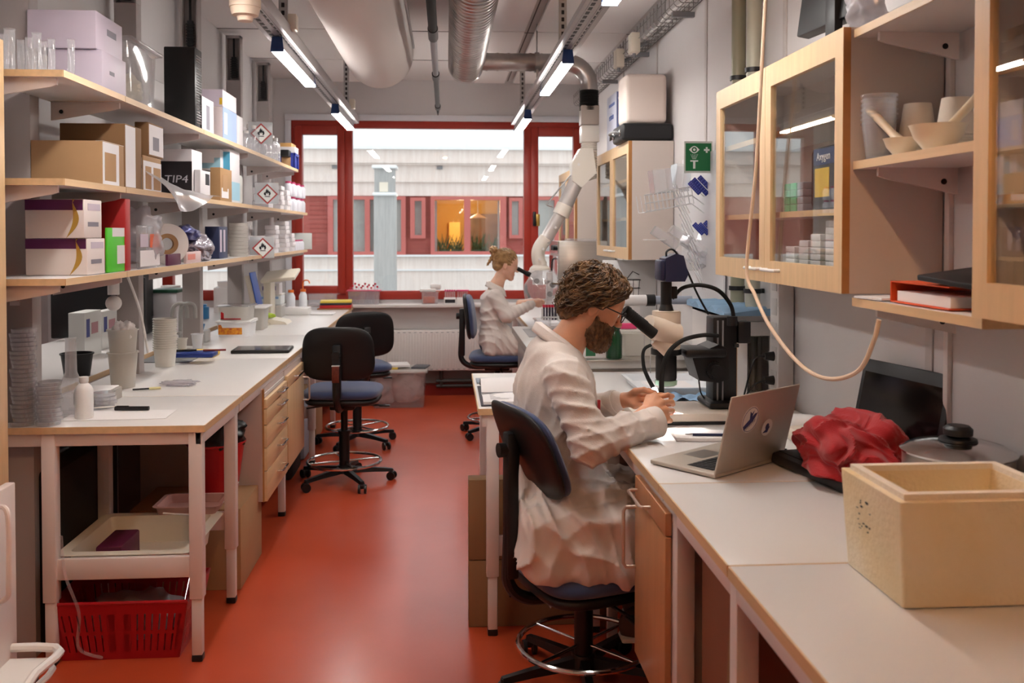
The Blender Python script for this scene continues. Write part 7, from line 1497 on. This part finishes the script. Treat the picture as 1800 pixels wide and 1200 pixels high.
# steel counter things
zc_ = .9755
bottle(.86, 4.76, zc_, .042, .17, M('green_glass', '#0d3b1e', .15), 'dark green bottle on the edge of the steel counter', capm=M('green_glass', '#0d3b1e', .15), neck=.7)
t = carton('reagent_carton', 'white carton with a green label beside the green bottle', 'carton', 1032, 1048, 1068, 590, zc_, boxw, X1=.76, xmin=None, front=[(.05, .7, .1, .85, M('dark_green_label', '#2a6a48', .5), 'green_label')]) if False else T('reagent_carton', 'white carton with a green label beside the green bottle', 'carton', (.77, 4.8, zc_))
MB().box((-.06, -.03, 0), (.05, .03, .11), .002).part('box_body', boxw, t); MB().box((-.055, -.0315, .01), (-.005, -.03, .1)).part('green_label', M('dark_green_label', '#2a6a48', .5), t, 'green label')
tray('storage_box', (1.02, 4.95, zc_), .1, .12, .12, milky, 'milky plastic box on the steel counter right behind the near microscope head', 'box', r=.015); MB().box((-.08, -.02, 0), (.04, .02, .03), .008).thing('pink_stopper', M('hot_pink', '#e0447c', .4), 'bright pink stopper on the milky box', 'stopper', loc=(.97, 4.92, zc_+.13-.01+.001))
MB().box((-.11, -.11, 0), (.11, .11, .012), .004).thing('box_cover', milky, 'milky flat cover on the milky box', 'cover', loc=(1.02, 4.95, zc_+.1202)); bpy.data.objects['pink_stopper'].location.z = zc_+.1335
t = T('pump_cylinder', 'horizontal white cylinder with a green end and blue grey tube behind the microscope camera', 'cylinder', (1.1, 5.2, 1.18)); MB().cyl((-.26, 0, .06), (-.2, 0, .06), .032, n=20).part('green_end', M('bottle_green', '#1c6a3a', .4), t, 'green end cap'); MB().cyl((-.2, 0, .06), (.02, 0, .06), .03, n=20).part('cylinder', pw, t); MB().cyl((.02, 0, .06), (.07, 0, .06), .033, n=20).part('ring', black, t); MB().cyl((.07, 0, .06), (.28, 0, .06), .024, n=20).part('grey_tube', M('blue_grey', '#97a0b0', .4), t)
MB().box((-.1, -.04, -.2), (-.06, .04, .03), .004).box((.12, -.04, -.2), (.16, .04, .03), .004).part('stand_leg', pw, t)
t = T('clamp_tool', 'red hand tool hanging upright behind the microscope camera tube', 'tool', (1.0, 5.35, zc_)); MB().box((-.03, -.01, 0), (.01, .01, .33), .004).box((-.06, -.02, .33), (.03, .02, .355), .006).part('tool_body', redp, t)
MB().box((-.09, -.06, 0), (.09, .06, .1), .02).thing('cream_device', creamp, 'cream rounded device on the back of the steel counter', 'device', loc=(1.25, 5.6, zc_+.0))
t = T('wire_stand', 'tall steel wire stand between the microscope and the far counter', 'stand', (1.0, 4.4, .9205)); b = MB()
for x in (-.06, -.03, .03, .06): b.cyl((x, 0, 0), (x, 0, .26), .003, n=6)
b.tube([(-.09, -.03, .26), (.09, -.03, .26), (.09, .03, .26), (-.09, .03, .26)], .003, 5, closed=True); b.part('stand_wire', galv, t)
t = T('test_tube_basket', 'small black wire basket with white cards behind the head of the man', 'basket', (at(1112, 515, Y=5.6).x, 5.6, zc_+.26)); b = MB()
for z in (0, .05, .1): b.tube([(-.04-.01*z*5, -.02, z), (.04+.01*z*5, -.02, z), (.04+.01*z*5, .02, z), (-.04-.01*z*5, .02, z)], .003, 5, closed=True)
for x in (-.03, 0, .03): b.cyl((x, -.02, 0), (x*1.3, -.02, .1), .002, n=5)
b.tube([(-.04, 0, .1), (0, 0, .15), (.04, 0, .13)], .003); b.part('wire_frame', black, t); MB().box((-.03, -.01, .004), (.03, .01, .09)).part('cards', paper, t); MB().box((-.05, .02, -.26), (.05, .03, .0)).part('backing_stand', pw, t)
MB().box((-.18, -.004, 0), (.18, .004, .46), .004).thing('white_board', M('whiteboard', '#d9dadc', .35), 'white upright board with sockets behind the steel counter, under the far cabinet', 'board', loc=(1.22, 6.2, .9755))
# projecting bench: tray, cloth, notebook
zp = .9215
t = tray('plastic_tray', (1.0, 4.15, zp), .17, .2, .035, M('tray_white', '#dde2e6', .35), 'shallow white tray with papers on the projecting bench', r=.02); MB().box((-.1, -.14, .004), (.1, .12, .012)).part('papers', paper, t)
b = MB(); b.grid(lambda u, v: (-.1+.22*u, -.09+.16*v, .012+.02*abs(noise.noise(Vector((u*3, v*3, 4))))*2+.008*math.sin(9*u+6*v)), 24, 18); b.thing('blue_cloth', M('blue_wipe', '#8fb0cf', .9, var=.2, vscale=12), 'crumpled light blue cloth on the projecting bench under the focus knob', 'cloth', loc=(1.0, 3.88, zp)) if False else b.bm.free()
b = MB(); b.grid(lambda u, v: (-.09+.18*u, -.07+.14*v, .004+.035*abs(noise.noise(Vector((u*3+7, v*3, 4))))), 24, 18); b.thing('blue_cloth', M('blue_wipe', '#8fb0cf', .9, var=.2, vscale=12), 'crumpled light blue cloth on the projecting bench under the microscope arm', 'cloth', loc=(1.03, 3.86, zp))
t = T('notebook', 'open spiral notebook with curling white pages on the corner of the projecting bench', 'notebook', (.30, 4.0, zp)); MB().box((-.16, -.24, 0), (.13, .24, .004), .001).part('cover', M('dark_cover', '#34303a', .6), t)
def page(u, v): return (-.15+.27*u, -.23+.23*v, .005+.018*math.sin(PI*u)*.5+.012*math.sin(PI*v))
def page2(u, v): return (-.15+.27*u, .01+.24*v, .005+.05*math.sin(PI*min(1, v*1.05))**.8+.01*u)
b = MB(); b.grid(page, 14, 12); b.grid(lambda u, v: (-.15+.27*u, -.23, .0045+v*.012), 6, 3); b.part('page_block', paper, t); b = MB(); b.grid(page2, 14, 14); b.part('turned_page', paper, t, 'curled white page'); MB().tube([(-.15, .003, .012), (.12, .003, .012)], .004).part('spiral', M('spiral_wire', '#8d8d92', .4, .6), t)
b = MB()
for k in range(9): b.box((-.12, -.2+k*.02, .021), (-.12+.2*((k*7) % 5+3)/8, -.197+k*.02, .0215))
b.part('handwriting', M('faint_ink', '#8a8890', .8), t)['kind'] = 'stuff'
MB().box((-.13, -.005, 0), (.14, .12, .008), .002).thing('clipboard', M('slate_board', '#8792a0', .5), 'grey blue clipboard edge behind the open notebook', 'clipboard', loc=(.27, 4.33, zp))
t = T('swivel_castor', 'black castor of a stool at the corner of the projecting bench', 'castor', (.13, 4.3, .0)); bpy.data.objects.remove(t)
# cartons leaning under the projecting bench
for k, (z0, h, n_, lb) in enumerate(((0.0, .275, '2', 'flat brown carton marked 2, lower one under the projecting bench'), (.278, .33, '1', 'flat brown carton marked 1, upper one under the projecting bench'))):
    t = T('flat_carton', lb, 'carton', (.40, 3.86, z0)); MB().box((-.31, -.04, 0), (.3, .04, h), .003).part('box_body', card_d, t); lettering(n_, .075, ink, t, (-.12, -.0415, h*.5), (PI/2, 0, 0) if False else (PI/2, PI/2, 0), name='number')
    b = MB(); 
    for q in range(3): b.box((.06+q*.025, -.0412, h*.45), (.075+q*.025, -.04, h*.65))
    b.part('printed_mark', ink, t)
MB().box((-.06, -.0, 0), (.05, .012, .24), .002).thing('kraft_bag', M('kraft_paper2', '#a5815a', .8), 'lighter brown paper bag leaning on the cartons under the chair', 'paper bag', loc=(.60, 3.77, 0.0))
# contents of the big glass cabinet
def inside(y, z, w, l, h, m_, lb, cat='small box', X=1.22, nm='small_box', g='boxes inside the big glass cabinet', r=.003): return MB().box((-w, -l, 0), (w, l, h), r).thing(nm, m_, lb, cat, g, loc=(X, y, z+.001))
z1, z0 = 1.691, 1.4605
t = T('instrument_case', 'black case lettered Axygen with a yellow note inside the big glass cabinet', 'case', (1.25, 2.86, z1)); MB().box((-.08, -.12, 0), (.09, .1, .2), .02).part('case_body', M('case_black', '#131317', .5), t); MB().box((-.082, -.06, .04), (-.08, .05, .13)).part('yellow_note', M('note_yellow', '#dfb429', .6), t, 'yellow note'); MB().box((-.082, -.1, .14), (-.08, .06, .19)).part('blue_band', M('band_blue', '#1b3566', .5), t); lettering('Axygen', .035, paper, t, (-.0835, -.02, .165), (PI/2, 0, -PI/2))
for k, (y, n, m_, w_) in enumerate(((3.16, 4, M('vial_green', '#3fae7c', .4), 'green'), (3.10, 4, M('vial_green', '#3fae7c', .4), 'second green'), (3.04, 4, M('vial_grey', '#8c98a0', .4), 'grey'), (2.70, 7, wcard, 'tall white'))):
    t0 = None
    for j in range(n):
        lb = f'{["first", "second", "third", "fourth", "fifth", "sixth", "seventh"][j]} box from below in the {w_} stack inside the big glass cabinet'; loc = (1.2, y, z1+.001+j*.024)
        if t0 is None: t0 = MB().box((-.03, -.025, 0), (.03, .025, .023), .002).thing('vial_box', m_, lb, 'small box', 'vial boxes inside the big glass cabinet', loc=loc)
        else: dup(t0, loc, label=lb)
for k, (y, n) in enumerate(((3.14, 3), (3.02, 4), (2.92, 5), (2.80, 7))):
    t0 = None
    for j in range(n):
        lb = f'white box, {["first", "second", "third", "fourth", "fifth", "sixth", "seventh"][j]} from below in the {["three", "four", "five", "seven"][k]} high stack on the cabinet floor'; loc = (1.21, y, z0+.05+j*.021)
        if t0 is None: t0 = MB().box((-.035, -.04, 0), (.035, .04, .02), .002).thing('white_carton', wcard, lb, 'small box', 'white boxes on the cabinet floor', loc=loc)
        else: dup(t0, loc, label=lb)
inside(2.97, z0, .06, .25, .048, M('moss_green', '#5f8a63', .5), 'long green box under the white boxes inside the big cabinet', 'box')
inside(3.2, z0, .0, .0, .0, black, 'x').select_get() if False else None
for k, (y, z, h, lb) in enumerate(((6.0, 1.719, .12, 'tall clear jar'), (6.2, 1.719, .1, 'white jar'), (6.1, 1.465, .14, 'milky jar'))): cup((1.25, y, z), .04, .045, h, whitep if k == 1 else milky, f'{lb} inside the cabinet that carries the black case')
bottle(1.3, 6.9, 2.192, .03, .12, clearp, 'small clear bottle behind the lettered carton on the far cabinet') if False else None
